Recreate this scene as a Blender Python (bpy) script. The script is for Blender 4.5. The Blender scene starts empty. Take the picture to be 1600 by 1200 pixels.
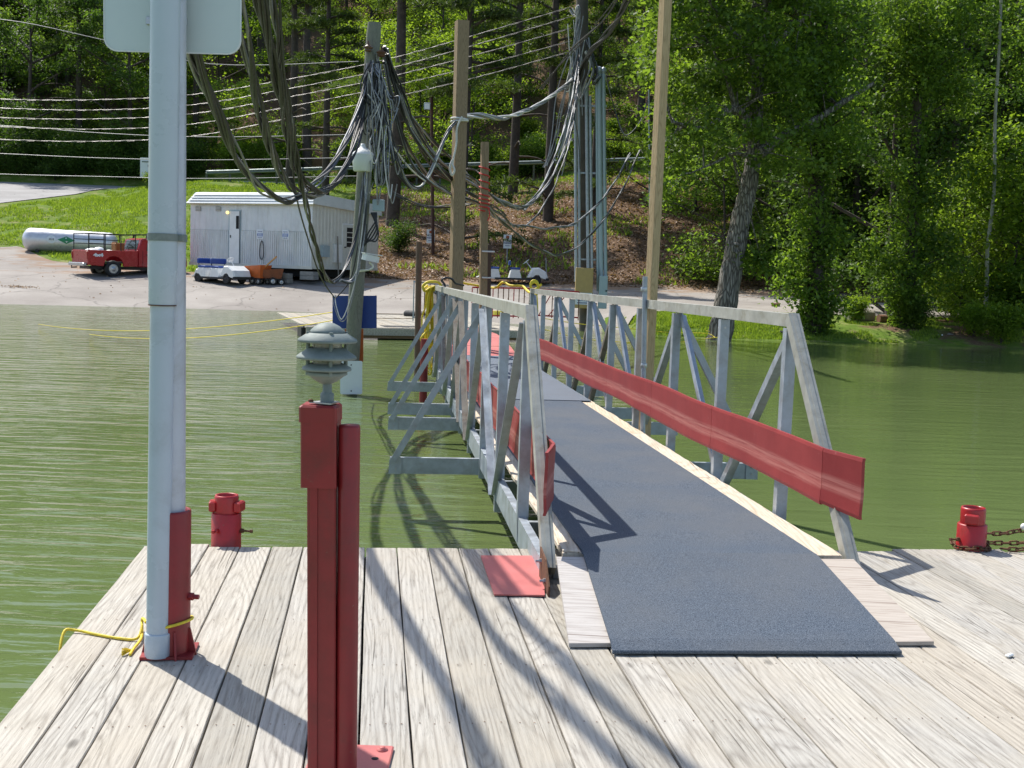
import bpy, math, random
import numpy as np
from mathutils import Vector, Matrix

scene = bpy.context.scene
COL = scene.collection
R = math.radians
rnd = random.Random(7)
NR = np.random.RandomState(11)

# ------------------------------------------------------------------ camera
FPX, CX, CY = 1850.0, 800.0, 600.0           # focal length in pixels of the 1600 x 1200 frame
ROLL = R(2.0)
PITCH = math.atan(180.4 / 1850.0)
EYE = Vector((0, 0, 2.15))
_f = Vector((0, math.cos(PITCH), -math.sin(PITCH)))
_u = Vector((0, math.sin(PITCH), math.cos(PITCH)))
_r = Vector((1, 0, 0))
_ix = math.cos(ROLL) * _r + math.sin(ROLL) * _u
_iy = math.sin(ROLL) * _r - math.cos(ROLL) * _u
cam_data = bpy.data.cameras.new('camera')
cam = bpy.data.objects.new('camera', cam_data)
COL.objects.link(cam)
M4 = Matrix((_ix, -_iy, -_f)).transposed().to_4x4()
M4.translation = EYE
cam.matrix_world = M4
cam_data.sensor_fit = 'HORIZONTAL'
cam_data.sensor_width = 36.0
cam_data.lens = 36.0 * FPX / 1600.0
cam_data.clip_start = 0.1
cam_data.clip_end = 1500.0
scene.camera = cam

# ------------------------------------------------------------------ light
SUN = Vector((-0.393, 0.437, 0.809)).normalized()
w = bpy.data.worlds.new("World")
scene.world = w
w.use_nodes = True
wn = w.node_tree
wn.nodes.clear()
sky = wn.nodes.new('ShaderNodeTexSky')
sky.sky_type = 'NISHITA'
sky.sun_disc = False
sky.sun_elevation = math.asin(SUN.z)
sky.sun_rotation = math.atan2(SUN.x, SUN.y)
sky.air_density = 1.0
sky.dust_density = 1.3
sky.ozone_density = 1.0
bgn = wn.nodes.new('ShaderNodeBackground')
bgn.inputs['Strength'].default_value = 0.15
wo = wn.nodes.new('ShaderNodeOutputWorld')
wn.links.new(sky.outputs[0], bgn.inputs[0])
wn.links.new(bgn.outputs[0], wo.inputs[0])
sl = bpy.data.lights.new('sun', 'SUN')
sl.energy = 4.6
sl.angle = R(0.53)
sl.color = (1.0, 0.955, 0.88)
so = bpy.data.objects.new('sun', sl)
COL.objects.link(so)
so.rotation_euler = (-SUN).to_track_quat('-Z', 'Y').to_euler()
so.location = (0, 0, 60)
scene.view_settings.view_transform = 'Standard'
scene.view_settings.look = 'None'
scene.view_settings.exposure = 0.45
scene.view_settings.gamma = 1.0
scene.view_settings.use_curve_mapping = False
try:
    scene.cycles.max_bounces = 8
    scene.cycles.transparent_max_bounces = 8
    scene.cycles.caustics_reflective = False
    scene.cycles.caustics_refractive = False
except Exception:
    pass


# ------------------------------------------------------------------ places
def ray(px, py):
    return (px - CX) / FPX * _ix + (py - CY) / FPX * _iy + _f


def at(px, py, d):
    """the point seen at a pixel of the photograph, d metres ahead"""
    r = ray(px, py)
    return EYE + r * (d / r.y)


def onz(px, py, z):
    r = ray(px, py)
    return EYE + r * ((z - EYE.z) / r.z)


# ------------------------------------------------------------------ materials
MATS = {}


class NT:
    def __init__(self, name):
        self.m = bpy.data.materials.new(name)
        self.m.use_nodes = True
        self.t = self.m.node_tree
        self.b = self.t.nodes['Principled BSDF']
        self.out = self.t.nodes['Material Output']

    def n(self, kind, **kw):
        nd = self.t.nodes.new('ShaderNode' + kind)
        for k, v in kw.items():
            if k.startswith('_'):
                key = k[1:]
                key = int(key) if key.isdigit() else key.replace('_', ' ')
                nd.inputs[key].default_value = v
            else:
                setattr(nd, k, v)
        return nd

    def l(self, a, b):
        self.t.links.new(a, b)

    def ramp(self, fac, stops, interp='LINEAR'):
        r = self.n('ValToRGB')
        r.color_ramp.interpolation = interp
        e = r.color_ramp.elements
        while len(e) < len(stops):
            e.new(0.5)
        for i, (p, c) in enumerate(stops):
            e[i].position = p
            if not hasattr(c, '__len__'):
                c = (c, c, c)
            e[i].color = (c[0], c[1], c[2], 1)
        self.l(fac, r.inputs[0])
        return r.outputs[0]

    def coord(self, which='Object', scale=(1, 1, 1), rot=(0, 0, 0), rand=0.0):
        tc = self.n('TexCoord')
        mp = self.n('Mapping')
        mp.inputs['Scale'].default_value = scale
        mp.inputs['Rotation'].default_value = rot
        self.l(tc.outputs[which], mp.inputs[0])
        if rand:
            oi = self.n('ObjectInfo')
            mu = self.n('Math', operation='MULTIPLY', _1=rand)
            self.l(oi.outputs['Random'], mu.inputs[0])
            cb = self.n('CombineXYZ')
            for i in range(3):
                self.l(mu.outputs[0], cb.inputs[i])
            self.l(cb.outputs[0], mp.inputs['Location'])
        return mp.outputs[0]

    def noise(self, vec, scale, detail=4, rough=0.6, dist=0.0):
        nd = self.n('TexNoise', _Scale=scale, _Detail=detail, _Roughness=rough, _Distortion=dist)
        self.l(vec, nd.inputs['Vector'])
        return nd.outputs['Fac']

    def mix(self, fac, a, b, mode='MIX'):
        nd = self.n('Mix', data_type='RGBA', blend_type=mode)
        nd.clamp_result = False
        for k, v in ((0, fac), (6, a), (7, b)):
            s = nd.inputs[k]
            if hasattr(v, 'links'):
                self.l(v, s)
            elif hasattr(v, '__len__'):
                s.default_value = (v[0], v[1], v[2], 1)
            else:
                s.default_value = v if k == 0 else (v, v, v, 1)
        return nd.outputs[2]

    def bump(self, h, strength=0.3, dist=0.01, normal=None):
        nd = self.n('Bump', _Strength=strength, _Distance=dist)
        self.l(h, nd.inputs['Height'])
        if normal is not None:
            self.l(normal, nd.inputs['Normal'])
        return nd.outputs[0]

    def done(self, color=None, rough=None, metal=None, normal=None, spec=None):
        for key, v in (('Base Color', color), ('Roughness', rough), ('Metallic', metal), ('Normal', normal),
                       ('Specular IOR Level', spec)):
            if v is None:
                continue
            if hasattr(v, 'links'):
                self.l(v, self.b.inputs[key])
            elif hasattr(v, '__len__'):
                self.b.inputs[key].default_value = (v[0], v[1], v[2], 1)
            else:
                self.b.inputs[key].default_value = v
        return self.m


def paint(name, col, rough=0.5, metal=0.0, var=0.25, scale=6.0, dirt=None, dirtamt=0.4, bump=0.1, bscale=60, spec=None):
    """painted or worn plain surface: colour variation, blotches of dirt, fine relief"""
    if name in MATS:
        return MATS[name]
    t = NT(name)
    v = t.coord('Object', rand=13.0)
    n1 = t.noise(v, scale, 6, 0.65)
    lo = [c * (1 - var) for c in col]
    hi = [min(c * (1 + var), 1) for c in col]
    c = t.ramp(n1, [(0.3, lo), (0.7, hi)])
    if dirt:
        n2 = t.noise(v, scale * 0.6 + 1, 8, 0.75, 0.6)
        f = t.ramp(n2, [(0.5, 0.0), (0.68, dirtamt)])
        c = t.mix(f, c, dirt)
    if 'red' in name and 'rope' not in name:
        # chips and scuffs down to primer
        n5 = t.noise(v, 38, 5, 0.7)
        c = t.mix(t.ramp(n5, [(0.685, 0.0), (0.70, 0.75)]), c, (0.20, 0.10, 0.075))
        n6 = t.noise(v, 9, 6, 0.8, 1.0)
        c = t.mix(t.ramp(n6, [(0.66, 0.0), (0.72, 0.35)]), c, [min(x * 1.8 + .02, 1) for x in col])
    n3 = t.noise(v, bscale, 3, 0.6)
    nb = t.bump(n3, bump, 0.005)
    rr = t.ramp(n1, [(0.3, max(rough - 0.12, 0.03)), (0.7, min(rough + 0.12, 1))])
    MATS[name] = t.done(c, rr, metal, nb, spec)
    return MATS[name]


def plank_mat(name, c_lo, c_hi, c_dark, gscale=1.0, axis='Y', warm=None, rough=0.85, bstr=0.5, knots=True):
    """weathered sawn wood, grain along one axis of the piece"""
    t = NT(name)
    s = {'Y': (1, 0.07, 1), 'X': (0.07, 1, 1), 'Z': (1, 1, 0.07)}[axis]
    v = t.coord('Object', rand=37.0)
    vs = t.n('Mapping')
    vs.inputs['Scale'].default_value = s
    t.l(v, vs.inputs[0])
    # knots push the grain aside
    big = t.noise(vs.outputs[0], 5.0 * gscale, 2, 0.5)
    wv = t.n('TexWave', wave_type='BANDS', bands_direction={'Y': 'X', 'X': 'Y', 'Z': 'X'}[axis],
             _Scale=13.0 * gscale, _Distortion=10.0, _Detail=3.0, _Detail_Scale=0.9)
    wv.inputs['Detail Roughness'].default_value = 0.55
    t.l(vs.outputs[0], wv.inputs['Vector'])
    fine = t.noise(vs.outputs[0], 95.0 * gscale, 5, 0.75)
    blot = t.noise(v, 2.2, 4, 0.6)
    cg = t.n('Mapping')
    cg.inputs['Scale'].default_value = {'Y': (1, 0.10, 1), 'X': (0.10, 1, 1), 'Z': (1, 1, 0.10)}[axis]
    t.l(v, cg.inputs[0])
    cn_ = t.noise(cg.outputs[0], 4.2 * gscale, 1.5, 0.45, 0.15)
    mu_ = t.n('Math', operation='MULTIPLY', _1=26.0)
    t.l(cn_, mu_.inputs[0])
    pp_ = t.n('Math', operation='PINGPONG', _1=0.5)
    t.l(mu_.outputs[0], pp_.inputs[0])
    cat_ = t.ramp(pp_.outputs[0], [(0.02, 0.0), (0.20, 0.75), (0.5, 1.0)])
    g = t.mix(0.60, t.ramp(wv.outputs['Fac'], [(0.0, 0.0), (0.55, 0.75), (1.0, 1.0)]), cat_)
    c = t.mix(g, c_lo, c_hi)
    ff = t.ramp(fine, [(0.38, 0.0), (0.6, 1.0)])
    c = t.mix(t.ramp(fine, [(0.30, 0.65), (0.47, 0.0)]), c, c_dark)
    ck = t.n('Mapping')
    ck.inputs['Scale'].default_value = {'Y': (1, 0.014, 1), 'X': (0.014, 1, 1), 'Z': (1, 1, 0.014)}[axis]
    t.l(v, ck.inputs[0])
    cn = t.noise(ck.outputs[0], 60.0 * gscale, 3, 0.6, 0.3)
    crk = t.ramp(cn, [(0.315, 0.85), (0.345, 0.0)])
    c = t.mix(crk, c, [x * 0.75 for x in c_dark])
    oi = t.n('ObjectInfo')
    tone = t.ramp(oi.outputs['Random'], [(0.0, (0.80, 0.79, 0.76)), (0.25, (1.02, 1.0, 0.97)), (0.5, (0.90, 0.90, 0.90)), (0.75, (1.08, 1.06, 1.02)), (1.0, (0.96, 0.90, 0.82))])
    c = t.mix(1.0, c, tone, 'MULTIPLY')
    if warm:
        c = t.mix(t.ramp(blot, [(0.42, 0.0), (0.72, 0.55)]), c, warm)
    if knots:
        kv = t.n('Mapping')
        kv.inputs['Scale'].default_value = {'Y': (1, 0.45, 1), 'X': (0.45, 1, 1), 'Z': (1, 1, 0.45)}[axis]
        t.l(v, kv.inputs[0])
        vo = t.n('TexVoronoi', feature='F1', _Scale=3.1)
        t.l(kv.outputs[0], vo.inputs['Vector'])
        kf = t.ramp(vo.outputs['Distance'], [(0.0, 0.9), (0.045, 0.55), (0.075, 0.0)])
        c = t.mix(kf, c, [x * 0.6 for x in c_dark])
    hh = t.mix(0.5, g, ff)
    nb = t.bump(hh, bstr, 0.004)
    MATS[name] = t.done(c, rough, 0, nb, 0.25)
    return MATS[name]


# weathered dock boards
plank_mat('dock_wood', (0.285, 0.265, 0.235), (0.485, 0.465, 0.42), (0.13, 0.118, 0.10), 1.0, 'Y', warm=(0.42, 0.375, 0.30))
plank_mat('old_wood', (0.30, 0.28, 0.24), (0.46, 0.43, 0.37), (0.15, 0.13, 0.11), 1.0, 'X')
plank_mat('post_wood', (0.20, 0.145, 0.09), (0.32, 0.24, 0.155), (0.12, 0.085, 0.05), 1.6, 'Z')
plank_mat('pale_post_wood', (0.38, 0.27, 0.145), (0.56, 0.42, 0.25), (0.25, 0.17, 0.09), 1.8, 'Z')
plank_mat('grey_pole_wood', (0.13, 0.145, 0.12), (0.24, 0.25, 0.215), (0.06, 0.06, 0.05), 2.2, 'Z', knots=False)
plank_mat('plywood', (0.39, 0.36, 0.335), (0.50, 0.475, 0.45), (0.26, 0.21, 0.18), 0.7, 'X', bstr=0.3)
plank_mat('fresh_ply', (0.48, 0.40, 0.30), (0.64, 0.57, 0.47), (0.30, 0.21, 0.14), 0.8, 'Y', bstr=0.3, knots=False)
RED = paint('red_paint', (0.25, 0.019, 0.020), 0.42, 0, 0.22, 5, dirt=(0.10, 0.03, 0.025), dirtamt=0.4)
BRED = paint('bright_red_paint', (0.38, 0.018, 0.022), 0.35, 0, 0.2, 7, dirt=(0.14, 0.03, 0.02), dirtamt=0.5)
PINK = paint('faded_red_paint', (0.50, 0.135, 0.125), 0.55, 0, 0.14, 3, dirt=(0.42, 0.24, 0.13), dirtamt=0.35)
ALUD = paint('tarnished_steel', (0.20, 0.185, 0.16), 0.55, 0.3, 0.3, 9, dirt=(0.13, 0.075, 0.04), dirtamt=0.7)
ALU = paint('galvanised', (0.36, 0.40, 0.44), 0.42, 0.35, 0.22, 9, dirt=(0.20, 0.17, 0.13), dirtamt=0.35)
RAIL = paint('weathered_rail', (0.35, 0.35, 0.31), 0.55, 0.15, 0.22, 8, dirt=(0.20, 0.18, 0.12), dirtamt=0.7)
RUST = paint('rust', (0.13, 0.060, 0.030), 0.85, 0.2, 0.4, 20, dirt=(0.05, 0.03, 0.02), bump=0.5)
STEEL = paint('steel', (0.45, 0.46, 0.47), 0.35, 0.8, 0.15, 12)
PVC = paint('grey_pvc', (0.46, 0.53, 0.59), 0.30, 0, 0.05, 2, dirt=(0.25, 0.27, 0.27), dirtamt=0.3, bump=0.02)
PIPE = paint('painted_pipe', (0.50, 0.53, 0.59), 0.34, 0.1, 0.08, 5, dirt=(0.30, 0.30, 0.29), dirtamt=0.5, bump=0.03)
SIGNB = paint('sign_back', (0.60, 0.66, 0.63), 0.5, 0.3, 0.05, 2, bump=0.02)
GREENM = paint('verdigris_metal', (0.19, 0.22, 0.205), 0.65, 0.1, 0.2, 14, dirt=(0.30, 0.33, 0.30), dirtamt=0.5)
WHITE = paint('white_paint', (0.74, 0.75, 0.74), 0.5, 0, 0.05, 2, dirt=(0.5, 0.5, 0.46), dirtamt=0.35, bump=0.03)
CREAM = paint('cream_siding', (0.60, 0.60, 0.54), 0.55, 0, 0.05, 2, dirt=(0.40, 0.40, 0.33), dirtamt=0.4, bump=0.03)
BLUESIGN = paint('blue_board', (0.014, 0.048, 0.24), 0.5, 0, 0.12, 3)
ORANGE = paint('orange_paint', (0.55, 0.12, 0.02), 0.5, 0, 0.15, 5, dirt=(0.22, 0.09, 0.04), dirtamt=0.5)
BLACKR = paint('black_rubber', (0.018, 0.018, 0.018), 0.75, 0, 0.3, 20)
BLACKC = paint('black_cable', (0.025, 0.025, 0.026), 0.45, 0, 0.3, 20)
GREYC = paint('grey_cable', (0.26, 0.265, 0.275), 0.5, 0.2, 0.35, 30, dirt=(0.10, 0.10, 0.10), dirtamt=0.6)
BROWNC = paint('weathered_cable', (0.035, 0.034, 0.030), 0.55, 0.0, 0.4, 30, dirt=(0.10, 0.10, 0.085), dirtamt=0.4)
ALC = paint('bright_wire', (0.25, 0.235, 0.235), 0.4, 0.5, 0.2, 30)
YROPE = paint('yellow_rope', (0.72, 0.56, 0.035), 0.6, 0, 0.2, 60, bump=0.5, bscale=200)
REDROPE = paint('red_rope', (0.55, 0.03, 0.025), 0.6, 0, 0.2, 60)
WROPE = paint('white_rope', (0.62, 0.60, 0.55), 0.7, 0, 0.2, 60)
BLUESEAT = paint('blue_vinyl', (0.018, 0.065, 0.28), 0.4, 0, 0.15, 5)
DARKM = paint('dark_metal', (0.030, 0.031, 0.034), 0.5, 0.4, 0.3, 9)
TAN = paint('tan_box', (0.42, 0.30, 0.115), 0.55, 0.0, 0.1, 5)
BOXG = paint('grey_box', (0.33, 0.42, 0.46), 0.45, 0.1, 0.06, 5)
TANK = paint('silver_tank', (0.62, 0.63, 0.65), 0.38, 0.45, 0.07, 3, dirt=(0.35, 0.33, 0.30), dirtamt=0.3)
BLOCK = paint('concrete', (0.26, 0.25, 0.23), 0.9, 0, 0.2, 10, bump=0.5)
GREENP = paint('green_paint', (0.02, 0.22, 0.09), 0.5)
NAVY = paint('navy_print', (0.02, 0.04, 0.22), 0.6, 0, 0.05)
EMBLEM = paint('brown_print', (0.26, 0.06, 0.03), 0.6, 0, 0.05)
INK = paint('black_print', (0.03, 0.03, 0.03), 0.6, 0, 0.05)
SIGNW = paint('white_sign', (0.70, 0.74, 0.77), 0.45, 0, 0.04, 3)
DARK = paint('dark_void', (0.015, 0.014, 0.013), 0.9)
BARKD = paint('dark_bark', (0.060, 0.046, 0.036), 0.95, 0, 0.45, 4, dirt=(0.11, 0.10, 0.085), dirtamt=0.5, bump=1.0, bscale=14)


def bark_mat():
    t = NT('grey_bark')
    v = t.coord('Object', scale=(1, 1, 0.16))
    n = t.noise(v, 9.0, 6, 0.7, 0.8)
    vo = t.n('TexVoronoi', feature='DISTANCE_TO_EDGE', _Scale=11.0)
    t.l(v, vo.inputs['Vector'])
    e = t.ramp(vo.outputs['Distance'], [(0.0, 0.0), (0.22, 1.0)])
    c = t.ramp(n, [(0.3, (0.18, 0.16, 0.135)), (0.7, (0.38, 0.35, 0.31))])
    c = t.mix(e, (0.07, 0.06, 0.05), c)
    nb = t.bump(t.mix(0.5, e, n), 0.9, 0.05)
    return t.done(c, 0.95, 0, nb, 0.2)


BARK = bark_mat()


def leaf_mat(name, lo, hi, trans=0.5):
    t = NT(name)
    t.t.nodes.remove(t.b)
    g = t.n('NewGeometry')
    c = t.ramp(g.outputs['Random Per Island'], [(0.0, lo), (0.75, hi), (1.0, [x * 1.25 for x in hi])])
    oi = t.n('ObjectInfo')
    tone = t.ramp(oi.outputs['Random'], [(0.0, 0.75), (1.0, 1.2)])
    c = t.mix(1.0, c, tone, 'MULTIPLY')
    d = t.n('BsdfPrincipled')
    d.inputs['Roughness'].default_value = 0.55
    d.inputs['Specular IOR Level'].default_value = 0.35
    tr = t.n('BsdfTranslucent')
    t.l(c, d.inputs['Base Color'])
    ct = t.mix(1.0, c, (1.65, 1.6, 0.7), 'MULTIPLY')
    t.l(ct, tr.inputs['Color'])
    mx = t.n('MixShader')
    mx.inputs[0].default_value = trans
    t.l(d.outputs[0], mx.inputs[1])
    t.l(tr.outputs[0], mx.inputs[2])
    t.l(mx.outputs[0], t.out.inputs[0])
    MATS[name] = t.m
    return t.m


LEAF = leaf_mat('leaf_green', (0.065, 0.125, 0.022), (0.15, 0.24, 0.040), 0.55)
LEAFY = leaf_mat('leaf_yellow_green', (0.10, 0.17, 0.022), (0.19, 0.285, 0.038), 0.6)  # yellow-green puts sunlit foliage into the leaf colour
LEAFD = leaf_mat('leaf_dark', (0.040, 0.088, 0.018), (0.085, 0.155, 0.030), 0.5)
NEEDLE = leaf_mat('pine_needle', (0.045, 0.080, 0.018), (0.085, 0.135, 0.030), 0.4)
GRASSM = leaf_mat('grass_blade', (0.10, 0.17, 0.022), (0.22, 0.31, 0.045), 0.45)
LITTERM = leaf_mat('dead_leaf', (0.12, 0.068, 0.038), (0.31, 0.205, 0.125), 0.15)


# ------------------------------------------------------------------ mesh building
def orth(d):
    d = d.normalized()
    a = Vector((0, 0, 1)) if abs(d.z) < 0.9 else Vector((0, 1, 0))
    x = d.cross(a).normalized()
    return x, x.cross(d).normalized()


class MB:
    """collects geometry in world coordinates; build() links it as ONE object"""

    def __init__(s):
        s.v = []
        s.f = []
        s.mi = []
        s.cur = 0
        s.sm = []
        s.smooth = False

    def add(s, vs, fs):
        o = len(s.v)
        s.v += [tuple(p) for p in vs]
        for f in fs:
            s.f.append(tuple(i + o for i in f))
            s.mi.append(s.cur)
            s.sm.append(s.smooth)

    def hexa(s, b, t):
        s.add(list(b) + list(t), [(3, 2, 1, 0), (4, 5, 6, 7), (0, 1, 5, 4), (1, 2, 6, 5), (2, 3, 7, 6), (3, 0, 4, 7)])

    def box(s, c, size, rz=0.0, bev=0.0):
        c = Vector(c)
        hx, hy, hz = size[0] / 2, size[1] / 2, size[2] / 2
        cs, sn = math.cos(rz), math.sin(rz)

        def P(x, y, z):
            return (c.x + x * cs - y * sn, c.y + x * sn + y * cs, c.z + z)
        if bev <= 0:
            s.hexa([P(-hx, -hy, -hz), P(hx, -hy, -hz), P(hx, hy, -hz), P(-hx, hy, -hz)],
                   [P(-hx, -hy, hz), P(hx, -hy, hz), P(hx, hy, hz), P(-hx, hy, hz)])
            return
        b = min(bev, hx * .9, hy * .9, hz * .9)
        rings = []
        for (z, ins) in ((-hz, b), (-hz + b, 0), (hz - b, 0), (hz, b)):
            ax, ay = hx - ins, hy - ins
            k = b * 0.6
            rings.append([P(-ax + k, -ay, z), P(ax - k, -ay, z), P(ax, -ay + k, z), P(ax, ay - k, z),
                          P(ax - k, ay, z), P(-ax + k, ay, z), P(-ax, ay - k, z), P(-ax, -ay + k, z)])
        s.loft(rings, True)

    def loft(s, rings, cap=True, closed=True):
        n = len(rings[0])
        vs = [p for r in rings for p in r]
        fs = []
        for k in range(len(rings) - 1):
            for i in range(n if closed else n - 1):
                j = (i + 1) % n
                fs.append((k * n + i, k * n + j, (k + 1) * n + j, (k + 1) * n + i))
        if cap:
            fs.append(tuple(range(n - 1, -1, -1)))
            fs.append(tuple((len(rings) - 1) * n + i for i in range(n)))
        s.add(vs, fs)

    def beam(s, p0, p1, w, h, side=None):
        """rectangular bar; w across (along side), h the other way"""
        p0, p1 = Vector(p0), Vector(p1)
        d = (p1 - p0).normalized()
        if side is None:
            x, y = orth(d)
        else:
            x = (Vector(side) - d * d.dot(Vector(side))).normalized()
            y = d.cross(x)
        a, b = x * (w / 2), y * (h / 2)
        s.hexa([p0 - a - b, p0 + a - b, p0 + a + b, p0 - a + b], [p1 - a - b, p1 + a - b, p1 + a + b, p1 - a + b])

    def angle(s, p0, p1, w, t, x, y):
        """L section with its heel on the line p0-p1, flanges along x and y"""
        p0, p1 = Vector(p0), Vector(p1)
        d = (p1 - p0).normalized()
        x = (Vector(x) - d * d.dot(Vector(x))).normalized()
        y = Vector(y) - d * d.dot(Vector(y))
        y = (y - x * x.dot(y)).normalized()
        prof = [(0, 0), (w, 0), (w, t), (t, t), (t, w), (0, w)]
        s.loft([[p + x * a + y * b for a, b in prof] for p in (p0, p1)])

    def channel(s, p0, p1, w, h, t, up, out):
        p0, p1, up, out = Vector(p0), Vector(p1), Vector(up), Vector(out)
        prof = [(0, 0), (w, 0), (w, t), (t, t), (t, h - t), (w, h - t), (w, h), (0, h)]
        s.loft([[p + out * a + up * b for a, b in prof] for p in (p0, p1)])

    def tube(s, pts, r, n=8, cap=True, smooth=True, radii=None):
        pts = [Vector(p) for p in pts]
        if len(pts) < 2:
            return
        dirs = [(pts[min(i + 1, len(pts) - 1)] - pts[max(i - 1, 0)]).normalized() for i in range(len(pts))]
        x, _ = orth(dirs[0])
        rings = []
        for i, (p, d) in enumerate(zip(pts, dirs)):
            x = (x - d * d.dot(x))
            if x.length < 1e-6:
                x, _ = orth(d)
            x.normalize()
            y = d.cross(x)
            rr = radii[i] if radii else r
            rings.append([p + (x * math.cos(6.28318 * k / n) + y * math.sin(6.28318 * k / n)) * rr for k in range(n)])
        sm = s.smooth
        s.smooth = smooth
        s.loft(rings, False)
        s.smooth = sm
        if cap:
            o = [tuple(range(n - 1, -1, -1)), tuple(range(n))]
            s.add(rings[0], [o[0]])
            s.add(rings[-1], [o[1]])

    def lathe(s, c, prof, n=24, axis=(0, 0, 1), smooth=True, cap=True):
        """prof: (radius, height) pairs along axis from c"""
        c = Vector(c)
        d = Vector(axis).normalized()
        x, y = orth(d)
        rings = [[c + d * h + (x * math.cos(6.28318 * k / n) + y * math.sin(6.28318 * k / n)) * max(r, 1e-4)
                  for k in range(n)] for r, h in prof]
        sm = s.smooth
        s.smooth = smooth
        s.loft(rings, False)
        s.smooth = sm
        if cap:
            s.add(rings[0], [tuple(range(n))])
            s.add(rings[-1], [tuple(range(n - 1, -1, -1))])

    def prism(s, pts, off):
        """flat polygon pts pushed out by off"""
        off = Vector(off)
        s.loft([[Vector(p) for p in pts], [Vector(p) + off for p in pts]])

    def ball(s, c, r, n=12, sq=(1, 1, 1)):
        c = Vector(c)
        rings = []
        for i in range(n // 2 + 1):
            a = math.pi * i / (n // 2)
            rr = max(math.sin(a), 0.01)
            rings.append([(c.x + sq[0] * r * rr * math.cos(6.28318 * k / n), c.y + sq[1] * r * rr * math.sin(6.28318 * k / n),
                           c.z + sq[2] * r * math.cos(a)) for k in range(n)])
        sm = s.smooth
        s.smooth = True
        s.loft(rings, True)
        s.smooth = sm

    def mesh(s, name, mats, org=(0, 0, 0), recalc=True):
        me = bpy.data.meshes.new(name)
        ox, oy, oz = org
        me.from_pydata([(a - ox, b - oy, c - oz) for a, b, c in s.v], [], s.f)
        if not isinstance(mats, (list, tuple)):
            mats = [mats]
        for m in mats:
            me.materials.append(m)
        me.polygons.foreach_set('material_index', s.mi)
        me.polygons.foreach_set('use_smooth', s.sm)
        if recalc:
            import bmesh
            bm = bmesh.new()
            bm.from_mesh(me)
            bmesh.ops.recalc_face_normals(bm, faces=bm.faces)
            bm.to_mesh(me)
            bm.free()
        me.update()
        return me

    def build(s, name, mats, parent=None, recalc=True, org=None):
        """links ONE object; under a parent the mesh is stored relative to the top-level empty"""
        if parent is not None:
            wo = world_org(parent)
            if org is None:
                me = s.mesh(name, mats, wo, recalc)
                o = bpy.data.objects.new(name, me)
            else:
                me = s.mesh(name, mats, org, recalc)
                o = bpy.data.objects.new(name, me)
                o.location = Vector(org) - Vector(wo)
            o.parent = parent
        else:
            if org is None:
                org = s.v[0] if s.v else (0, 0, 0)
            me = s.mesh(name, mats, org, recalc)
            o = bpy.data.objects.new(name, me)
            o.location = org
        COL.objects.link(o)
        return o


def world_org(o):
    p = Vector((0, 0, 0))
    while o is not None:
        p += o.location
        o = o.parent
    return p


def tag(o, label=None, cat=None, group=None, kind=None):
    if label:
        o['label'] = label
    if cat:
        o['category'] = cat
    if group:
        o['group'] = group
    if kind:
        o['kind'] = kind
    return o


def thing(name, loc, label, cat, group=None):
    o = bpy.data.objects.new(name, None)
    COL.objects.link(o)
    o.location = loc
    o.empty_display_size = 0.3
    return tag(o, label, cat, group)


def copy_tree(o, loc=None, rz=None, label=None, parent=None):
    c = o.copy()
    COL.objects.link(c)
    if parent is not None:
        c.parent = parent
    if loc is not None:
        c.location = loc
    if rz is not None:
        c.rotation_euler = (0, 0, rz)
    if label:
        c['label'] = label
    for ch in list(o.children):
        copy_tree(ch, parent=c)
    return c


def spline(pts, n=8):
    """Catmull-Rom through points"""
    pts = [Vector(p) for p in pts]
    out = []
    for i in range(len(pts) - 1):
        p0 = pts[max(i - 1, 0)]
        p1, p2 = pts[i], pts[i + 1]
        p3 = pts[min(i + 2, len(pts) - 1)]
        for k in range(n):
            t = k / n
            out.append(0.5 * ((2 * p1) + (p2 - p0) * t + (2 * p0 - 5 * p1 + 4 * p2 - p3) * t * t + (3 * p1 - p0 - 3 * p2 + p3) * t ** 3))
    out.append(pts[-1])
    return out


def sag(a, b, drop, n=16):
    a, b = Vector(a), Vector(b)
    return [a.lerp(b, i / n) - Vector((0, 0, drop * 4 * (i / n) * (1 - i / n))) for i in range(n + 1)]


def text_mesh(txt, size, mat, org, xdir, ydir, parent, name='lettering', bold=0.0, align='CENTER', squeeze=1.0):
    """flat print: lettering laid out in the plane of xdir and ydir"""
    cu = bpy.data.curves.new('t', 'FONT')
    cu.body = txt
    cu.size = size
    cu.align_x = align
    cu.align_y = 'CENTER'
    cu.offset = bold
    cu.resolution_u = 2
    ob = bpy.data.objects.new('t', cu)
    COL.objects.link(ob)
    dg = bpy.context.evaluated_depsgraph_get()
    me = bpy.data.meshes.new_from_object(ob.evaluated_get(dg))
    COL.objects.unlink(ob)
    bpy.data.objects.remove(ob)
    wo = world_org(parent)
    x, y, o = Vector(xdir).normalized(), Vector(ydir).normalized(), Vector(org) - wo
    for v in me.vertices:
        v.co = o + x * v.co.x * squeeze + y * v.co.y
    me.materials.clear()
    me.materials.append(mat)
    me.name = name
    o2 = bpy.data.objects.new(name, me)
    o2.parent = parent
    COL.objects.link(o2)
    return o2


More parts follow.
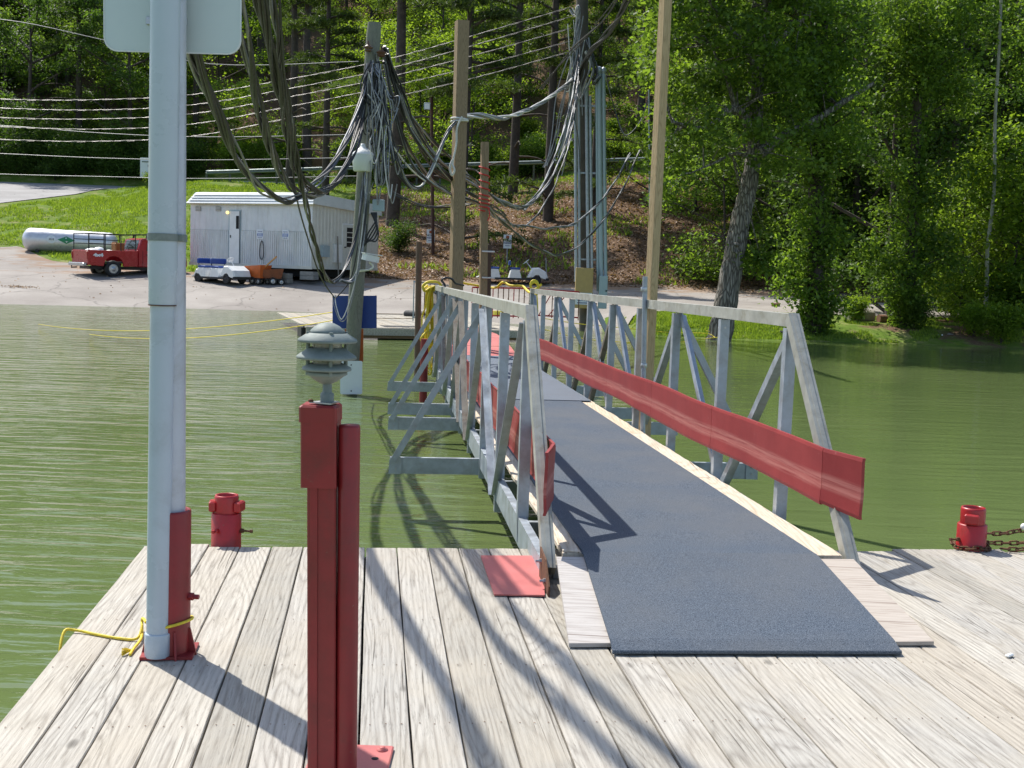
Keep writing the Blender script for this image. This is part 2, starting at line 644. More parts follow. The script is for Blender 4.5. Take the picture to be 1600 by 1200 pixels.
def leaves_np(centers, size, flat=0.5, rs=NR, aspect=0.6, sizevar=0.4, curl=0.25):
    """one folded diamond per centre -> verts, quads"""
    n = len(centers)
    a = rs.uniform(0, 2 * np.pi, n)
    tilt = rs.normal(0, flat, n)
    roll = rs.normal(0, flat, n)
    L = size * (1 + rs.uniform(-sizevar, sizevar, n))
    ux = np.stack([np.cos(a) * np.cos(tilt), np.sin(a) * np.cos(tilt), np.sin(tilt)], 1)
    side = np.stack([-np.sin(a) * np.cos(roll), np.cos(a) * np.cos(roll), np.sin(roll)], 1)
    ux = ux * L[:, None] * 0.5
    sd = side * L[:, None] * 0.5 * aspect
    up = np.zeros((n, 3))
    up[:, 2] = L * curl * 0.3
    V = np.empty((n, 4, 3))
    V[:, 0] = centers - ux
    V[:, 1] = centers - sd + up
    V[:, 2] = centers + ux
    V[:, 3] = centers + sd + up
    return V.reshape(-1, 3), np.arange(n * 4).reshape(-1, 4)


def np_mesh(name, parts, mats):
    """parts: list of (verts Nx3, faces Mxk, material index, smooth)"""
    nv = sum(len(p[0]) for p in parts)
    co = np.concatenate([np.asarray(p[0], np.float32) for p in parts])
    loops, starts, tots, mi, sm = [], [], [], [], []
    off = 0
    ls = 0
    for v, f, m, s in parts:
        f = np.asarray(f, np.int32)
        k = f.shape[1]
        loops.append((f + off).reshape(-1))
        starts.append(np.arange(len(f), dtype=np.int32) * k + ls)
        tots.append(np.full(len(f), k, np.int32))
        mi.append(np.full(len(f), m, np.int32))
        sm.append(np.full(len(f), s, bool))
        off += len(v)
        ls += len(f) * k
    me = bpy.data.meshes.new(name)
    me.vertices.add(nv)
    me.vertices.foreach_set('co', co.reshape(-1))
    me.loops.add(ls)
    me.loops.foreach_set('vertex_index', np.concatenate(loops))
    me.polygons.add(sum(len(x) for x in starts))
    me.polygons.foreach_set('loop_start', np.concatenate(starts))
    me.polygons.foreach_set('loop_total', np.concatenate(tots))
    me.polygons.foreach_set('material_index', np.concatenate(mi))
    me.polygons.foreach_set('use_smooth', np.concatenate(sm))
    for m in mats:
        me.materials.append(m)
    me.update(calc_edges=True)
    return me


def mb_np(mb, m=0):
    """MB -> np parts grouped by face size"""
    v = np.array(mb.v, np.float32)
    out = []
    for k in (3, 4):
        f = [x for x in mb.f if len(x) == k]
        if f:
            out.append((v, np.array(f), m, True))
    return out

# ================================================================== THE LAND
SH = [onz(px, py, 0.0) for px, py in ((-500, 466), (0, 475), (240, 480.5), (480, 487.5), (640, 497), (760, 503), (870, 510),
                                      (960, 514), (1040, 526), (1130, 530), (1300, 534), (1450, 539), (1600, 544), (1900, 552), (2600, 573))]
SHX = np.array([p.x for p in SH])
SHY = np.array([p.y for p in SH])
o_ = np.argsort(SHX)
SHX, SHY = SHX[o_], SHY[o_]


def Ys(X):
    return np.interp(X, SHX, SHY)


def smooth(a, b, x):
    t = np.clip((x - a) / (b - a), 0, 1)
    return t * t * (3 - 2 * t)


def vnoise(X, Y, seed=0):
    """cheap smooth value noise"""
    X = np.asarray(X, float)
    Y = np.asarray(Y, float)
    xi, yi = np.floor(X), np.floor(Y)
    fx, fy = X - xi, Y - yi
    fx, fy = fx * fx * (3 - 2 * fx), fy * fy * (3 - 2 * fy)

    def hsh(a, b):
        q = np.sin(a * 127.1 + b * 311.7 + seed * 74.7) * 43758.5453
        return q - np.floor(q)
    return ((hsh(xi, yi) * (1 - fx) + hsh(xi + 1, yi) * fx) * (1 - fy) + (hsh(xi, yi + 1) * (1 - fx) + hsh(xi + 1, yi + 1) * fx) * fy) - 0.5


def H(X, Y):
    X = np.asarray(X, float)
    Y = np.asarray(Y, float)
    ys = Ys(X)
    t = (Y - ys) / np.maximum(60 - ys, 4)
    lot = np.where(t < 0, t * 3.0, 1.28 * t)
    bank = 0.35 * smooth(1.5, 5, X) * smooth(0.0, 0.12, t) * (1 - smooth(0.3, 0.9, t))
    base = lot + bank
    L = smooth(-24, -33, X)                     # 1 on the far left where the road comes down
    Rr = smooth(-4, 8, X)
    hm = np.interp(Y, [60, 62.5, 70, 80, 95, 99, 105, 125, 160, 230], [0, .35, 1.9, 3.9, 6.6, 6.9, 7.2, 16, 38, 92])  # unseen upper slope steepened so ripples mirror dark woods, not sky
    hr = np.interp(Y, [60, 62.5, 70, 80, 92, 98, 105, 125, 160, 230], [0, .35, 3.0, 5.9, 8.2, 8.6, 9.0, 18, 39, 93])
    hl = np.interp(Y, [60, 66, 80, 100, 106, 125, 160, 230], [0, .95, 3.9, 6.2, 6.8, 16, 39, 92])
    hill = hm * (1 - Rr) + hr * Rr
    hill = hill * (1 - L) + hl * L
    z = np.where(Y < 60, base, 1.28 + hill)
    rough = smooth(62, 70, Y) * (1 - smooth(94, 99, Y)) * (1 - L)
    z = z + rough * (vnoise(X / 5, Y / 5, 1) * 0.9 + vnoise(X / 1.7, Y / 1.7, 2) * 0.25)
    z = z + 0.3 * smooth(93, 96.5, Y) * (1 - smooth(97.5, 100, Y)) * smooth(-35.5, -33, X)
    z = z + smooth(107, 116, Y) * (vnoise(X / 9, Y / 9, 3) * 3.0 + vnoise(X / 3, Y / 3, 4) * 0.8)
    return np.maximum(z, -2.5)


def h1(x, y):
    return float(H(np.array([x]), np.array([y]))[0])


def ground(px, py, d0=38.0, d1=220.0):
    """where the ray through a pixel meets the land"""
    d = np.arange(d0, d1, 0.1)
    r = ray(px, py)
    X = r.x / r.y * d
    Z = EYE.z + r.z / r.y * d
    hh = H(X, d)
    k = np.argmax(Z <= hh)
    return Vector((X[k], d[k], hh[k]))


def grid(xs, ys, zf, org=(0, 0, 0)):
    XX, YY = np.meshgrid(xs, ys)
    ZZ = zf(XX, YY)
    V = np.stack([XX.ravel(), YY.ravel(), ZZ.ravel()], 1)
    nx, ny = len(xs), len(ys)
    i = np.arange(nx - 1)[None, :] + nx * np.arange(ny - 1)[:, None]
    F = np.stack([i, i + 1, i + nx + 1, i + nx], -1).reshape(-1, 4)
    return V, F


def land_mat():
    t = NT('land')
    tc = t.n('TexCoord')
    sp = t.n('SeparateXYZ')
    t.l(tc.outputs['Object'], sp.inputs[0])
    v = tc.outputs['Object']
    n1 = t.noise(v, 0.35, 5, 0.65)
    n2 = t.noise(v, 2.5, 6, 0.7)
    n3 = t.noise(v, 14.0, 4, 0.7)
    grass = t.ramp(n2, [(0.3, (0.06, 0.11, 0.015)), (0.5, (0.115, 0.185, 0.025)), (0.72, (0.19, 0.225, 0.06))])
    litter = t.ramp(n3, [(0.3, (0.085, 0.048, 0.030)), (0.5, (0.155, 0.098, 0.062)), (0.7, (0.26, 0.178, 0.115))])
    # grassy to the left of x = -7, and in the strip by the water
    sx_ = t.n('Math', operation='MULTIPLY_ADD', _1=0.125)
    t.l(sp.outputs['Y'], sx_.inputs[0])
    t.l(sp.outputs['X'], sx_.inputs[2])
    ma = t.n('MapRange', _1=1.0, _2=-3.0, _3=0.0, _4=1.0)
    t.l(sx_.outputs[0], ma.inputs[0])
    mb = t.n('MapRange', _1=52.0, _2=47.0, _3=0.0, _4=1.0)
    t.l(sp.outputs['Y'], mb.inputs[0])
    me_ = t.n('MapRange', _1=10.5, _2=13.0, _3=1.0, _4=0.42)
    t.l(sp.outputs['X'], me_.inputs[0])
    mf_ = t.n('Math', operation='MULTIPLY')
    t.l(mb.outputs[0], mf_.inputs[0])
    t.l(me_.outputs[0], mf_.inputs[1])
    mb = mf_
    mc = t.n('MapRange', _1=84.0, _2=96.0, _3=0.0, _4=0.5)
    t.l(sp.outputs['Y'], mc.inputs[0])
    mx = t.n('Math', operation='MAXIMUM')
    t.l(ma.outputs[0], mx.inputs[0])
    t.l(mb.outputs[0], mx.inputs[1])
    mx2 = t.n('Math', operation='MAXIMUM')
    t.l(mx.outputs[0], mx2.inputs[0])
    t.l(mc.outputs[0], mx2.inputs[1])
    md = t.n('MapRange', _1=107.0, _2=112.0, _3=1.0, _4=0.1)
    t.l(sp.outputs['Y'], md.inputs[0])
    m3 = t.n('Math', operation='MULTIPLY')
    t.l(mx2.outputs[0], m3.inputs[0])
    t.l(md.outputs[0], m3.inputs[1])
    jit = t.n('MapRange', _1=0.3, _2=0.7, _3=-0.45, _4=0.45)
    t.l(n1, jit.inputs[0])
    ad = t.n('Math', operation='ADD', use_clamp=True)
    t.l(m3.outputs[0], ad.inputs[0])
    t.l(jit.outputs[0], ad.inputs[1])
    f = t.ramp(ad.outputs[0], [(0.38, 0.0), (0.55, 1.0)])
    dry = t.ramp(t.noise(v, 0.8, 6, 0.75), [(0.50, 0.0), (0.66, 0.75)])
    grass = t.mix(dry, grass, (0.30, 0.27, 0.12))
    c = t.mix(f, litter, grass)
    nb = t.bump(n3, 0.6, 0.08)
    return t.done(c, 0.95, 0, nb, 0.1)


xs = np.concatenate([np.arange(-130, -60, 4), np.arange(-60, 60, 0.8), np.arange(60, 140, 4)])
ys = np.concatenate([np.arange(26, 38, 2), np.arange(38, 108, 0.7), np.arange(108, 240, 3)])
V, F = grid(xs, ys, H)
land = bpy.data.objects.new('hillside', np_mesh('hillside', [(V, F, 0, True)], [land_mat()]))
COL.objects.link(land)
tag(land, kind='structure')
# the lake bed carries on under the camera
mb = MB()
mb.box((0, -20, -2.9), (400, 120, 0.5))
o = mb.build('lake_bed', paint('mud', (0.08, 0.075, 0.05), 0.9), org=(0, 0, 0))
tag(o, kind='structure')


def asphalt_mat(name, lo, hi, debris):
    t = NT(name)
    v = t.coord('Object')
    n1 = t.noise(v, 0.25, 6, 0.65)
    n2 = t.noise(v, 30, 3, 0.7)
    c = t.ramp(n1, [(0.35, lo), (0.65, hi)])
    c = t.mix(t.ramp(n2, [(0.4, 0.25), (0.6, 0.0)]), c, [x * 0.5 for x in lo])
    vo = t.n('TexVoronoi', feature='DISTANCE_TO_EDGE', _Scale=0.22)
    dn = t.n('Mix', data_type='VECTOR')
    dn.inputs[0].default_value = 0.12
    t.l(v, dn.inputs[4])
    nn = t.n('TexNoise', _Scale=0.8, _Detail=4.0)
    t.l(v, nn.inputs['Vector'])
    sc_ = t.n('VectorMath', operation='SCALE', _3=10.0)
    sc_.inputs['Scale'].default_value = 10.0
    t.l(nn.outputs['Color'], sc_.inputs[0])
    t.l(sc_.outputs[0], dn.inputs[5])
    t.l(dn.outputs[1], vo.inputs['Vector'])
    crack = t.ramp(vo.outputs['Distance'], [(0.0, 0.55), (0.012, 0.0)])
    c = t.mix(crack, c, [x * 0.4 for x in lo])
    if debris:
        sp = t.n('SeparateXYZ')
        t.l(v, sp.inputs[0])
        mr = t.n('MapRange', _1=54.0, _2=61.5, _3=-0.12, _4=0.24)
        t.l(sp.outputs['Y'], mr.inputs[0])
        mp = t.n('Mapping')
        mp.inputs['Scale'].default_value = (0.35, 0.9, 1)
        t.l(v, mp.inputs[0])
        n4 = t.noise(mp.outputs[0], 0.9, 7, 0.72)
        ad = t.n('Math', operation='ADD')
        mw_ = t.n('MapRange', _1=-27.0, _2=-22.0, _3=-0.12, _4=0.0)
        t.l(sp.outputs['X'], mw_.inputs[0])
        a0_ = t.n('Math', operation='ADD')
        t.l(mw_.outputs[0], a0_.inputs[0])
        t.l(mr.outputs[0], a0_.inputs[1])
        t.l(a0_.outputs[0], ad.inputs[0])
        t.l(n4, ad.inputs[1])
        f = t.ramp(ad.outputs[0], [(0.60, 0.0), (0.70, 0.8)])
        c = t.mix(f, c, (0.25, 0.155, 0.09))
        # dark wet line at the waterline
    return t.done(c, 0.9, 0, t.bump(n2, 0.3, 0.01), 0.2)


def strip(name, X, Y0, Y1, n, lift, mat):
    X = np.asarray(X, float)
    rows = []
    for k in range(n + 1):
        Y = Y0 + (Y1 - Y0) * k / n
        rows.append(np.stack([X, Y, H(X, Y) + lift], 1))
    V = np.concatenate(rows)
    nx = len(X)
    i = np.arange(nx - 1)[None, :] + nx * np.arange(n)[:, None]
    F = np.stack([i, i + 1, i + nx + 1, i + nx], -1).reshape(-1, 4)
    o = bpy.data.objects.new(name, np_mesh(name, [(V, F, 0, True)], [mat]))
    COL.objects.link(o)
    return tag(o, kind='structure')


ASPH = asphalt_mat('asphalt', (0.26, 0.235, 0.21), (0.37, 0.34, 0.305), True)
X = np.arange(-70, 45.1, 0.5)
Y0 = np.where(X < 3.0, Ys(X) - 4, np.interp(X, [3.0, 4.6, 8, 45], [Ys(3.0) - 4, 45.2, 46.8, 48.5]))
Y1 = np.interp(X, [-70, -40, -28, -24.5, -21, -15, -5, 5, 20, 45], [70, 68, 66.5, 63.0, 61.2, 60.3, 60.6, 61.0, 61.6, 62])
Y1 = Y1 + vnoise(X / 2.1, X * 0, 9) * 0.8
strip('parking_lot', X, Y0, Y1, 44, 0.035, ASPH)
ROADM = asphalt_mat('road_surface', (0.30, 0.29, 0.28), (0.40, 0.39, 0.38), False)
X = np.concatenate([np.arange(-75, -36, 1.0), np.arange(-36, -32, 0.25), np.arange(-32, 60, 1.0)])
Y0 = np.interp(X, [-75, -45, -37, -35.4, -34.8, -34.3, -33, 60], [62, 70, 75, 80, 88, 96.5, 100.5, 100.8])
Y1 = np.interp(X, [-75, 60], [106.2, 106.2])
strip('road', X, Y0, Y1, 30, 0.05, ROADM)
# painted edge line on the road
X = np.arange(-60, -35.2, 0.5)
yy = np.interp(X, [-60, -45, -37, -35], [72, 76.5, 82, 86])
strip('road_edge_line', X, yy, yy + 0.16, 1, 0.075, WHITE)


# ------------------------------------------------------------------ water
def water_mat():
    t = NT('lake_water')
    tc = t.n('TexCoord')
    sp = t.n('SeparateXYZ')
    t.l(tc.outputs['Object'], sp.inputs[0])

    def nz(sx, sy, sc, det=2, rot=0.0, dist=0.0):
        mp = t.n('Mapping')
        mp.inputs['Scale'].default_value = (sx, sy, 1)
        mp.inputs['Rotation'].default_value = (0, 0, rot)
        t.l(tc.outputs['Object'], mp.inputs[0])
        return t.noise(mp.outputs[0], sc, det, 0.55, dist)
    a = nz(0.5, 2.3, 1.35, 2, 0.10, 0.5)
    b = nz(0.8, 2.4, 4.2, 3, -0.12, 0.3)
    # broad calm and ruffled patches
    p = nz(1.0, 1.4, 0.11, 4)
    lf = t.n('MapRange', _1=3.0, _2=-4.0, _3=0.30, _4=1.0)
    t.l(sp.outputs['X'], lf.inputs[0])
    st = t.n('Math', operation='MULTIPLY')
    t.l(t.ramp(p, [(0.35, 0.35), (0.62, 1.0)]), st.inputs[0])
    t.l(lf.outputs[0], st.inputs[1])
    b1 = t.n('Bump', _Distance=0.085)
    t.l(a, b1.inputs['Height'])
    t.l(st.outputs[0], b1.inputs['Strength'])
    b2 = t.n('Bump', _Distance=0.017)
    t.l(b, b2.inputs['Height'])
    t.l(st.outputs[0], b2.inputs['Strength'])
    t.l(b1.outputs[0], b2.inputs['Normal'])
    c = t.ramp(p, [(0.3, (0.100, 0.142, 0.048)), (0.7, (0.126, 0.166, 0.062))])
    t.b.inputs['IOR'].default_value = 1.333
    return t.done(c, 0.055, 0, b2.outputs[0], 0.5)


mb = MB()
mb.add([(-160, -40, 0), (160, -40, 0), (160, 70, 0), (-160, 70, 0)], [(0, 1, 2, 3)])
o = mb.build('lake_water', water_mat(), recalc=False, org=(0, 0, 0))
tag(o, kind='structure')


# ================================================================== TREES
def deciduous(seed, h=12.0, spread=4.5, nclump=120, perclump=70, leaf=0.24, start=0.25, trunk_r=0.22, lean=(0, 0), clump_r=0.75, flat=0.55):
    rs = np.random.RandomState(seed)
    rr = random.Random(seed)
    mb = MB()
    top = Vector((lean[0] + rr.uniform(-.4, .4), lean[1] + rr.uniform(-.4, .4), h * 0.93))
    path = spline([Vector((0, 0, -0.5)), Vector((0, 0, 0)), Vector((top.x * .3 + rr.uniform(-.25, .25), top.y * .3, h * .33)),
                   Vector((top.x * .65 + rr.uniform(-.3, .3), top.y * .65, h * .65)), top], 4)
    rad = [trunk_r * (1.25 - 1.15 * i / (len(path) - 1)) for i in range(len(path))]
    mb.tube(path, 1, 7, radii=rad)
    tips = []
    nl = 13
    for k in range(nl):
        f = start + (0.95 - start) * k / nl
        z = f * h
        i = min(int(f / 0.93 * (len(path) - 1)), len(path) - 2)
        p = path[i]
        a = k * 2.4 + rr.uniform(-.4, .4)
        ln = spread * (0.55 + 0.6 * math.sin(math.pi * min(1, (f - start) / (1 - start) * 0.8 + 0.2))) * rr.uniform(.75, 1.1)
        d = Vector((math.cos(a), math.sin(a), 0))
        q1 = p + d * ln * .4 + Vector((0, 0, ln * .22))
        q2 = p + d * ln * .8 + Vector((rr.uniform(-.4, .4), rr.uniform(-.4, .4), ln * .42))
        q3 = p + d * ln + Vector((0, 0, ln * .45))
        br = spline([p, q1, q2, q3], 3)
        mb.tube(br, 1, 5, radii=[trunk_r * .38 * (1.05 - j / len(br)) for j in range(len(br))])
        for j in range(3, len(br)):
            tips.append(br[j])
        for s_ in range(3):
            b = br[rr.randint(3, len(br) - 3)]
            e = b + Vector((rr.uniform(-1, 1), rr.uniform(-1, 1), rr.uniform(-.1, .8))) * ln * .33
            mb.tube([b, b.lerp(e, .5) + Vector((0, 0, .08)), e], 1, 4, radii=[trunk_r * .13, trunk_r * .09, trunk_r * .03])
            tips.append(e)
            tips.append(b.lerp(e, .6))
    tips.append(path[-1])
    T = np.array([tuple(p) for p in tips])
    idx = rs.randint(0, len(T), nclump)
    C = T[idx] + rs.normal(0, .35, (nclump, 3))
    P = np.repeat(C, perclump, 0) + rs.normal(0, 1, (nclump * perclump, 3)) * np.array([clump_r, clump_r, clump_r * .55]) * np.repeat(rs.uniform(.6, 1.3, nclump), perclump)[:, None] * 0.75
    P[:, 2] = np.maximum(P[:, 2], 0.1)
    lv = leaves_np(P, leaf, flat, rs)
    return mb, lv


def pine(seed, h=20.0, bare=0.45, spread=3.6, trunk_r=0.24, needles=10000, size=0.36, lean=(0, 0), curve=0.0):
    rs = np.random.RandomState(seed)
    rr = random.Random(seed)
    mb = MB()
    path = spline([Vector((0, 0, -0.6)), Vector((0, 0, 0)), Vector((lean[0] * .35 + curve, lean[1] * .35, h * .35)),
                   Vector((lean[0] * .7 + curve * .5, lean[1] * .7, h * .7)), Vector((lean[0], lean[1], h))], 5)
    rad = [trunk_r * (1.2 - 1.0 * i / (len(path) - 1)) for i in range(len(path))]
    mb.tube(path, 1, 9, radii=rad)
    segs = []
    nb = 46
    for k in range(nb):
        f = bare + (0.99 - bare) * (k / nb)
        if k < 7:
            f = bare * rr.uniform(.55, 1.0)
        fi = (f * h + 0.6) / (h + .6) * (len(path) - 1)
        i = min(int(fi), len(path) - 2)
        p = path[i].lerp(path[i + 1], fi - int(fi))
        a = rr.uniform(0, 6.28)
        ln = spread * (1.05 - 0.75 * max(0, (f - bare) / (1 - bare))) * rr.uniform(.6, 1.1)
        d = Vector((math.cos(a), math.sin(a), 0))
        dr = rr.uniform(-.15, .1)
        q1 = p + d * ln * .5 + Vector((rr.uniform(-.2, .2), rr.uniform(-.2, .2), ln * (.12 + dr)))
        q2 = p + d * ln + Vector((0, 0, ln * (.05 + dr * 1.5)))
        br = spline([p, q1, q2], 3)
        mb.tube(br, 1, 4, radii=[trunk_r * .24 * (1.05 - .85 * j / len(br)) for j in range(len(br))])
        if k < 7 and rr.random() < .6:
            continue
        for j in range(2, len(br) - 1):
            segs.append((br[j], br[j + 1], ln))
            for s_ in range(2):
                e = br[j] + Vector((rr.uniform(-1, 1), rr.uniform(-1, 1), rr.uniform(-.15, .25))) * ln * .33
                segs.append((br[j], e, ln))
    A = np.array([tuple(s[0]) for s in segs])
    B = np.array([tuple(s[1]) for s in segs])
    idx = rs.randint(0, len(A), needles)
    t = rs.uniform(0, 1.15, needles)[:, None]
    P = A[idx] * (1 - t) + B[idx] * t + rs.normal(0, 1, (needles, 3)) * np.array([.22, .22, .13])
    lv = leaves_np(P, size, 0.7, rs, aspect=0.22)
    return mb, lv


def bush(seed, h=2.4, r=1.6, n=5200, leaf=0.17):
    rs = np.random.RandomState(seed)
    rr = random.Random(seed)
    mb = MB()
    C = []
    for k in range(11):
        a, d = rr.uniform(0, 6.28), rr.uniform(.2, 1) * r
        e = Vector((math.cos(a) * d, math.sin(a) * d, h * rr.uniform(.45, 1)))
        m = Vector((e.x * .3, e.y * .3, e.z * .6))
        br = spline([(0, 0, -.2), m, e], 4)
        mb.tube(br, 1, 4, radii=[.03 * (1.1 - j / len(br)) for j in range(len(br))])
        for t in (.45, .65, .8, 1.0):
            C.append(tuple(br[int(t * (len(br) - 1))]))
    C = np.array(C)
    P = C[rs.randint(0, len(C), n)] + rs.normal(0, 1, (n, 3)) * np.array([.38, .38, .30]) * r / 1.6
    P[:, 2] = np.abs(P[:, 2]) + .03
    return mb, leaves_np(P, leaf, .6, rs)


def tree_meshes(kind, res, barkm, leafm):
    mbk, (lv, lf) = res
    tm = np_mesh(kind + '_trunk', mb_np(mbk), [barkm])
    cm = np_mesh(kind + '_crown', [(lv, lf, 0, False)], [leafm])
    jm = np_mesh(kind, mb_np(mbk, 0) + [(lv, lf, 1, False)], [barkm, leafm])
    return tm, cm, jm


TREES = {}
TREES['maple'] = tree_meshes('maple', deciduous(3, 13, 4.6, 130, 80, .24, .22, clump_r=.62), BARKD, LEAF)
TREES['oak'] = tree_meshes('oak', deciduous(5, 15, 5.2, 150, 78, .25, .28, .28, clump_r=.66), BARKD, LEAFD)
TREES['poplar'] = tree_meshes('poplar', deciduous(8, 14, 3.8, 150, 60, .26, .18, .18), BARKD, LEAFY)
TREES['sapling'] = tree_meshes('sapling', deciduous(12, 8, 3.0, 90, 60, .22, .12, .09), BARKD, LEAFY)
TREES['understory_tree'] = tree_meshes('understory_tree', deciduous(17, 9, 3.4, 110, 60, .22, .08, .12), BARKD, LEAF)
TREES['pine'] = tree_meshes('pine', pine(21, 21, .45, 4.0, .34, 15000), BARKD, NEEDLE)
TREES['tall_pine'] = tree_meshes('tall_pine', pine(23, 24, .52, 4.4, .42, 16000, curve=.25), BARKD, NEEDLE)
TREES['shrub'] = tree_meshes('shrub', bush(31), BARKD, LEAF)
TREES['bright_shrub'] = tree_meshes('bright_shrub', bush(33, 2.0, 1.5), BARKD, LEAFY)
TREES['dark_shrub'] = tree_meshes('dark_shrub', bush(35, 2.8, 1.9), BARKD, LEAFD)


def scatter(name, pts, rots, scs, kinds, picks):
    """geometry-nodes wood that reads as one mass"""
    coll = bpy.data.collections.new(name + '_kinds')
    for i, k in enumerate(kinds):
        ob = bpy.data.objects.new('%02d_%s' % (i, k), TREES[k][2])
        coll.objects.link(ob)
    me = bpy.data.meshes.new(name)
    me.vertices.add(len(pts))
    me.vertices.foreach_set('co', np.asarray(pts, np.float32).reshape(-1))
    for nm, typ, dat in (('rot', 'FLOAT', rots), ('sc', 'FLOAT', scs), ('pick', 'INT', picks)):
        at_ = me.attributes.new(nm, typ, 'POINT')
        at_.data.foreach_set('value', np.asarray(dat, np.float32 if typ == 'FLOAT' else np.int32))
    ob = bpy.data.objects.new(name, me)
    COL.objects.link(ob)
    ng = bpy.data.node_groups.new(name, 'GeometryNodeTree')
    ng.interface.new_socket('Geometry', in_out='INPUT', socket_type='NodeSocketGeometry')
    ng.interface.new_socket('Geometry', in_out='OUTPUT', socket_type='NodeSocketGeometry')
    N = ng.nodes
    gi, go = N.new('NodeGroupInput'), N.new('NodeGroupOutput')
    ci = N.new('GeometryNodeCollectionInfo')
    ci.inputs['Collection'].default_value = coll
    ci.inputs['Separate Children'].default_value = True
    ci.inputs['Reset Children'].default_value = True
    ip = N.new('GeometryNodeInstanceOnPoints')
    ip.inputs['Pick Instance'].default_value = True

    def attr(nm, typ):
        a = N.new('GeometryNodeInputNamedAttribute')
        a.data_type = typ
        a.inputs['Name'].default_value = nm
        return a.outputs['Attribute']
    cb = N.new('ShaderNodeCombineXYZ')
    ng.links.new(attr('rot', 'FLOAT'), cb.inputs['Z'])
    ng.links.new(gi.outputs[0], ip.inputs['Points'])
    ng.links.new(ci.outputs[0], ip.inputs['Instance'])
    ng.links.new(attr('pick', 'INT'), ip.inputs['Instance Index'])
    ng.links.new(cb.outputs[0], ip.inputs['Rotation'])
    ng.links.new(attr('sc', 'FLOAT'), ip.inputs['Scale'])
    ng.links.new(ip.outputs[0], go.inputs[0])
    md = ob.modifiers.new('scatter', 'NODES')
    md.node_group = ng
    return tag(ob, kind='stuff')


def place_tree(kind, x, y, label, cat='tree', sc=1.0, rz=0.0, group=None, name=None, z=None):
    t = thing(name or kind, (x, y, h1(x, y) if z is None else z), label, cat, group)
    t.rotation_euler = (0, 0, rz)
    t.scale = (sc, sc, sc)
    for part, me in (('trunk', TREES[kind][0]), ('crown', TREES[kind][1])):
        if cat == 'shrub' and part == 'trunk':
            part = 'stems'
        o = bpy.data.objects.new(part if cat != 'shrub' or part != 'crown' else 'foliage', me)
        o.parent = t
        COL.objects.link(o)
    return t


# the wood beyond the road, up past the top of the picture for dark reflections and outside its sides
pts, rots, scs, pk = [], [], [], []
kinds = ['maple', 'oak', 'poplar', 'sapling', 'understory_tree', 'pine', 'tall_pine', 'shrub', 'bright_shrub', 'dark_shrub']
rs = np.random.RandomState(77)


def drop(x, y, k, s):
    pts.append((x, y, h1(x, y)))
    rots.append(rs.uniform(0, 6.28))
    scs.append(s * rs.uniform(.8, 1.2))
    pk.append(kinds.index(k))


for y in np.arange(109, 226, 5.5):
    step = 5.0 if y < 150 else 8.0
    for x in np.arange(-y * .62, y * .62, step):
        xx, yy = x + rs.uniform(-2.2, 2.2), y + rs.uniform(-2.2, 2.2)
        f = rs.uniform()
        left = xx / yy < -0.26
        bright = -0.26 < xx / yy < 0.14  # yellower, lighter leaf kinds here paint sunlight onto the middle slope
        if bright and rs.uniform() < .35:
            continue
        if y < 118:
            k = ('shrub' if f < .3 else 'dark_shrub' if f < .45 else 'maple' if f < .7 else 'understory_tree') if left else (
                ('bright_shrub' if f < .45 else 'sapling' if f < .85 else 'poplar' if f < .93 else 'tall_pine') if bright else
                ('understory_tree' if f < .5 else 'oak' if f < .75 else 'shrub'))
        else:
            k = ('oak' if f < .2 else 'maple' if f < .65 else 'pine' if f < .72 else 'poplar' if f < .82 else 'understory_tree') if left else (
                ('poplar' if f < .3 else 'sapling' if f < .78 else 'bright_shrub' if f < .95 else 'tall_pine') if bright else
                ('maple' if f < .4 else 'oak' if f < .8 else 'pine'))
        drop(xx, yy, k, 1.0)
for k in range(150):                                  # low growth along the far side of the road
    x = rs.uniform(-62, 62)
    left = x < -27
    drop(x, rs.uniform(107.3, 110.5), ('dark_shrub' if left or x > 12 else ['shrub', 'bright_shrub'][k % 2]), 1.1)
scatter('woodland', pts, rots, scs, kinds, pk)
# thick growth over the bank to the right of the two ivy-grown trees
pts, rots, scs, pk = [], [], [], []
for k in range(190):
    px = rs.uniform(1480, 2150)
    d = rs.uniform(44.5, 78)
    x = (px - 800) / 1850 * d
    drop(x, d, ['shrub', 'bright_shrub', 'understory_tree', 'sapling'][k % 4], rs.uniform(.7, 1.0))
for k in range(70):
    px = rs.uniform(1180, 1500)
    d = rs.uniform(63, 96)
    drop((px - 800) / 1850 * d, d, ['dark_shrub', 'shrub', 'understory_tree', 'understory_tree', 'oak'][k % 5], rs.uniform(.6, .9))
for k in range(46):
    px = rs.uniform(1150, 2100)
    d = rs.uniform(62, 100)
    drop((px - 800) / 1850 * d, d, ['oak', 'maple', 'pine', 'oak'][k % 4], rs.uniform(.9, 1.1))
scatter('bank_undergrowth', pts, rots, scs, kinds, pk)


# ---- single trees on the leaf-covered slope, found by the foot of the trunk
def foot(px, py):
    return ground(px, py, 60)


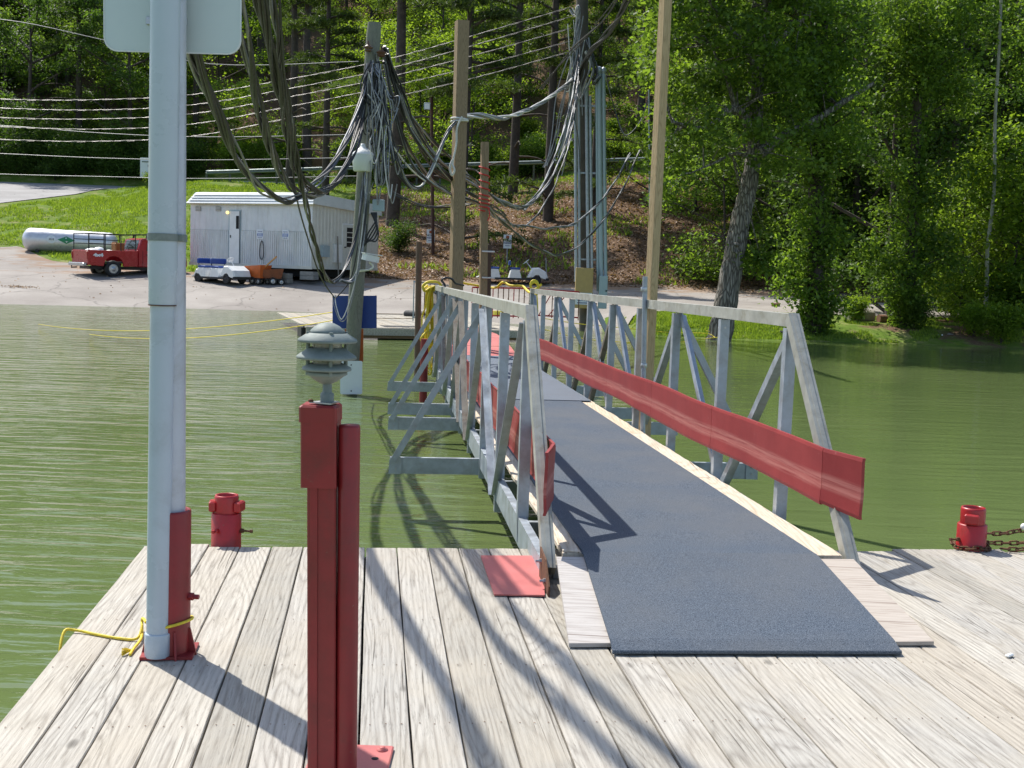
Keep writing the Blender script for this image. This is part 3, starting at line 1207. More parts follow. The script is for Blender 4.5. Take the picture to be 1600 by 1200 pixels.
g = foot(613, 355)
place_tree('tall_pine', g.x, g.y, 'thick dark pine trunk rising just right of the white trailer, behind the cable pole', sc=1.15, rz=0.4, name='pine_tree')
g = foot(716, 405)
t = place_tree('pine', g.x, g.y, 'leaning dark pine rising behind the tall square wooden post', sc=1.05, rz=2.0, name='pine_tree')
t.rotation_euler = (0, R(-3.2), 2.0)
g = foot(801, 303)
place_tree('tall_pine', g.x, g.y, 'straight dark pine high on the slope, left of the pair before the guard rail', sc=1.0, rz=1.2, name='pine_tree')
g = foot(856, 346)
place_tree('pine', g.x, g.y, 'straight dark pine lower on the slope between the square post and the meter pole', sc=1.1, rz=3.9, name='pine_tree')
g = foot(927, 332)
place_tree('pine', g.x, g.y, 'slim dark pine directly behind the conduit-covered meter pole', sc=.85, rz=5.0, name='pine_tree')
g = foot(1020, 300)
place_tree('maple', g.x, g.y, 'leafy maple behind the tall pale timber post', sc=.8, rz=.7, name='maple_tree')
g = foot(1085, 330)
place_tree('poplar', g.x, g.y, 'yellow-green poplar on the slope left of the leaning tree', sc=.8, rz=2.7, name='poplar_tree')
g = foot(1128, 440)
place_tree('understory_tree', g.x, g.y, 'small dark tree at the lot edge just behind the leaning trunk', sc=.9, rz=1.1, name='young_tree')
g = foot(1330, 440)
place_tree('oak', g.x, g.y, 'dark oak at the lot edge between the two ivy-grown trees', sc=.9, rz=4.1, name='oak_tree')
g = foot(1230, 430)
place_tree('oak', g.x, g.y, 'dark oak at the lot edge left of the nearer ivy-grown tree', sc=.85, rz=1.9, name='oak_tree')
g = ground(508, 312, 60)
place_tree('pine', g.x, g.y, 'dark pine standing behind the roof of the white trailer', sc=.95, rz=2.2, name='pine_tree')
g = ground(452, 290, 60)
place_tree('tall_pine', g.x, g.y, 'dark pine behind the guard rail, above the left half of the trailer roof', sc=1.0, rz=.1, name='pine_tree')
for px, d, sc, lab in ((360, 109, .95, 'bushy light green tree behind the guard rail, just right of the signpost'),
                       (545, 112, .9, 'bright young tree behind the guard rail, left of the cable pole top')):
    x = (px - 800) / 1850 * d
    place_tree('sapling', x, d, lab, sc=sc, rz=px, name='young_tree')
for k, (px, d, kd) in enumerate(((40, 110, 'oak'), (120, 112, 'pine'), (200, 110, 'oak'), (300, 113, 'pine'))):
    x = (px - 800) / 1850 * d
    place_tree(kd, x, d, ['shady oak at the left end of the far road edge', 'dark pine at the far road edge between two oaks',
                          'shady oak at the far road edge, beside the small white road sign', 'dark pine at the far road edge, seen just right of the signpost'][k],
               sc=1.05, rz=k, name=kd + '_tree')
g = ground(232, 285, 60)
place_tree('bright_shrub', (232 - 800) / 1850 * 96, 96, 'pale little shrub growing round the white road sign', 'shrub', .5, 1.0, name='shrub')
g = foot(598, 400)
place_tree('dark_shrub', g.x + .8, g.y + 1.0, 'green shrub against the right end of the trailer', 'shrub', .6, 2.0, name='shrub')
g = foot(1440, 500)


def trunk_px(pl, r0, r1, n=14):
    """trunk tube through (px, py, d) points"""
    P = spline([at(*p) for p in pl], 6)
    rad = [r0 + (r1 - r0) * i / (len(P) - 1) for i in range(len(P))]
    return P, rad


# ---- the leaning tree at the water's edge
b = onz(1122, 533, -0.05)
t = thing('leaning_tree', b, 'big grey-barked tree leaning right at the water\'s edge with yellow rope round its foot', 'tree')
P, rad = trunk_px([(1117, 548, b.y), (1126, 520, b.y), (1140, 440, b.y + .1), (1157, 345, b.y + .3), (1170, 290, b.y + .4), (1180, 220, b.y + .5), (1184, 130, b.y + .6), (1196, 20, b.y + .6), (1215, -150, b.y + .6)], .46, .12)
rad = [max(.10, r) for r in rad]
rad[0] *= 1.15
mb = MB()
mb.tube(P, 1, 18, radii=[r * (1 + .05 * math.sin(i * 2.1)) for i, r in enumerate(rad)])
# burl
bp = at(1150, 388, b.y - .42)
mb.lathe(bp, [(.2, -.04), (.17, .02), (.08, .05), (.1, .02), (.03, .0)], 14, axis=(0.1, -1, 0))
mb.build('trunk', BARK, t)
limbs = [([(1176, 215, b.y), (1160, 178, b.y - .4), (1138, 172, b.y - .8), (1112, 195, b.y - 1.1), (1085, 200, b.y - 1.3), (1050, 190, b.y - 1.6)], .17, .05),
         ([(1186, 240, b.y), (1225, 212, b.y + .5), (1270, 190, b.y + .9), (1320, 158, b.y + 1.2), (1365, 130, b.y + 1.4)], .22, .06),
         ([(1188, 120, b.y), (1160, 70, b.y - .8), (1120, 20, b.y - 1.4), (1080, -60, b.y - 2)], .14, .04),
         ([(1190, 90, b.y), (1240, 40, b.y + .8), (1300, -10, b.y + 1.4), (1350, -90, b.y + 2)], .14, .04),
         ([(1150, 178, b.y - .5), (1135, 120, b.y - 1), (1110, 70, b.y - 1.4)], .09, .03),
         ([(1178, 250, b.y), (1150, 240, b.y - 1.2), (1115, 255, b.y - 2.0), (1080, 270, b.y - 2.6)], .08, .02)]
tips = []
for pl, r0, r1 in limbs:
    mb = MB()
    Q = spline([at(*p) for p in pl], 5)
    mb.tube(Q, 1, 8, radii=[r0 + (r1 - r0) * i / (len(Q) - 1) for i in range(len(Q))])
    mb.build('limb', BARK, t)
    tips += [tuple(q) for q in Q[6:]]
rs = np.random.RandomState(5)
cl = []
while len(cl) < 330:
    px, py = rs.uniform(1015, 1290), rs.uniform(-190, 310)
    if px > 1200 and rs.uniform() < .45:
        continue
    if py > 270 and 1120 < px:
        continue
    if 1060 < px < 1200 and 210 < py < 300 and rs.uniform() < .7:
        continue
    cl.append(tuple(at(px, py, b.y + rs.uniform(-3.4, 3.0))))
cl = np.array(cl + [tuple(at(rs.uniform(1165, 1200), rs.uniform(355, 440), b.y + .2)) for _ in range(7)])
n = 105
Pn = np.repeat(cl, n, 0) + rs.normal(0, 1, (len(cl) * n, 3)) * np.array([.36, .36, .19]) * np.repeat(rs.uniform(.6, 1.2, len(cl)), n)[:, None]
lv, lf = leaves_np(Pn - np.array(b), .17, .65, rs, aspect=.75)
o = bpy.data.objects.new('crown', np_mesh('crown', [(lv, lf, 0, False)], [LEAF]))
o.parent = t
COL.objects.link(o)
# twigs in the crown
mb = MB()
for c in cl[::2]:
    q = min(tips, key=lambda q: sum((a - b2) ** 2 for a, b2 in zip(q, c)))
    q, c = Vector(q), Vector(c)
    mb.tube([q, q.lerp(c, .5) + Vector((0, 0, .15)), c], 1, 4, radii=[.03, .02, .008])
tag(mb.build('twigs', BARK, t), kind='stuff')


# ---- two ivy-grown trunks
def ivy_tree(base, pl, r0, r1, label, seed, n, spread, crown):
    rs = np.random.RandomState(seed)
    t = thing('ivy_tree', base, label, 'tree')
    P, rad = trunk_px(pl, r0, r1)
    rad[0] *= 1.3
    mb = MB()
    mb.tube(P, 1, 14, radii=rad)
    mb.build('trunk', BARKD, t)
    Pa = np.array([tuple(p) for p in P])
    k = rs.randint(0, len(Pa) - 1, n)
    f = rs.uniform(0, 1, n)[:, None]
    C = Pa[k] * (1 - f) + Pa[k + 1] * f
    # clumped: ivy hangs out in tufts
    tuft = np.abs(vnoise(C[:, 2] * 1.3, C[:, 0] * 0, seed)) * 2.2 + .35
    a = rs.uniform(0, 6.28, n)
    rr = (np.array(rad)[k] + .03 + np.abs(rs.normal(0, .24, n)) * tuft * spread * (.55 + .9 * np.abs(vnoise(C[:, 2] * 2.1 + 5, a * 1.3, seed + 3)) * 2))
    C = C + np.stack([np.cos(a) * rr, np.sin(a) * rr, rs.normal(0, .2, n)], 1)
    lv, lf = leaves_np(C - np.array(base), .15, .7, rs, aspect=.8)
    o = bpy.data.objects.new('ivy', np_mesh('ivy', [(lv, lf, 0, False)], [LEAF]))
    o.parent = t
    COL.objects.link(o)
    cl = []
    for (px, py, dd, rx) in crown:
        mb = MB()
        c = at(px, py, base[1] + dd)
        q = min(P, key=lambda q: (q - c).length + abs(q.z - c.z + .8))
        mb.tube([q, q.lerp(c, .5) + Vector((0, 0, .15)), c], 1, 5, radii=[.05, .03, .01])
        for _ in range(9):
            tt = rs.uniform(.35, 1.1)
            cl.append(tuple(q.lerp(c, tt) + Vector(rs.normal(0, .35, 3)) * rx))
        mb.build('limb', BARKD, t)
    cl = np.array(cl)
    m = 75
    Pn = np.repeat(cl, m, 0) + rs.normal(0, 1, (len(cl) * m, 3)) * np.array([.38, .38, .2])
    lv, lf = leaves_np(Pn - np.array(base), .16, .65, rs, aspect=.7)
    o = bpy.data.objects.new('crown', np_mesh('crown', [(lv, lf, 0, False)], [LEAF]))
    o.parent = t
    COL.objects.link(o)
    return t


b = onz(1272, 531, 0.0)
b.y += .3
ivy_tree(b, [(1270, 545, b.y), (1272, 500, b.y), (1275, 420, b.y), (1276, 250, b.y + .2), (1282, 100, b.y + .3), (1285, -150, b.y + .4)], .36, .22,
         'ivy-covered trunk standing in the lake right of the leaning tree', 41, 7000, 1.15,
         [(rs.uniform(1190, 1370), rs.uniform(-120, 260), rs.uniform(-3, 3), 1.2) for _ in range(26)] +
         [(1232, 445, -.6, .6), (1225, 380, -.5, .7), (1250, 330, -.8, .8), (1300, 360, -.5, .6), (1310, 470, -.3, .5)])
b = onz(1418, 534, 0.0)
b.y += .8
ivy_tree(b, [(1405, 545, b.y), (1412, 500, b.y), (1422, 420, b.y), (1428, 300, b.y + .2), (1432, 190, b.y + .3), (1440, -150, b.y + .4)], .30, .14,
         'second ivy-covered trunk with a leafy sunlit bough to its left, by the log', 43, 7000, 1.5,
         [(rs.uniform(1370, 1520), rs.uniform(-120, 220), rs.uniform(-3, 3), 1.2) for _ in range(22)] +
         [(1370, 385, -1.2, .8), (1352, 400, -1.4, .6), (1380, 330, -1, .8), (1400, 260, -.8, .8), (1470, 300, -.6, .9), (1480, 400, -.6, .9), (1382, 440, -1, .6)])
# pale thin trunk at the right
b = onz(1540, 536, 0.0)
b.y += 1.2
t = thing('pale_sapling', (b.x, b.y, h1(b.x, b.y)), 'thin crooked pale-barked tree near the right edge of the picture', 'tree')
P, rad = trunk_px([(1538, 520, b.y), (1542, 440, b.y), (1543, 385, b.y - .2), (1553, 300, b.y - .2), (1555, 180, b.y), (1562, 60, b.y), (1566, -80, b.y)], .085, .05)
mb = MB()
mb.tube(P, 1, 9, radii=rad)
mb.build('trunk', paint('pale_bark', (0.42, 0.40, 0.34), .9, 0, .3, 3, dirt=(.15, .14, .11), bump=.5), t)
cl = np.array([tuple(at(rs.uniform(1490, 1650), rs.uniform(-150, 160), b.y + rs.uniform(-1.5, 2))) for _ in range(60)])
Pn = np.repeat(cl, 80, 0) + rs.normal(0, 1, (len(cl) * 80, 3)) * np.array([.4, .4, .22])
lv, lf = leaves_np(Pn - np.array(t.location), .15, .65, rs, aspect=.7)
o = bpy.data.objects.new('crown', np_mesh('crown', [(lv, lf, 0, False)], [LEAF]))
o.parent = t
COL.objects.link(o)
# pine outside the right edge with boughs reaching in
place_tree('tall_pine', 20.5, 43.5, 'dark pine by the right bank whose boughs reach in at the top right corner', sc=.82, rz=1.0, name='pine_tree')
place_tree('oak', 15.2, 48.0, 'dark oak filling the upper right between the ivy-grown trees and the pine', sc=.85, rz=2.0, name='oak_tree')
# shrubs on the bank, one by one
SB = [(1352, 527, .42, 'bright_shrub', 'low bright shrub on the bank between the two ivy-grown trunks'),
      (1448, 533, .55, 'shrub', 'shrub right of the second ivy-grown trunk, left of the culvert'),
      (1505, 520, .7, 'bright_shrub', 'green shrub hanging directly over the culvert mouth'),
      (1545, 538, .5, 'bright_shrub', 'light shrub on the bank right of the culvert'),
      (1590, 541, .6, 'bright_shrub', 'full shrub at the right edge of the picture by the water')]
for px, py, s_, kd, lab in SB:
    q = onz(px, py, 0.1)
    place_tree(kd, q.x, q.y + 1.4, lab, 'shrub', s_, px * .1, name='shrub')


# ---- grass blades and fallen leaves
def tris_np(P, h, w, rs):
    n = len(P)
    a = rs.uniform(0, 6.28, n)
    hh = h * rs.uniform(.5, 1.3, n)
    dx, dy = np.cos(a) * w, np.sin(a) * w
    V = np.empty((n, 3, 3))
    V[:, 0] = P - np.stack([dx, dy, 0 * a + .01], 1)
    V[:, 1] = P + np.stack([dx, dy, 0 * a - .01], 1)
    V[:, 2] = P + np.stack([rs.normal(0, .3, n) * hh, rs.normal(0, .3, n) * hh, hh], 1)
    return V.reshape(-1, 3), np.arange(n * 3).reshape(-1, 3)


def sample(n, x0, x1, y0, y1, keep):
    out = []
    while sum(len(o) for o in out) < n:
        X = rs.uniform(x0, x1, n)
        Y = rs.uniform(y0, y1, n)
        m = keep(X, Y)
        out.append(np.stack([X[m], Y[m]], 1))
    a = np.concatenate(out)[:n]
    return np.column_stack([a, H(a[:, 0], a[:, 1])])


lotY1 = lambda X: np.interp(X, [-70, -40, -28, -24.5, -21, -15, -5, 5, 20, 45], [70, 68, 66.5, 63.0, 61.2, 60.3, 60.6, 61.0, 61.6, 62]) + .4
P1 = sample(60000, -34, -2, 61, 99, lambda X, Y: (vnoise(X / .7, Y / .9, 61) + .6 * vnoise(X / 2.3, Y / 3.1, 62) < .16) &  (Y > lotY1(X)) & (X > np.interp(Y, [60, 80, 98], [-50, -34.2, -32.2])) & (X + .125 * Y < vnoise(X / 2, Y / 2, 6) * 4 - .5))
v1, f1 = tris_np(P1, .16, .035, rs)
o = bpy.data.objects.new('lawn_grass', np_mesh('lawn_grass', [(v1, f1, 0, False)], [GRASSM]))
COL.objects.link(o)
tag(o, kind='stuff')
P1 = sample(40000, 3, 24, 39, 48, lambda X, Y: ((X < 11) | (vnoise(X / .6, Y / .6, 16) > .12)) &  (Y > Ys(X) + .15) & (Y < np.interp(X, [3, 4.6, 8, 45], [41, 45.0, 46.5, 48])) & (vnoise(X / .8, Y / .8, 6) > -.38))
v1, f1 = tris_np(P1, .10, .018, rs)
o = bpy.data.objects.new('bank_grass', np_mesh('bank_grass', [(v1, f1, 0, False)], [GRASSM]))
COL.objects.link(o)
tag(o, kind='stuff')
P1 = sample(16000, -12, 26, 62, 99, lambda X, Y: (vnoise(X / 2.5, Y / 2.5, 12) > .12) | (Y > 92))
v1, f1 = tris_np(P1, .22, .05, rs)
o = bpy.data.objects.new('slope_weeds', np_mesh('slope_weeds', [(v1, f1, 0, False)], [GRASSM]))
COL.objects.link(o)
tag(o, kind='stuff')
P1 = sample(60000, -9, 30, 60.6, 97, lambda X, Y: Y > lotY1(X) - 1.2 - (vnoise(X, Y, 5) > .2) * 1.5)
P1[:, 2] += .05
v1, f1 = leaves_np(P1, .15, .35, rs, aspect=.7)
o = bpy.data.objects.new('fallen_leaves', np_mesh('fallen_leaves', [(v1, f1, 0, False)], [LITTERM]))
COL.objects.link(o)
tag(o, kind='stuff')

# ================================================================== THE DOCK
DA = R(6.75)                                  # heading of the dock boards
DU = Vector((-math.sin(DA), math.cos(DA), 0))  # along the boards, away from the camera
DV = Vector((math.cos(DA), math.sin(DA), 0))   # across them, to the right
DO = Vector((-2.004, 6.43, 0.55))              # far left corner of the deck
ZD = 0.55
UP = Vector((0, 0, 1))


def dk(v, u, z=0.0):
    """deck coordinates: v right of the far left corner, u away from it (negative = nearer)"""
    return DO + DV * v + DU * u + UP * z


dock = thing('floating_dock', DO, 'weathered grey plank dock in the foreground carrying the signpost and red lamp post', 'dock')
bw = 0.1745
r2 = random.Random(3)
for k in range(36):
    wdt = bw - 0.0055 - r2.uniform(0, .004) * (k % 3 == 0)
    v0 = k * bw
    mb = MB()
    far = 0.0 + r2.uniform(-.012, .012) + (0.05 if k == 1 else 0) + (.06 if 24 < k < 29 else 0)
    L0, L1 = -5.4, far
    if k == 26:
        far += .03
    nseg = 14
    rings = []
    cup = r2.uniform(-.0012, .0018)
    for i in range(nseg + 1):
        u = L0 + (L1 - L0) * i / nseg
        wob = r2.uniform(-.0012, .0012)
        e0, e1 = r2.uniform(-.0015, .0015), r2.uniform(-.0015, .0015)
        if i == nseg:
            e0 = e1 = 0
        pr = [(e0, -.038), (wdt + e1, -.038), (wdt + e1, -.004), (wdt - .003 + e1, cup), (wdt * .5, wob - cup), (.003 + e0, cup), (e0, -.004)]
        rings.append([dk(v0 + a, u, b) for a, b in pr])
    mb.loft(rings)
    o = mb.build('plank', MATS['dock_wood'], dock, org=dk(v0, L0))
    # turn the piece so its own Y runs along the board
    o.rotation_euler = (0, 0, DA)
    me = o.data
    ca, sa = math.cos(-DA), math.sin(-DA)
    for vv in me.vertices:
        x, y, z = vv.co
        vv.co = (x * ca - y * sa, x * sa + y * ca, z)
# two framing beams and the joists under the boards
for (a, b) in ((dk(.02, -.06, -.14), dk(6.25, -.06, -.14)), (dk(.03, -5.3, -.14), dk(.03, -.1, -.14))):
    mb = MB()
    mb.beam(a, b, .05, .19, side=UP.cross(Vector(b) - Vector(a)))
    mb.build('rim_joist', MATS['old_wood'], dock)
for k in range(9):
    u = -1.37 - .615 * (k - 0)
    if k == 0:
        u = -.75
    mb = MB()
    mb.beam(dk(.06, u, -.135), dk(6.2, u, -.135), .05, .18, side=DU)
    mb.build('joist', MATS['old_wood'], dock)
for k in range(3):
    mb = MB()
    mb.box(dk(.9 + 2.2 * k, -2.5, -.50), (1.5, 4.6, .52), rz=DA, bev=.05)
    mb.build('float', BLACKR, dock)
# nail heads, two or three to each board at each joist
mb = MB()
for k in range(36):
    for j in range(8):
        u = -.75 - .0 if j == 0 else -1.37 - .615 * (j - 1)
        if j == 0:
            u = -.09
        for a in (.035, .087, .14):
            c = dk(k * bw + a + r2.uniform(-.006, .006), u + r2.uniform(-.008, .008), .0028)
            n = 6
            ring = [c + DV * math.cos(6.283 * q / n) * .0034 + DU * math.sin(6.283 * q / n) * .0034 for q in range(n)]
            mb.add(ring, [tuple(range(n))])
tag(mb.build('nail_heads', RUST, dock, recalc=False), kind='stuff')

# red steel plate lying on the boards
pl = [onz(751, 871.5, ZD), onz(848, 872, ZD), onz(851, 934, ZD), onz(772, 932.5, ZD)]
mb = MB()
mb.prism([p + UP * .006 for p in pl], (0, 0, .008))
tag(mb.build('steel_plate', PINK), 'flat faded red steel plate lying on the planks left of the ramp', 'plate')
# small white scrap on the planks
c = onz(1577, 1027, ZD)
mb = MB()
mb.box(c + UP * .009, (.045, .02, .012), rz=.7, bev=.004)
tag(mb.build('bottle_cap', WHITE), 'small white scrap lying on the planks at far right', 'litter')

# ------------------------------------------------------------------ pile sleeves (short red pipes)
def sleeve(base, r, h1_, r2_, h2, label, lug_dirs, bolt_dirs):
    t = thing('pipe_sleeve', base, label, 'pipe')
    mb = MB()
    mb.lathe(base + UP * -.3, [(r, 0), (r, .3 + h1_ - .006), (r - .006, .3 + h1_), (r2_ * .8, .3 + h1_)], 28)
    mb.build('sleeve', BRED, t)
    mb = MB()
    prof = [(r2_, h1_ - .01), (r2_, h1_ + h2 - .012), (r2_ - .004, h1_ + h2), (r2_ - .012, h1_ + h2), (r2_ - .015, h1_ + h2 - .006), (r2_ - .015, h1_ + .02), (.004, h1_ + .018)]
    mb.lathe(base, prof, 28, cap=False)
    cl = mb.build('collar', BRED, t)
    for a in lug_dirs:
        d = Vector((math.cos(a), math.sin(a), 0))
        mb = MB()
        mb.box(base + d * (r2_ + .010) + UP * (h1_ + h2 * .38), (.038, .085, h2 * .60), rz=a, bev=.008)
        mb.build('clamp_lug', BRED, cl)
    for a, z, ln in bolt_dirs:
        d = Vector((math.cos(a), math.sin(a), 0))
        mb = MB()
        mb.lathe(base + d * (r - .01) + UP * z, [(.013, 0), (.013, .028), (.010, .03), (.006, .032), (.006, ln)], 6, axis=d, smooth=False)
        mb.lathe(base + d * (r - .01 + ln - .008) + UP * z, [(.010, 0), (.010, .014)], 6, axis=d, smooth=False)
        mb.build('bolt', RUST if ln > .05 else BRED, t)
    return t


bl = onz(348, 853, ZD) + Vector((0, .08, 0))
sleeve(bl, .083, .175, .067, .10, 'short red pipe sleeve at the far left corner of the dock', (R(-10), R(190)), ((R(-8), .075, .075), (R(-112), .085, .05)))
br_ = onz(1525, 862, ZD) + Vector((0, .085, 0))
sleeve(br_, .087, .155, .073, .10, 'short red pipe sleeve with a rusty chain round its foot, at the right edge', (R(-115),), ((R(196), .06, .07),))

# chain: every link an own part, one shared mesh
ch = thing('rusty_chain', br_, 'rusty chain wrapped round the right pipe sleeve and trailing off to the right', 'chain')
mb = MB()
L_, W_, rr_ = .028, .012, .0050
P = [(math.cos(a) * W_ + 0, math.sin(a) * W_ + (L_ - W_ if math.sin(a) > 0 else -(L_ - W_)), 0) for a in [6.283 * k / 14 for k in range(15)]]
mb.tube(P, rr_, 6, cap=False)
link_me = mb.mesh('link', RUST)


def chain(path):
    P = spline(path, 24)
    acc, last, k = 0, P[0], 0
    for i in range(1, len(P)):
        acc += (P[i] - P[i - 1]).length
        if acc >= .040:
            acc = 0
            d = (P[i] - last).normalized()
            o = bpy.data.objects.new('link', link_me)
            o.parent = ch
            o.location = (P[i] + last) / 2 - br_
            q = d.to_track_quat('Y', 'Z')
            from mathutils import Quaternion
            o.rotation_mode = 'QUATERNION'
            o.rotation_quaternion = q @ Quaternion((0, 1, 0), (math.pi / 2 if k % 2 else .25) + r2.uniform(-.3, .3))
            COL.objects.link(o)
            last = P[i]
            k += 1


chain([br_ + Vector((math.cos(a) * .105, math.sin(a) * .105, .018 + .008 * math.sin(a * 3))) for a in [R(150 + 20 * k) for k in range(13)]] + [br_ + Vector((.25, .05, .03)), br_ + Vector((.42, -.03, .06)), br_ + Vector((.62, .04, .05)), br_ + Vector((.9, -.05, .05))])
chain([br_ + Vector((.10, .03, .09)), br_ + Vector((.2, .0, .10)), br_ + Vector((.32, .02, .12)), br_ + Vector((.46, -.01, .12)), br_ + Vector((.66, .03, .10)), br_ + Vector((.95, 0, .1))])
chain([br_ + Vector((.16, -.06, .02)), br_ + Vector((.28, -.1, .03)), br_ + Vector((.40, -.04, .09)), br_ + Vector((.52, -.09, .04)), br_ + Vector((.7, -.12, .03))])
mb = MB()
mb.ball(br_ + Vector((.315, .0, .145)), .022, 10)
tag(mb.build('shackle_pin', WHITE), 'pale knob sitting on top of the heaped chain by the right pipe sleeve', 'knob')

# ------------------------------------------------------------------ the signpost
pb = onz(262, 1024, ZD) + Vector((0, .03, 0))
sp_ = thing('signpost', pb, 'tall grey twin-pipe post in a red sleeve with the back of a sign, at left', 'signpost')
ptop = at(266, 0, pb.y)
lean = (ptop - pb) / (ptop.z - pb.z)
topz = 2.6
A = pb + UP * .01
B = pb + lean * (topz + 1.0)
mb = MB()
mb.tube([A, B], .0605, 26)
mb.build('back_pipe', PIPE, sp_)
mb = MB()
mb.lathe(pb, [(.080, -.2), (.080, .585), (.077, .592), (.069, .592), (.068, .55)], 32, cap=False)
slv = mb.build('red_sleeve', RED, sp_)
for a in (R(-62), R(-5), R(90), R(200), R(-118)):
    d = Vector((math.cos(a), math.sin(a), 0))
    n = Vector((-d.y, d.x, 0)) * .004
    mb = MB()
    mb.prism([pb + d * .075 + n, pb + d * .112 + n, pb + d * .085 + UP * .11 + n, pb + d * .075 + UP * .115 + n], n * -2)
    mb.build('fin', RED, slv)
mb = MB()
mb.box(pb + UP * .008, (.205, .19, .012), rz=DA)
mb.build('foot_plate', RED, sp_)
mb = MB()
d = Vector((.98, -.1, 0)).normalized()
mb.lathe(pb + d * .075 + UP * .24, [(.016, 0), (.016, .022), (.010, .024), (.010, .045)], 6, axis=d, smooth=False)
mb.build('bolt', RED, sp_)
# PVC conduit in front, with couplings
f0 = onz(241, 1034, ZD) + Vector((0, .045, 0)) + UP * .01
fm = at(253.5, 476, f0.y)
ft = at(258.5, 0, f0.y)
ln1 = (ft - fm) / (ft.z - fm.z)
mb = MB()
mb.tube([f0, fm], .0455, 26)
mb.build('lower_conduit', PVC, sp_)
mb = MB()
mb.lathe(f0, [(.050, 0), (.052, .005), (.052, .092), (.050, .097), (.045, .098)], 26, axis=fm - f0)
mb.build('coupling', PVC, sp_)
mb = MB()
dl = (ft - fm).length
mb.lathe(fm, [(.0505, 0), (.052, .004), (.052, .090), (.054, .10), (.056, .12), (.0565, dl + 1.4)], 28, axis=ft - fm)
mb.build('upper_conduit', PVC, sp_)
mb = MB()
mb.lathe(fm - UP * .004, [(.0535, 0), (.0535, .004)], 26, axis=ft - fm)
mb.build('joint_line', RUST, sp_)
# steel band round both pipes
q = at(262, 371, f0.y)
zc = q.z
cf = fm + ln1 * (zc - fm.z)
cb = pb + lean * (zc - pb.z)
mb = MB()
ax = (cb - cf)
ax.z = 0
dy = ax.normalized()
dx = Vector((dy.y, -dy.x, 0))
ring = []
for k in range(15):
    a = math.pi * k / 14
    ring.append(cf + dx * math.cos(a) * .0595 - dy * math.sin(a) * .0595)
for k in range(15):
    a = math.pi * k / 14
    ring.append(cb - dx * math.cos(a) * .065 + dy * math.sin(a) * .065)
rg = [[Vector((p.x, p.y, zc + z)) for p in ring] for z in (-.014, -.012, .012, .014)]
mb.loft(rg, False)
mb.build('band', GREENM, sp_)
mb = MB()
mb.box(Vector((cf.x + .068, cf.y + .01, zc)), (.02, .03, .026), bev=.003)
mb.build('band_clasp', GREENM, sp_)
# the sign: only its bare back is seen
sd = pb.y + .075
c1, c2 = at(162, 80, sd), at(377, 86, sd)
sx = (c2 - c1)
W = sx.length
sx.normalize()
sz = Vector((-sx.z, 0, sx.x)).normalized()
if sz.z < 0:
    sz = -sz
hgt = .75
rad = .055
pts2 = []
for (cx, cz, a0) in ((rad, rad, 180), (W - rad, rad, 270), (W - rad, hgt - rad, 0), (rad, hgt - rad, 90)):
    for k in range(7):
        a = R(a0 + 90 * k / 6)
        pts2.append((cx + rad * math.cos(a), cz + rad * math.sin(a)))
base = c1 + Vector((0, 0, 0))
bk = Vector((0, 1, 0))
mb = MB()
mb.prism([base + sx * a + sz * b for a, b in pts2], bk * .003)
s_ = mb.build('sign_panel', SIGNB, sp_)
mb = MB()     # pale reflective rim turned a little over the edge
mb.loft([[base + sx * a + sz * b - bk * .0015 for a, b in pts2],
         [base + sx * a + sz * b - bk * .0022 for a, b in [((a - W / 2) * (1 - .018) + W / 2, (b - hgt / 2) * (1 - .014) + hgt / 2) for a, b in pts2]]], False)
mb.build('sign_rim', WHITE, s_)
for z in (.12, .55):
    c = base + sx * (W * .46) + sz * z
    mb = MB()
    mb.box(c - bk * .004 + UP * 0, (.16, .012, .03), bev=.002)
    mb.build('bracket', STEEL, s_)

# yellow line tied round the foot
yr = thing('yellow_line', onz(105, 990, ZD), 'thin yellow line tied round the signpost foot and over the dock edge', 'rope')
mb = MB()
e1 = [onz(92, 1003, ZD) + UP * -.12, onz(99, 993, ZD) + UP * .01, onz(118, 989, ZD) + UP * .012, onz(150, 994, ZD) + UP * .008, onz(185, 1000, ZD) + UP * .008, onz(214, 1002, ZD) + UP * .012, onz(222, 996, ZD) + UP * .05]
mb.tube(spline([onz(92, 1003, ZD) + UP * -.5] + e1, 6), .0062, 7)
mb.build('rope', YROPE, yr)
mb = MB()
loop = [pb + Vector((math.cos(a) * .088, math.sin(a) * .088 + .0, .125 + .022 * math.cos(a + .3))) for a in [R(-100 + 20 * k) for k in range(17)]]
mb.tube(spline([onz(221, 1003, ZD) + UP * .02] + loop[-4:][::-1] + loop[::1][:12], 4) if False else spline(loop, 4), .0062, 7)
mb.build('rope', YROPE, yr)
mb = MB()
mb.tube(spline([pb + Vector((-.09, -.02, .13)), onz(222, 985, ZD) + UP * .05, onz(221, 1003, ZD) + UP * .02, onz(209, 1018, ZD) + UP * .012, onz(203, 1026, ZD) + UP * .008], 6), .0062, 7)
mb.build('rope_end', YROPE, yr)
mb = MB()
for k in range(22):
    a = r2.uniform(-.9, .9)
    c = onz(207, 1020, ZD) + UP * .012
    mb.tube([c, c + Vector((-.02 * math.cos(a) - .01, -.04 + .02 * math.sin(a), r2.uniform(-.008, .02)))], .0016, 4)
tag(mb.build('frayed_end', YROPE, yr), kind='stuff')

# ------------------------------------------------------------------ red lamp post with louvred lantern
LD = 3.55
lpb = Vector((at(503, 1200, LD).x, LD, ZD))
lp = thing('lamp_post', lpb, 'dark red post in the foreground topped by a green louvred lantern', 'lamp post')


def lx(px, py, d=LD):
    return at(px, py, d)


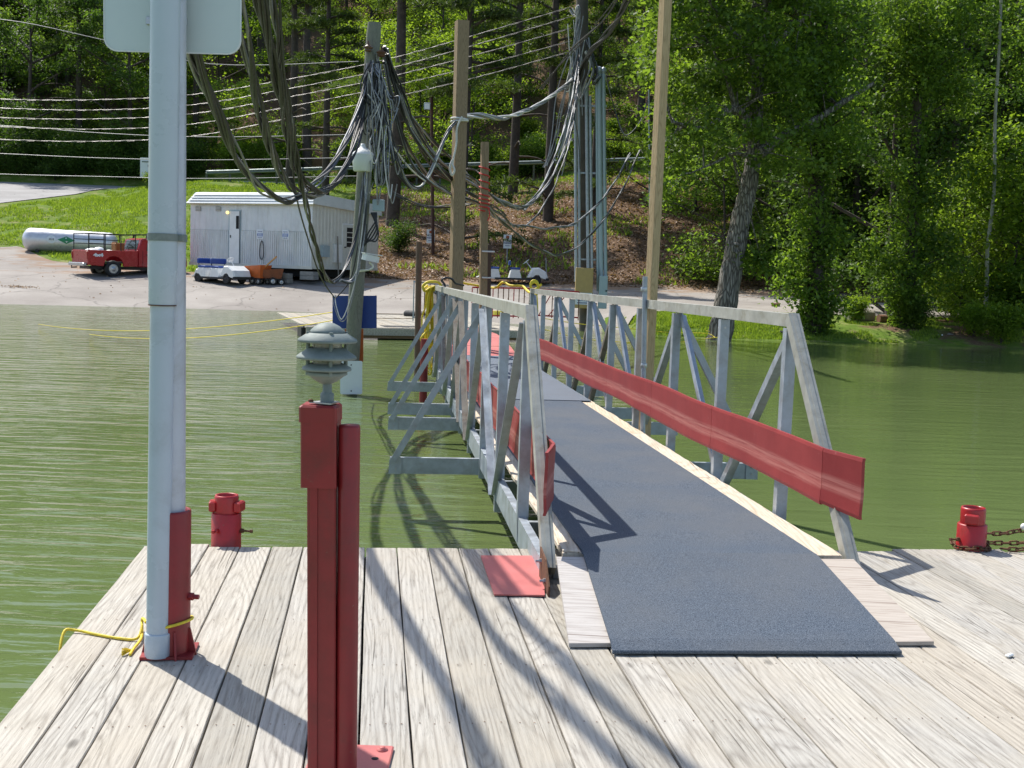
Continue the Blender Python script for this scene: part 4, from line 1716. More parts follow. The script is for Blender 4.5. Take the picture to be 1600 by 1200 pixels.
def pbox(name, x0, x1, y0, y1, dep, dc=0.0, mat=RED, bev=.004, parent=lp, zbot=None):
    a, b = lx((x0 + x1) / 2, y0, LD + dc), lx((x0 + x1) / 2, y1, LD + dc)
    wd = (x1 - x0) / FPX * (LD + dc)
    if zbot is not None:
        k = (zbot - b.z) / (a.z - b.z)
        b = b + (a - b) * k
    mb = MB()
    rings = []
    nx, ny, e = wd / 2, dep / 2, bev
    for p, ins in ((b, 0), (a - UP * bev, 0), (a, bev)):
        hx_, hy_ = nx - ins, ny - ins
        rings.append([p + Vector((sx_ * hx_, sy_ * hy_, 0)) + Vector((ex, ey, 0)) for sx_, sy_, ex, ey in
                      ((-1, -1, e, 0), (1, -1, -e, 0), (1, -1, 0, e), (1, 1, 0, -e), (1, 1, -e, 0), (-1, 1, e, 0), (-1, 1, 0, -e), (-1, -1, 0, e))])
    mb.loft(rings)
    return mb.build(name, mat, parent)


pbox('post', 483, 528, 740, 1200, .085, .012, zbot=ZD + .012)
pbox('post_edge_strip', 484, 496, 762, 1200, .006, -.0335, zbot=ZD + .014, bev=.001)
ub = pbox('upper_box', 474, 529.5, 652, 758, .108, .012)
pbox('box_lid', 471.5, 531, 631, 657, .114, .012, bev=.006)
# round pipe beside it
a, b = lx(546, 664), lx(541, 1200)
k = (ZD + .012 - b.z) / (a.z - b.z)
b = b + (a - b) * k
mb = MB()
mb.lathe(b, [(.033, 0), (.033, (a - b).length - .008), (.030, (a - b).length), (.0, (a - b).length + .001)], 26, axis=a - b, cap=False)
mb.build('side_pipe', RED, lp)
# base plate with bolts
pc = onz(582, 1170, ZD)
x1 = onz(612, 1185, ZD).x
mb = MB()
mb.box(Vector((x1 - .13, pc.y - .14, ZD + .008)), (.26, .28, .012), bev=.004)
bp_ = mb.build('base_plate', PINK, lp)
for dx_, dy_ in ((-.035, -.04), (-.225, -.04), (-.035, -.24), (-.225, -.24)):
    c = Vector((x1 + dx_, pc.y + dy_, ZD + .014))
    mb = MB()
    mb.lathe(c, [(.019, 0), (.019, .003), (.010, .004), (.010, .010), (.002, .0105)], 12)
    mb.build('bolt', PINK, bp_)
mb = MB()
mb.lathe(Vector((x1 - .05, pc.y - .11, ZD + .0145)), [(.012, 0), (.011, .0006)], 12)
mb.build('bolt_hole', DARK, bp_)
# lantern
lc = lx(507, 640)
ltop = lx(508, 505)
lc.x = (lx(509, 630).x)
S = LD / FPX


def lz(py):
    return lx(508, py).z


def lcen(py):
    return Vector((lx(510, py).x, LD + .01, lz(py)))


lan = MB()
c0 = lcen(612)
mb = MB()
mb.lathe(lcen(630), [(.021, 0), (.021, lz(616) - lz(630)), (.017, lz(614) - lz(630)), (.014, lz(612) - lz(630)), (.014, lz(594) - lz(630))], 16)
lant = mb.build('lantern', GREENM, lp)


def ring(name, prof, mat=GREENM, dx=0):
    mb = MB()
    c = lcen(560) + Vector((dx, 0, 0))
    mb.lathe(c, [(r_ * S, lz(y_) - lz(560)) for r_, y_ in prof], 36, cap=False)
    return mb.build(name, mat, lant)


ring('cup', [(8, 600), (14, 597), (22, 592), (27, 588), (31, 586), (31, 581), (27, 580), (0, 579)])
ring('louvre', [(26, 568), (38, 574), (39, 577.5), (38, 579), (24, 574), (24, 570)])
ring('louvre', [(27, 543), (46, 556), (47.5, 559), (46, 561), (25, 551), (25, 545)], dx=-.0015)
ring('louvre', [(30, 520), (46, 530), (47, 533.5), (45, 535), (26, 528), (26, 522)], dx=.001)
ring('dome', [(0, 504), (10, 505), (19, 509.5), (26, 516), (28, 520), (26, 523), (0, 523)])
GL = NT('lantern_glass')
GL.done((.55, .53, .47), .25, 0)
GL.b.inputs['Transmission Weight'].default_value = .55
ring('glass', [(23, 581), (23, 524)], GL.m)
for a in (R(20), R(110), R(200), R(290)):
    c = lcen(560) + Vector((math.cos(a) * 30 * S, math.sin(a) * 30 * S, 0))
    mb = MB()
    mb.tube([c + UP * (lz(586) - lz(560)), c + UP * (lz(518) - lz(560))], .006, 8)
    mb.build('strut', GREENM, lant)
mb = MB()
mb.lathe(lcen(560) + UP * (lz(588) - lz(560)), [(.012, 0), (.012, .05), (.008, .06)], 10)
mb.build('bulb', WHITE, lant)
mb = MB()
mb.prism([lcen(629) + Vector((x_, y_, -.002)) for x_, y_ in ((-.05, -.02), (.02, -.045), (.035, .02), (-.015, .04))], (0, 0, .004))
mb.build('lantern_flange', STEEL, lant)
mb = MB()
mb.lathe(lcen(629) + Vector((-.046, -.018, .002)), [(.008, 0), (.008, .006), (.003, .008)], 8)
mb.build('screw', RUST, lant)

# ================================================================== THE GANGWAY
GH = Vector((-0.109, 0.994, 0)).normalized()
GV = Vector((GH.y, -GH.x, 0))
GO = Vector((0.222, 6.019, 0))
GW = 1.635


def gp(s, v, z):
    return GO + GH * s + GV * v + UP * (z - .0085 * s)


gw = thing('gangway', gp(0, GW / 2, .6), 'long galvanised truss gangway with blue-grey carpet and red kick boards leading to the shore', 'gangway')
nodes = [1.18 + 1.45 * k for k in range(10)]
SE = nodes[-1] + 1.05
ZT, ZB = 1.90, .47
DZ = .69          # deck level
for v, out in ((0.0, -1), (GW, 1)):
    ov = GV * out
    # top rail, sloping end posts
    mb = MB()
    mb.beam(gp(nodes[0] - .05, v, ZT), gp(nodes[-1] + .05, v, ZT), .065, .080, side=GV)
    mb.build('top_rail', RAIL, gw)
    for sa, sb in ((nodes[0] - .02, -.02), (nodes[-1] + .02, SE)):
        mb = MB()
        mb.beam(gp(sa, v, ZT + .02), gp(sb, v, DZ - .09), .068, .075, side=GV)
        mb.beam(gp(sa, v, ZT + .02) + GV * .0 - UP * .0, gp(sb, v, DZ - .09), .026, .083, side=GV)
        mb.build('end_post', RAIL, gw)
    mb = MB()
    mb.channel(gp(-.02, v + out * .03, ZB), gp(SE, v + out * .03, ZB), .05, .17, .012, UP, -ov)
    mb.build('bottom_chord', ALU, gw)
    bx = ov * .002
    for k, s in enumerate(nodes):
        mb = MB()
        w_ = .068
        a_, b_ = gp(s - .03, v - .035, ZB - .09) + bx, gp(s - .03, v - .035, ZT - .05) + bx
        if k == 0:
            a_ = gp(s - .03, v - .035, ZB + .02)
        mb.angle(a_, b_, w_, .008, GV, GH)
        p = mb.build('post', ALU, gw)
        if k in (1, 3, 6, 8):
            mb = MB()
            mb.lathe(gp(s - .032, v - .0, ZT - .11), [(.009, 0), (.009, .004)], 8, axis=-GH)
            mb.build('bolt', STEEL, p)
    diags = [(0, 1), (2, 1), (2, 3), (4, 3), (4, 5), (5, 4), (5, 6), (7, 6), (7, 8), (9, 8)]
    for a, b in diags:
        s0, s1 = nodes[a], nodes[b]
        off = out * (.004 if (a + b) % 4 == 1 else .024)
        mb = MB()
        mb.angle(gp(s0, v + off, ZT - .07), gp(s1, v + off, ZB + .03), .058, .008, GV * out, GH * (1 if s1 > s0 else -1))
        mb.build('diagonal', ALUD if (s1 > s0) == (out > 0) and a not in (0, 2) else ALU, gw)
    for k in (2, 4, 5, 7):
        s = nodes[k] + .04
        ln = .80
        mb = MB()
        mb.channel(gp(s, v + out * .02, .40), gp(s, v + out * ln, .40), .05, .14, .010, UP, GH)
        og = mb.build('outrigger', ALU, gw)
        mb = MB()
        mb.prism([gp(s - .012, v + out * (ln - .10), .40), gp(s - .012, v + out * (ln + .01), .40), gp(s - .012, v + out * (ln + .005), .52), gp(s - .012, v + out * (ln - .035), .57), gp(s - .012, v + out * (ln - .10), .54)], GH * .01)
        mb.build('gusset', ALU, og)
        mb = MB()
        mb.angle(gp(s - .03, v + out * .0, ZT - .06), gp(s - .03, v + out * (ln - .05), .50), .055, .008, GV * out, GH)
        mb.build('brace', ALU, gw)
        mb = MB()
        mb.lathe(gp(s - .03, v + out * (ln - .05), .45), [(.008, 0), (.008, .006)], 6, axis=-GH, smooth=False)
        mb.build('bolt', STEEL, og)
# cross beams under the deck
for k, s in enumerate([.05] + nodes + [SE - .1]):
    mb = MB()
    mb.beam(gp(s, .03, .56), gp(s, GW - .03, .56), .05, .10, side=GH)
    mb.build('cross_beam', ALU, gw)
# deck sheets, pale where the carpet does not cover them
s = .0
k = 0
while s < SE - .2:
    e = min(s + 2.44, SE)
    mb = MB()
    n = 16
    rings = []
    for i in range(n + 1):
        ss = s + .004 + (e - s - .008) * i / n
        j0, j1 = r2.uniform(-.008, .008), r2.uniform(-.008, .008)
        rings.append([gp(ss, .07 + j0, DZ - .022), gp(ss, GW - .055 + j1, DZ - .022), gp(ss, GW - .055 + j1, DZ), gp(ss, .07 + j0, DZ)])
    mb.loft(rings)
    mb.build('deck_sheet', MATS['fresh_ply'], gw)
    s = e


# carpet
def carpet_mat():
    t = NT('blue_carpet')
    v = t.coord('Object')
    n1 = t.noise(v, 210, 3, 0.85)
    n2 = t.noise(v, 1.1, 5, 0.6)
    n3 = t.noise(v, 60, 4, 0.75)
    c = t.ramp(n1, [(0.36, (0.030, 0.042, 0.058)), (0.5, (0.086, 0.108, 0.140)), (0.64, (0.22, 0.25, 0.29))])
    c = t.mix(t.ramp(n2, [(0.40, 0.0), (0.62, 0.45)]), c, (0.145, 0.15, 0.155))
    c = t.mix(t.ramp(n3, [(0.69, 0.0), (0.74, 0.8)]), c, (0.34, 0.32, 0.27))
    return t.done(c, 0.97, 0, t.bump(n1, 0.9, 0.004), 0.1)


CARP = carpet_mat()
rb0, rb1 = onz(957, 1013, ZD + .02), onz(1408, 1013, ZD + .02)


def edge(n, a0, a1, b0, b1, z0, z1, th, wob=.004):
    rings = []
    for i in range(n + 1):
        t = i / n
        a, b = a0.lerp(b0, t), a1.lerp(b1, t)
        z = z0 + (z1 - z0) * t
        p, q = Vector((a.x + r2.uniform(-wob, wob), a.y, z)), Vector((b.x + r2.uniform(-wob, wob), b.y, z))
        rings.append([p, q, q + UP * th, p + UP * th])
    return rings


cL, cR = .175, GW - .205
mb = MB()
rings = []
n = 90
for i in range(n + 1):
    s = -.02 + (SE - .1) * i / n
    rings.append([gp(s, cL + r2.uniform(-.005, .005), DZ + .001), gp(s, cR + r2.uniform(-.005, .005), DZ + .001),
                  gp(s, cR - .003, DZ + .011), gp(s, cL + .003, DZ + .011)])
mb.loft(rings)
mb.build('carpet', CARP, gw)
# second carpet over the far half, painted paler for the light on its slope
CARP2 = paint('pale_blue_carpet', (0.125, 0.15, 0.185), 0.97, 0, .12, 2, bump=.8, bscale=300)
mb = MB()
rings = []
for i in range(41):
    s = 7.62 + (SE - .12 - 7.62) * i / 40
    rings.append([gp(s, .10, DZ + .0115), gp(s, GW - .085, DZ + .0115), gp(s, GW - .085, DZ + .019), gp(s, .10, DZ + .019)])
mb.loft(rings)
mb.build('far_carpet', CARP2, gw)
# small fresh board scrap under the left near corner of the carpet
pz = [gp(.03, .075, DZ + .001), gp(.0, .165, DZ + .001), gp(.3, .165, DZ + .001), gp(.55, .10, DZ + .001)]
mb = MB()
mb.prism([p + UP * .001 for p in pz], (0, 0, .007))
mb.build('ply_scrap', MATS['fresh_ply'], gw)

# kick boards: sagging painted plywood strips with a rubbed streak along the middle


def kick_mat():
    t = NT('kick_board_red')
    tc = t.n('TexCoord')
    v = tc.outputs['UV']
    sp = t.n('SeparateXYZ')
    t.l(v, sp.inputs[0])
    ob = t.coord('Object')
    wob = t.noise(ob, 0.9, 3, 0.5)
    fine = t.noise(ob, 30, 5, 0.7)
    st = t.n('Mapping')
    st.inputs['Scale'].default_value = (.6, 9, 1)
    t.l(v, st.inputs[0])
    streak = t.noise(st.outputs[0], 3.0, 5, 0.7)
    ad = t.n('Math', operation='MULTIPLY_ADD', _1=.16, _2=-.08)
    t.l(wob, ad.inputs[0])
    a2 = t.n('Math', operation='ADD')
    t.l(sp.outputs['Y'], a2.inputs[0])
    t.l(ad.outputs[0], a2.inputs[1])
    band = t.ramp(a2.outputs[0], [(0.24, 0.0), (0.33, 1.0), (0.40, 0.6), (0.47, 1.0), (0.56, 0.0)])
    sf = t.ramp(streak, [(0.36, 0.0), (0.52, 1.0)])
    m = t.n('Math', operation='MULTIPLY')
    t.l(band, m.inputs[0])
    t.l(sf, m.inputs[1])
    base = t.ramp(t.noise(ob, 3, 5, .6), [(0.3, (0.235, 0.026, 0.026)), (0.7, (0.31, 0.040, 0.038))])
    c = t.mix(m.outputs[0], base, (0.43, 0.15, 0.125))
    c = t.mix(t.ramp(fine, [(0.66, 0.0), (0.72, 0.5)]), c, (0.45, 0.25, 0.22))
    return t.done(c, 0.5, 0, t.bump(fine, 0.15, 0.004), 0.4)


KICK = kick_mat()


def kick(name, v, inner, s0, s1, parent, z0=.895, z1=1.215, bend=0.0, nseg=16, mat=KICK, drop_=0.0):
    """inner: +1 when the board's face looks towards +v"""
    prof = [(0.0, 0.0), (0.06, -.004), (0.40, .001), (0.94, -.004), (1.0, .0)]
    rows = []
    for i in range(nseg + 1):
        t = i / nseg
        s = s0 + (s1 - s0) * t
        w_ = .006 * math.sin(s * 2.6) + .002 * math.sin(s * 6.1)
        row = []
        zz0, zz1 = z0 + .012 * math.sin(s * 1.3) - drop_ * (1 - t), z1 + .006 * math.sin(s * 1.7)
        for h, o_ in prof:
            vv = v + inner * (-o_ * 1.0 + w_) + bend * (1 - t)
            row.append((gp(s, vv, zz0 + (zz1 - zz0) * h - .004 * s), (s, h)))
        rows.append(row)
    vs, fs, uv = [], [], []
    m = len(prof)
    for side in (0, 1):
        for row in rows:
            for p, u in row:
                vs.append(p - GV * inner * (.016 if side else 0))
                uv.append(u)
    off = (nseg + 1) * m
    for i in range(nseg):
        for j in range(m - 1):
            a = i * m + j
            fs.append((a, a + 1, a + m + 1, a + m))
            fs.append((off + a, off + a + m, off + a + m + 1, off + a + 1))
        for j in (0, m - 1):
            a = i * m + j
            fs.append((a, a + m, off + a + m, off + a))
    for i in (0, nseg):
        for j in range(m - 1):
            a = i * m + j
            fs.append((a, a + 1, off + a + 1, off + a))
    mb = MB()
    mb.add(vs, fs)
    me_o = mb.build(name, mat, parent)
    me = me_o.data
    ul = me.uv_layers.new(name='UVMap')
    for lp_ in me.loops:
        ul.data[lp_.index].uv = uv[lp_.vertex_index]
    return me_o


for v, inner in ((.055, 1), (GW - .058, -1)):
    cuts = [.345, 2.62, 4.66, 6.9, 9.2, 11.5, 13.6]
    for a, b in zip(cuts[:-1], cuts[1:]):
        kick('kick_board', v, inner, a + .003, b - .003, gw)
    kick('kick_board_end', v, inner, .0, .342, gw, bend=.08 * -inner, nseg=6, z0=.905, drop_=.02)
# hinge plates at the near corners
for v, lab in ((-.045, 0),):
    mb = MB()
    c = gp(-.12, v, .60)
    mb.prism([gp(.02, v, .50), gp(-.33, v, .535), gp(-.33, v, .60), gp(-.18, v, .70), gp(.02, v, .72)], GV * .008)
    hp = mb.build('hinge_plate', RUST, gw)
    for s_, z_ in ((-.05, .66), (-.22, .60)):
        mb = MB()
        mb.lathe(gp(s_, v, z_), [(.014, 0), (.014, .012), (.007, .013), (.007, .03)], 6, axis=-GV, smooth=False)
        mb.build('bolt', STEEL, hp)

# near ramp: plywood wedge with its own piece of carpet
ramp = thing('ramp', onz(1170, 1010, ZD), 'short plywood entry ramp with blue-grey carpet sloping from gangway down to the planks', 'ramp')
nL, nR = onz(889, 1010, ZD + .01), onz(1459, 1007, ZD + .01)
fL, fR = gp(-.06, .03, 0), gp(-.06, GW - .02, 0)
zN, zF = ZD + .006, DZ - .003
mid = .22
mb = MB()
a, b = Vector((nL.x, nL.y, zN)), Vector((nR.x, nR.y, zN))
c, d = Vector((fR.x, fR.y, zF - .018)), Vector((fL.x, fL.y, zF - .018))


def strip_board(a, b, c, d, name):
    mb = MB()
    mb.hexa([a, b, c, d], [p + UP * .018 for p in (a, b, c, d)])
    return mb.build(name, MATS['plywood'], ramp)


for t0, t1, nm in ((0, .30, 'ply_panel'), (.302, .70, 'ply_panel'), (.702, 1.0, 'ply_panel')):
    strip_board(a.lerp(b, t0), a.lerp(b, t1), d.lerp(c, t1), d.lerp(c, t0), nm)
mb = MB()
mb.beam(a.lerp(b, .02) + UP * -.0, d.lerp(c, .02) - UP * .03, .04, .02)
# sleepers under the panels
for t in (.05, .35, .65, .95):
    p, q = a.lerp(b, t), d.lerp(c, t)
    mb = MB()
    mb.prism([Vector((p.x, p.y, ZD + .004)).lerp(Vector((q.x, q.y, ZD + .004)), .12), Vector((q.x, q.y, ZD + .004)), q - UP * .002, p.lerp(q, .12) - UP * .001], GV * .035)
    mb.build('sleeper', MATS['old_wood'], ramp)
k0, k1 = onz(957, 1013, ZD + .03), onz(1408, 1014, ZD + .03)
k2, k3 = gp(-.02, cR - .005, 0), gp(-.02, cL - .002, 0)
mb = MB()
n = 14
rings = []
for i in range(n + 1):
    t = i / n
    z = (zN + .020) + (zF + .004 - zN - .018) * t
    if i == 0:
        z -= .014
    p, q = k0.lerp(k3, t), k1.lerp(k2, t)
    p, q = Vector((p.x, p.y, z)), Vector((q.x, q.y, z))
    rings.append([p, q, q + UP * .011, p + UP * .011])
mb.loft(rings)
mb.build('carpet', CARP, ramp)
# two grey tapes are worn into it: a seam roll at the front edge
mb = MB()
mb.tube([Vector((k0.x, k0.y - .002, ZD + .016)), Vector((k1.x, k1.y - .002, ZD + .016))], .0105, 8)
mb.build('carpet_roll', CARP, ramp)

# ------------------------------------------------------------------ posts and things at the gangway
def sq_post(name, p0, p1, w_, label, mat, cat='post', rz=0.3, par=None, w2=None):
    """timber post through two points"""
    d = (Vector(p1) - Vector(p0)).normalized()
    t = MB()
    s_ = Vector((math.cos(rz), math.sin(rz), 0))
    w2 = w2 or w_
    p0, p1 = Vector(p0), Vector(p1)
    x = (s_ - d * d.dot(s_)).normalized()
    y = d.cross(x)
    e = w_ * .06
    rings = []
    n = 8
    for i in range(n + 1):
        c = p0.lerp(p1, i / n)
        j = [random.Random(i * 7 + int(w_ * 1000)).uniform(-.004, .004) for _ in range(2)]
        h_ = w_ / 2
        rings.append([c + x * (a * h_ + ea + j[0]) + y * (b * h_ + eb + j[1]) for a, b, ea, eb in
                      ((-1, -1, e, 0), (1, -1, -e, 0), (1, -1, 0, e), (1, 1, 0, -e), (1, 1, -e, 0), (-1, 1, e, 0), (-1, 1, 0, -e), (-1, -1, 0, e))])
    t.loft(rings)
    if par is not None:
        return t.build(name, mat, par)
    o = t.build(name, mat)
    return tag(o, label, cat)


d = 11.5
q0, q1 = at(1017, 470, d), at(1040, 0, d)
dr = (q1 - q0) / (q1.z - q0.z)
sq_post('timber_post', q0 - dr * (q0.z + .8), q1 + dr * .9, .092, 'tall pale square timber post strapped outside the right gangway rail', MATS['pale_post_wood'], rz=.55)
pp = at(1007, 470, 11.3)
cp = thing('conduit_pipe', pp, 'grey steel conduit pipe strapped to the right gangway rail beside the pale timber post', 'pipe')
mb = MB()
mb.tube([at(1003, 760, 11.3), at(1008, 432, 11.3)], .024, 12)
mb.build('pipe', ALU, cp)
for py in (452, 571):
    q = at(1006, py, 11.3)
    mb = MB()
    mb.lathe(q - UP * .02, [(.03, 0), (.032, .005), (.032, .035), (.03, .04)], 14)
    mb.build('strap', STEEL, cp)
d = 21.6
q0, q1 = at(712.5, 440, d), at(722, 33, d)
dr = (q1 - q0) / (q1.z - q0.z)
tallp = sq_post('timber_post', q0 - dr * (q0.z + 1.2), q1, .215, 'tall brown square timber post with white rope knotted near its middle', MATS['post_wood'], rz=.35)
d = 22.4
q0, q1 = at(755, 430, d), at(757.5, 222, d)
dr = (q1 - q0) / (q1.z - q0.z)
rp = thing('taped_post', Vector((q0.x, q0.y, 0)), 'slim square timber post wound with red rope, right of the tall brown post', 'post')
sq_post('post', q0 - dr * (q0.z + 1.2), q1, .135, None, MATS['post_wood'], par=rp, rz=.25)
mb = MB()
P = []
for k in range(90):
    t = k / 89
    py = [255, 345][0] + (345 - 252) * t
    if t > .55:
        py = 306 + (330 - 306) * (t - .55) / .45
    a = k * .62
    q = at(757, py, d)
    P.append(q + Vector((math.cos(a) * .098, math.sin(a) * .098, 0)))
mb.tube(P, .012, 5)
mb.tube(spline([at(763, 325, d - .1), at(765, 335, d - .12), at(762, 345, d - .12)], 4), .012, 5)
mb.build('red_rope', REDROPE, rp)
for py in (393, 434):
    q = at(763, py, d - .1)
    mb = MB()
    mb.box(q, (.24, .03, .03), rz=.1, bev=.004)
    mb.build('strap', STEEL, rp)
q0, q1 = at(762, 480, 22.7), at(763.5, 383, 22.7)
dr = (q1 - q0) / (q1.z - q0.z)
sq_post('dark_post', q0 - dr * (q0.z + 1.2), q1, .10, 'short dark square post strapped behind the red-roped post', paint('dark_timber', (.075, .045, .035), .8), rz=.2)

# white rope knot on the tall post
wr = thing('white_rope', at(716, 190, 21.4), 'off-white rope knotted round the tall brown post with a tail hanging down', 'rope')
mb = MB()
c = at(718, 188, 21.6)
P = [c + Vector((math.cos(a) * .15, math.sin(a) * .15, .03 * math.sin(a * .5))) for a in [k * .45 for k in range(30)]]
mb.tube(P, .018, 6)
mb.build('loop', WROPE, wr)
mb = MB()
P = spline([at(722, 182, 21.42), at(714, 200, 21.4), at(713, 225, 21.4), at(708, 250, 21.4), at(707, 262, 21.4)], 5)
mb.tube(P, .018, 6)
mb.tube(spline([at(707, 250, 21.35), at(703, 262, 21.35), at(706, 274, 21.35), at(710, 266, 21.35), at(706, 256, 21.35)], 4), .02, 6)
mb.build('tail', WROPE, wr)

# thin brown pile left of the gangway end, red pile beside it
q0, q1 = at(652, 560, 22.5), at(655, 378, 22.5)
dr = (q1 - q0) / (q1.z - q0.z)
mb = MB()
mb.tube([q0 - dr * (q0.z + .6), q1], .058, 12)
o = mb.build('mooring_pile', paint('brown_pile', (.13, .085, .06), .85, 0, .3, 6))
tag(o, 'slim dark brown round pile standing in the lake left of the gangway end', 'pile')
b_ = onz(661, 628, 0)
mb = MB()
mb.tube([b_ - UP * .5, b_ + UP * 1.0], .062, 14)
o = mb.build('red_pile', RED)
tag(o, 'dark red pipe pile standing in the water beneath the hanging yellow rope', 'pile')

# yellow rope hung on the left rail end
hr = thing('rope_coil', gp(SE - .6, -.05, 1.9), 'big hank of yellow rope hanging at the far end of the left rail', 'rope')
rx = random.Random(9)
for k in range(9):
    dd = 20.3 + rx.uniform(-.12, .12)
    x0_, x1_ = rx.uniform(663, 676), rx.uniform(674, 684)
    yb = [585, 560, 575, 520, 535, 560, 545, 505, 578][k]
    mb = MB()
    P = spline([at(x1_, 447, dd), at(x0_ + 4, 452, dd), at(x0_ + rx.uniform(-2, 4), 480, dd), at(x0_ + rx.uniform(-4, 6), (450 + yb) / 2, dd), at(x0_ + rx.uniform(-2, 2), yb - 8, dd), at((x0_ + x1_) / 2, yb, dd),
                at(x1_ - 1, yb - 10, dd), at(x1_ + rx.uniform(-5, 2), (450 + yb) / 2, dd), at(x1_ + rx.uniform(-3, 2), 470, dd), at(x1_, 447, dd)], 5)
    mb.tube(P, .016, 6)
    mb.build('loop', YROPE, hr)
mb = MB()
mb.tube(spline([at(672, 450, 20.2), at(664, 455, 20.1), at(661, 447, 20.1), at(668, 441, 20.1), at(678, 440, 20.2), at(686, 442, 20.3), at(690, 448, 20.4)], 6), .022, 6)
mb.tube(spline([at(668, 446, 20.3), at(663, 451, 20.2), at(668, 455, 20.2), at(673, 450, 20.2)], 6), .020, 6)
mb.tube(spline([at(670, 515, 20.2), at(660, 525, 20.1), at(658, 532, 20.1), at(666, 541, 20.1), at(675, 545, 20.2)], 6), .016, 6)
mb.build('knot', YROPE, hr)
yl = thing('rope_swag', at(770, 445, 22.5), 'yellow rope swagged between the far ends of the two gangway rails', 'rope')
mb = MB()
P = spline([at(722, 441, 23), at(727, 443, 23), at(745, 446, 23), at(763, 449, 23), at(776, 449, 22.8), at(786, 441, 22.6), at(797, 446, 22.4), at(816, 447, 22.2), at(826, 456, 21.8), at(838, 460, 21.5), at(841, 450, 21.3), at(845, 445, 21)], 5)
mb.tube(P, .024, 6)
mb.build('rope', YROPE, yl)
mb = MB()
c = at(833, 449, 21)
P = [c + Vector((math.cos(a) * .07 + .02, -.06 + .02 * math.sin(a * 2), math.sin(a) * .085 + k * .0015)) for k, a in enumerate([q * .5 for q in range(38)])]
mb.tube(P, .018, 6)
mb.tube(spline([at(838, 450, 20.9), at(840, 480, 20.9), at(839, 505, 20.9)], 5), .012, 5)
mb.build('coil', YROPE, yl)
# black strap by the rope
mb = MB()
mb.tube(spline([at(696, 455, 19.4), at(695, 445, 19.4), at(690, 438, 19.4), at(697, 434, 19.4), at(706, 436, 19.4), at(712, 443, 19.5), at(724, 446, 19.8)], 6), .018, 6)
tag(mb.build('black_strap', BLACKC), 'loop of black cable tied over the left rail near the yellow rope hank', 'strap')

# ================================================================== CABLE POLE IN THE WATER
PD = 19.3
pole_b = at(546, 616, PD)
pole_b = Vector((pole_b.x, PD, 0))
cpole = thing('utility_pole', pole_b, 'grey-green wooden pole standing in the lake with lamp, boards and cable bundles hung on it', 'utility pole')
ptop_ = at(585, 36, PD + .05)
dr = (ptop_ - pole_b) / ptop_.z
mb = MB()
P = [pole_b + dr * (ptop_.z * t) for t in (-.2, 0, .2, .4, .6, .8, .97, 1)]
mb.tube(P, 1, 16, radii=[.128, .126, .124, .122, .12, .118, .116, .106])
mb.build('pole', MATS['grey_pole_wood'], cpole)


def onpole(py, dx=0, dy=0):
    z = at(570, py, PD).z
    return pole_b + dr * z + Vector((dx, dy, 0))


for k, (px, py, s_) in enumerate(((575, 75, 1.0), (596, 83, .9))):
    q = at(px, py, PD - .16)
    mb = MB()
    mb.lathe(q - UP * .06, [(.03, 0), (.055, .01), (.06, .03), (.04, .045), (.075, .055), (.08, .075), (.05, .09), (.02, .11), (.015, .17)], 14)
    mb.build('insulator', RUST if k else paint('brown_glaze', (.12, .06, .03), .3), cpole)
# dusk-to-dawn lamp
lmp = thing('pole_lamp', at(566, 250, PD - .32), 'white bell-shaped lamp with frosted cover mounted on the cable pole', 'lamp')
c = at(566.5, 268, PD - .32)
u_ = PD / FPX
mb = MB()
mb.lathe(c, [(.135, 0), (.150, .02), (.175, 24 * u_), (.17, 25 * u_)], 24)
GLW = NT('frosted_cover')
GLW.done((.62, .65, .60), .5)
mb.build('cover', GLW.m, lmp)
mb = MB()
mb.lathe(c + UP * 24.5 * u_, [(.178, 0), (.175, .02), (.10, 8 * u_), (.055, 11 * u_), (.04, 14 * u_), (.035, 17 * u_), (.0, 17.5 * u_)], 24)
mb.build('hood', WHITE, lmp)
mb = MB()
mb.tube([c + UP * .36, c + Vector((.05, .2, .38))], .02, 8)
mb.build('arm', STEEL, lmp)
# grey junction box
jb = thing('junction_box', at(591, 320, PD - .05), 'pale blue-grey junction box on the right side of the cable pole', 'electrical box')
mb = MB()
mb.box(at(591.5, 321, PD - .05), (.185, .12, .185), bev=.008)
mb.build('box', BOXG, jb)
for k in range(5):
    mb = MB()
    a = at(588 - k * 2, 332, PD - .08)
    P = spline([a, at(587 + k, 345 + k * 4, PD - .12), at(575 + k * 3, 365 + 3 * k, PD - .15), at(569 + k, 385 - 3 * k, PD - .18), at(572, 350 + 5 * k, PD - .2)], 5)
    mb.tube(P, .013, 5)
    mb.build('cable', BLACKC, jb)
# security camera
sc_ = thing('security_camera', at(573, 405, PD - .3), 'white boxy security camera on a bracket, facing right from the cable pole', 'camera')
mb = MB()
a, b = at(569, 401, PD - .45), at(579, 404, PD - .28)
mb.beam(a, b + Vector((.10, .02, -.01)), .115, .10, side=(0, 1, 0))
mb.build('housing', WHITE, sc_)
mb = MB()
mb.beam(a - Vector((.02, 0, -.06)), b + Vector((.16, .02, .055)), .13, .012, side=(0, 1, 0))
mb.build('sunshield', WHITE, sc_)
mb = MB()
q = b + Vector((.105, -.0, -.01))
mb.lathe(q, [(.042, 0), (.042, .012), (.03, .013)], 16, axis=(1, -.25, 0))
mb.beam(q - Vector((.004, 0, 0)), q + Vector((.003, 0, 0)), .10, .085, side=(0, 1, 0))
mb.build('lens_face', DARKM, sc_)
mb = MB()
mb.tube(spline([at(577, 410, PD - .3), at(583, 416, PD - .28), at(578, 421, PD - .25), at(566, 423, PD - .2), at(560, 424, PD - .1)], 4), .016, 7)
mb.beam(at(561, 422, PD - .2), at(580, 421, PD - .22), .05, .012, side=(0, 1, 0))
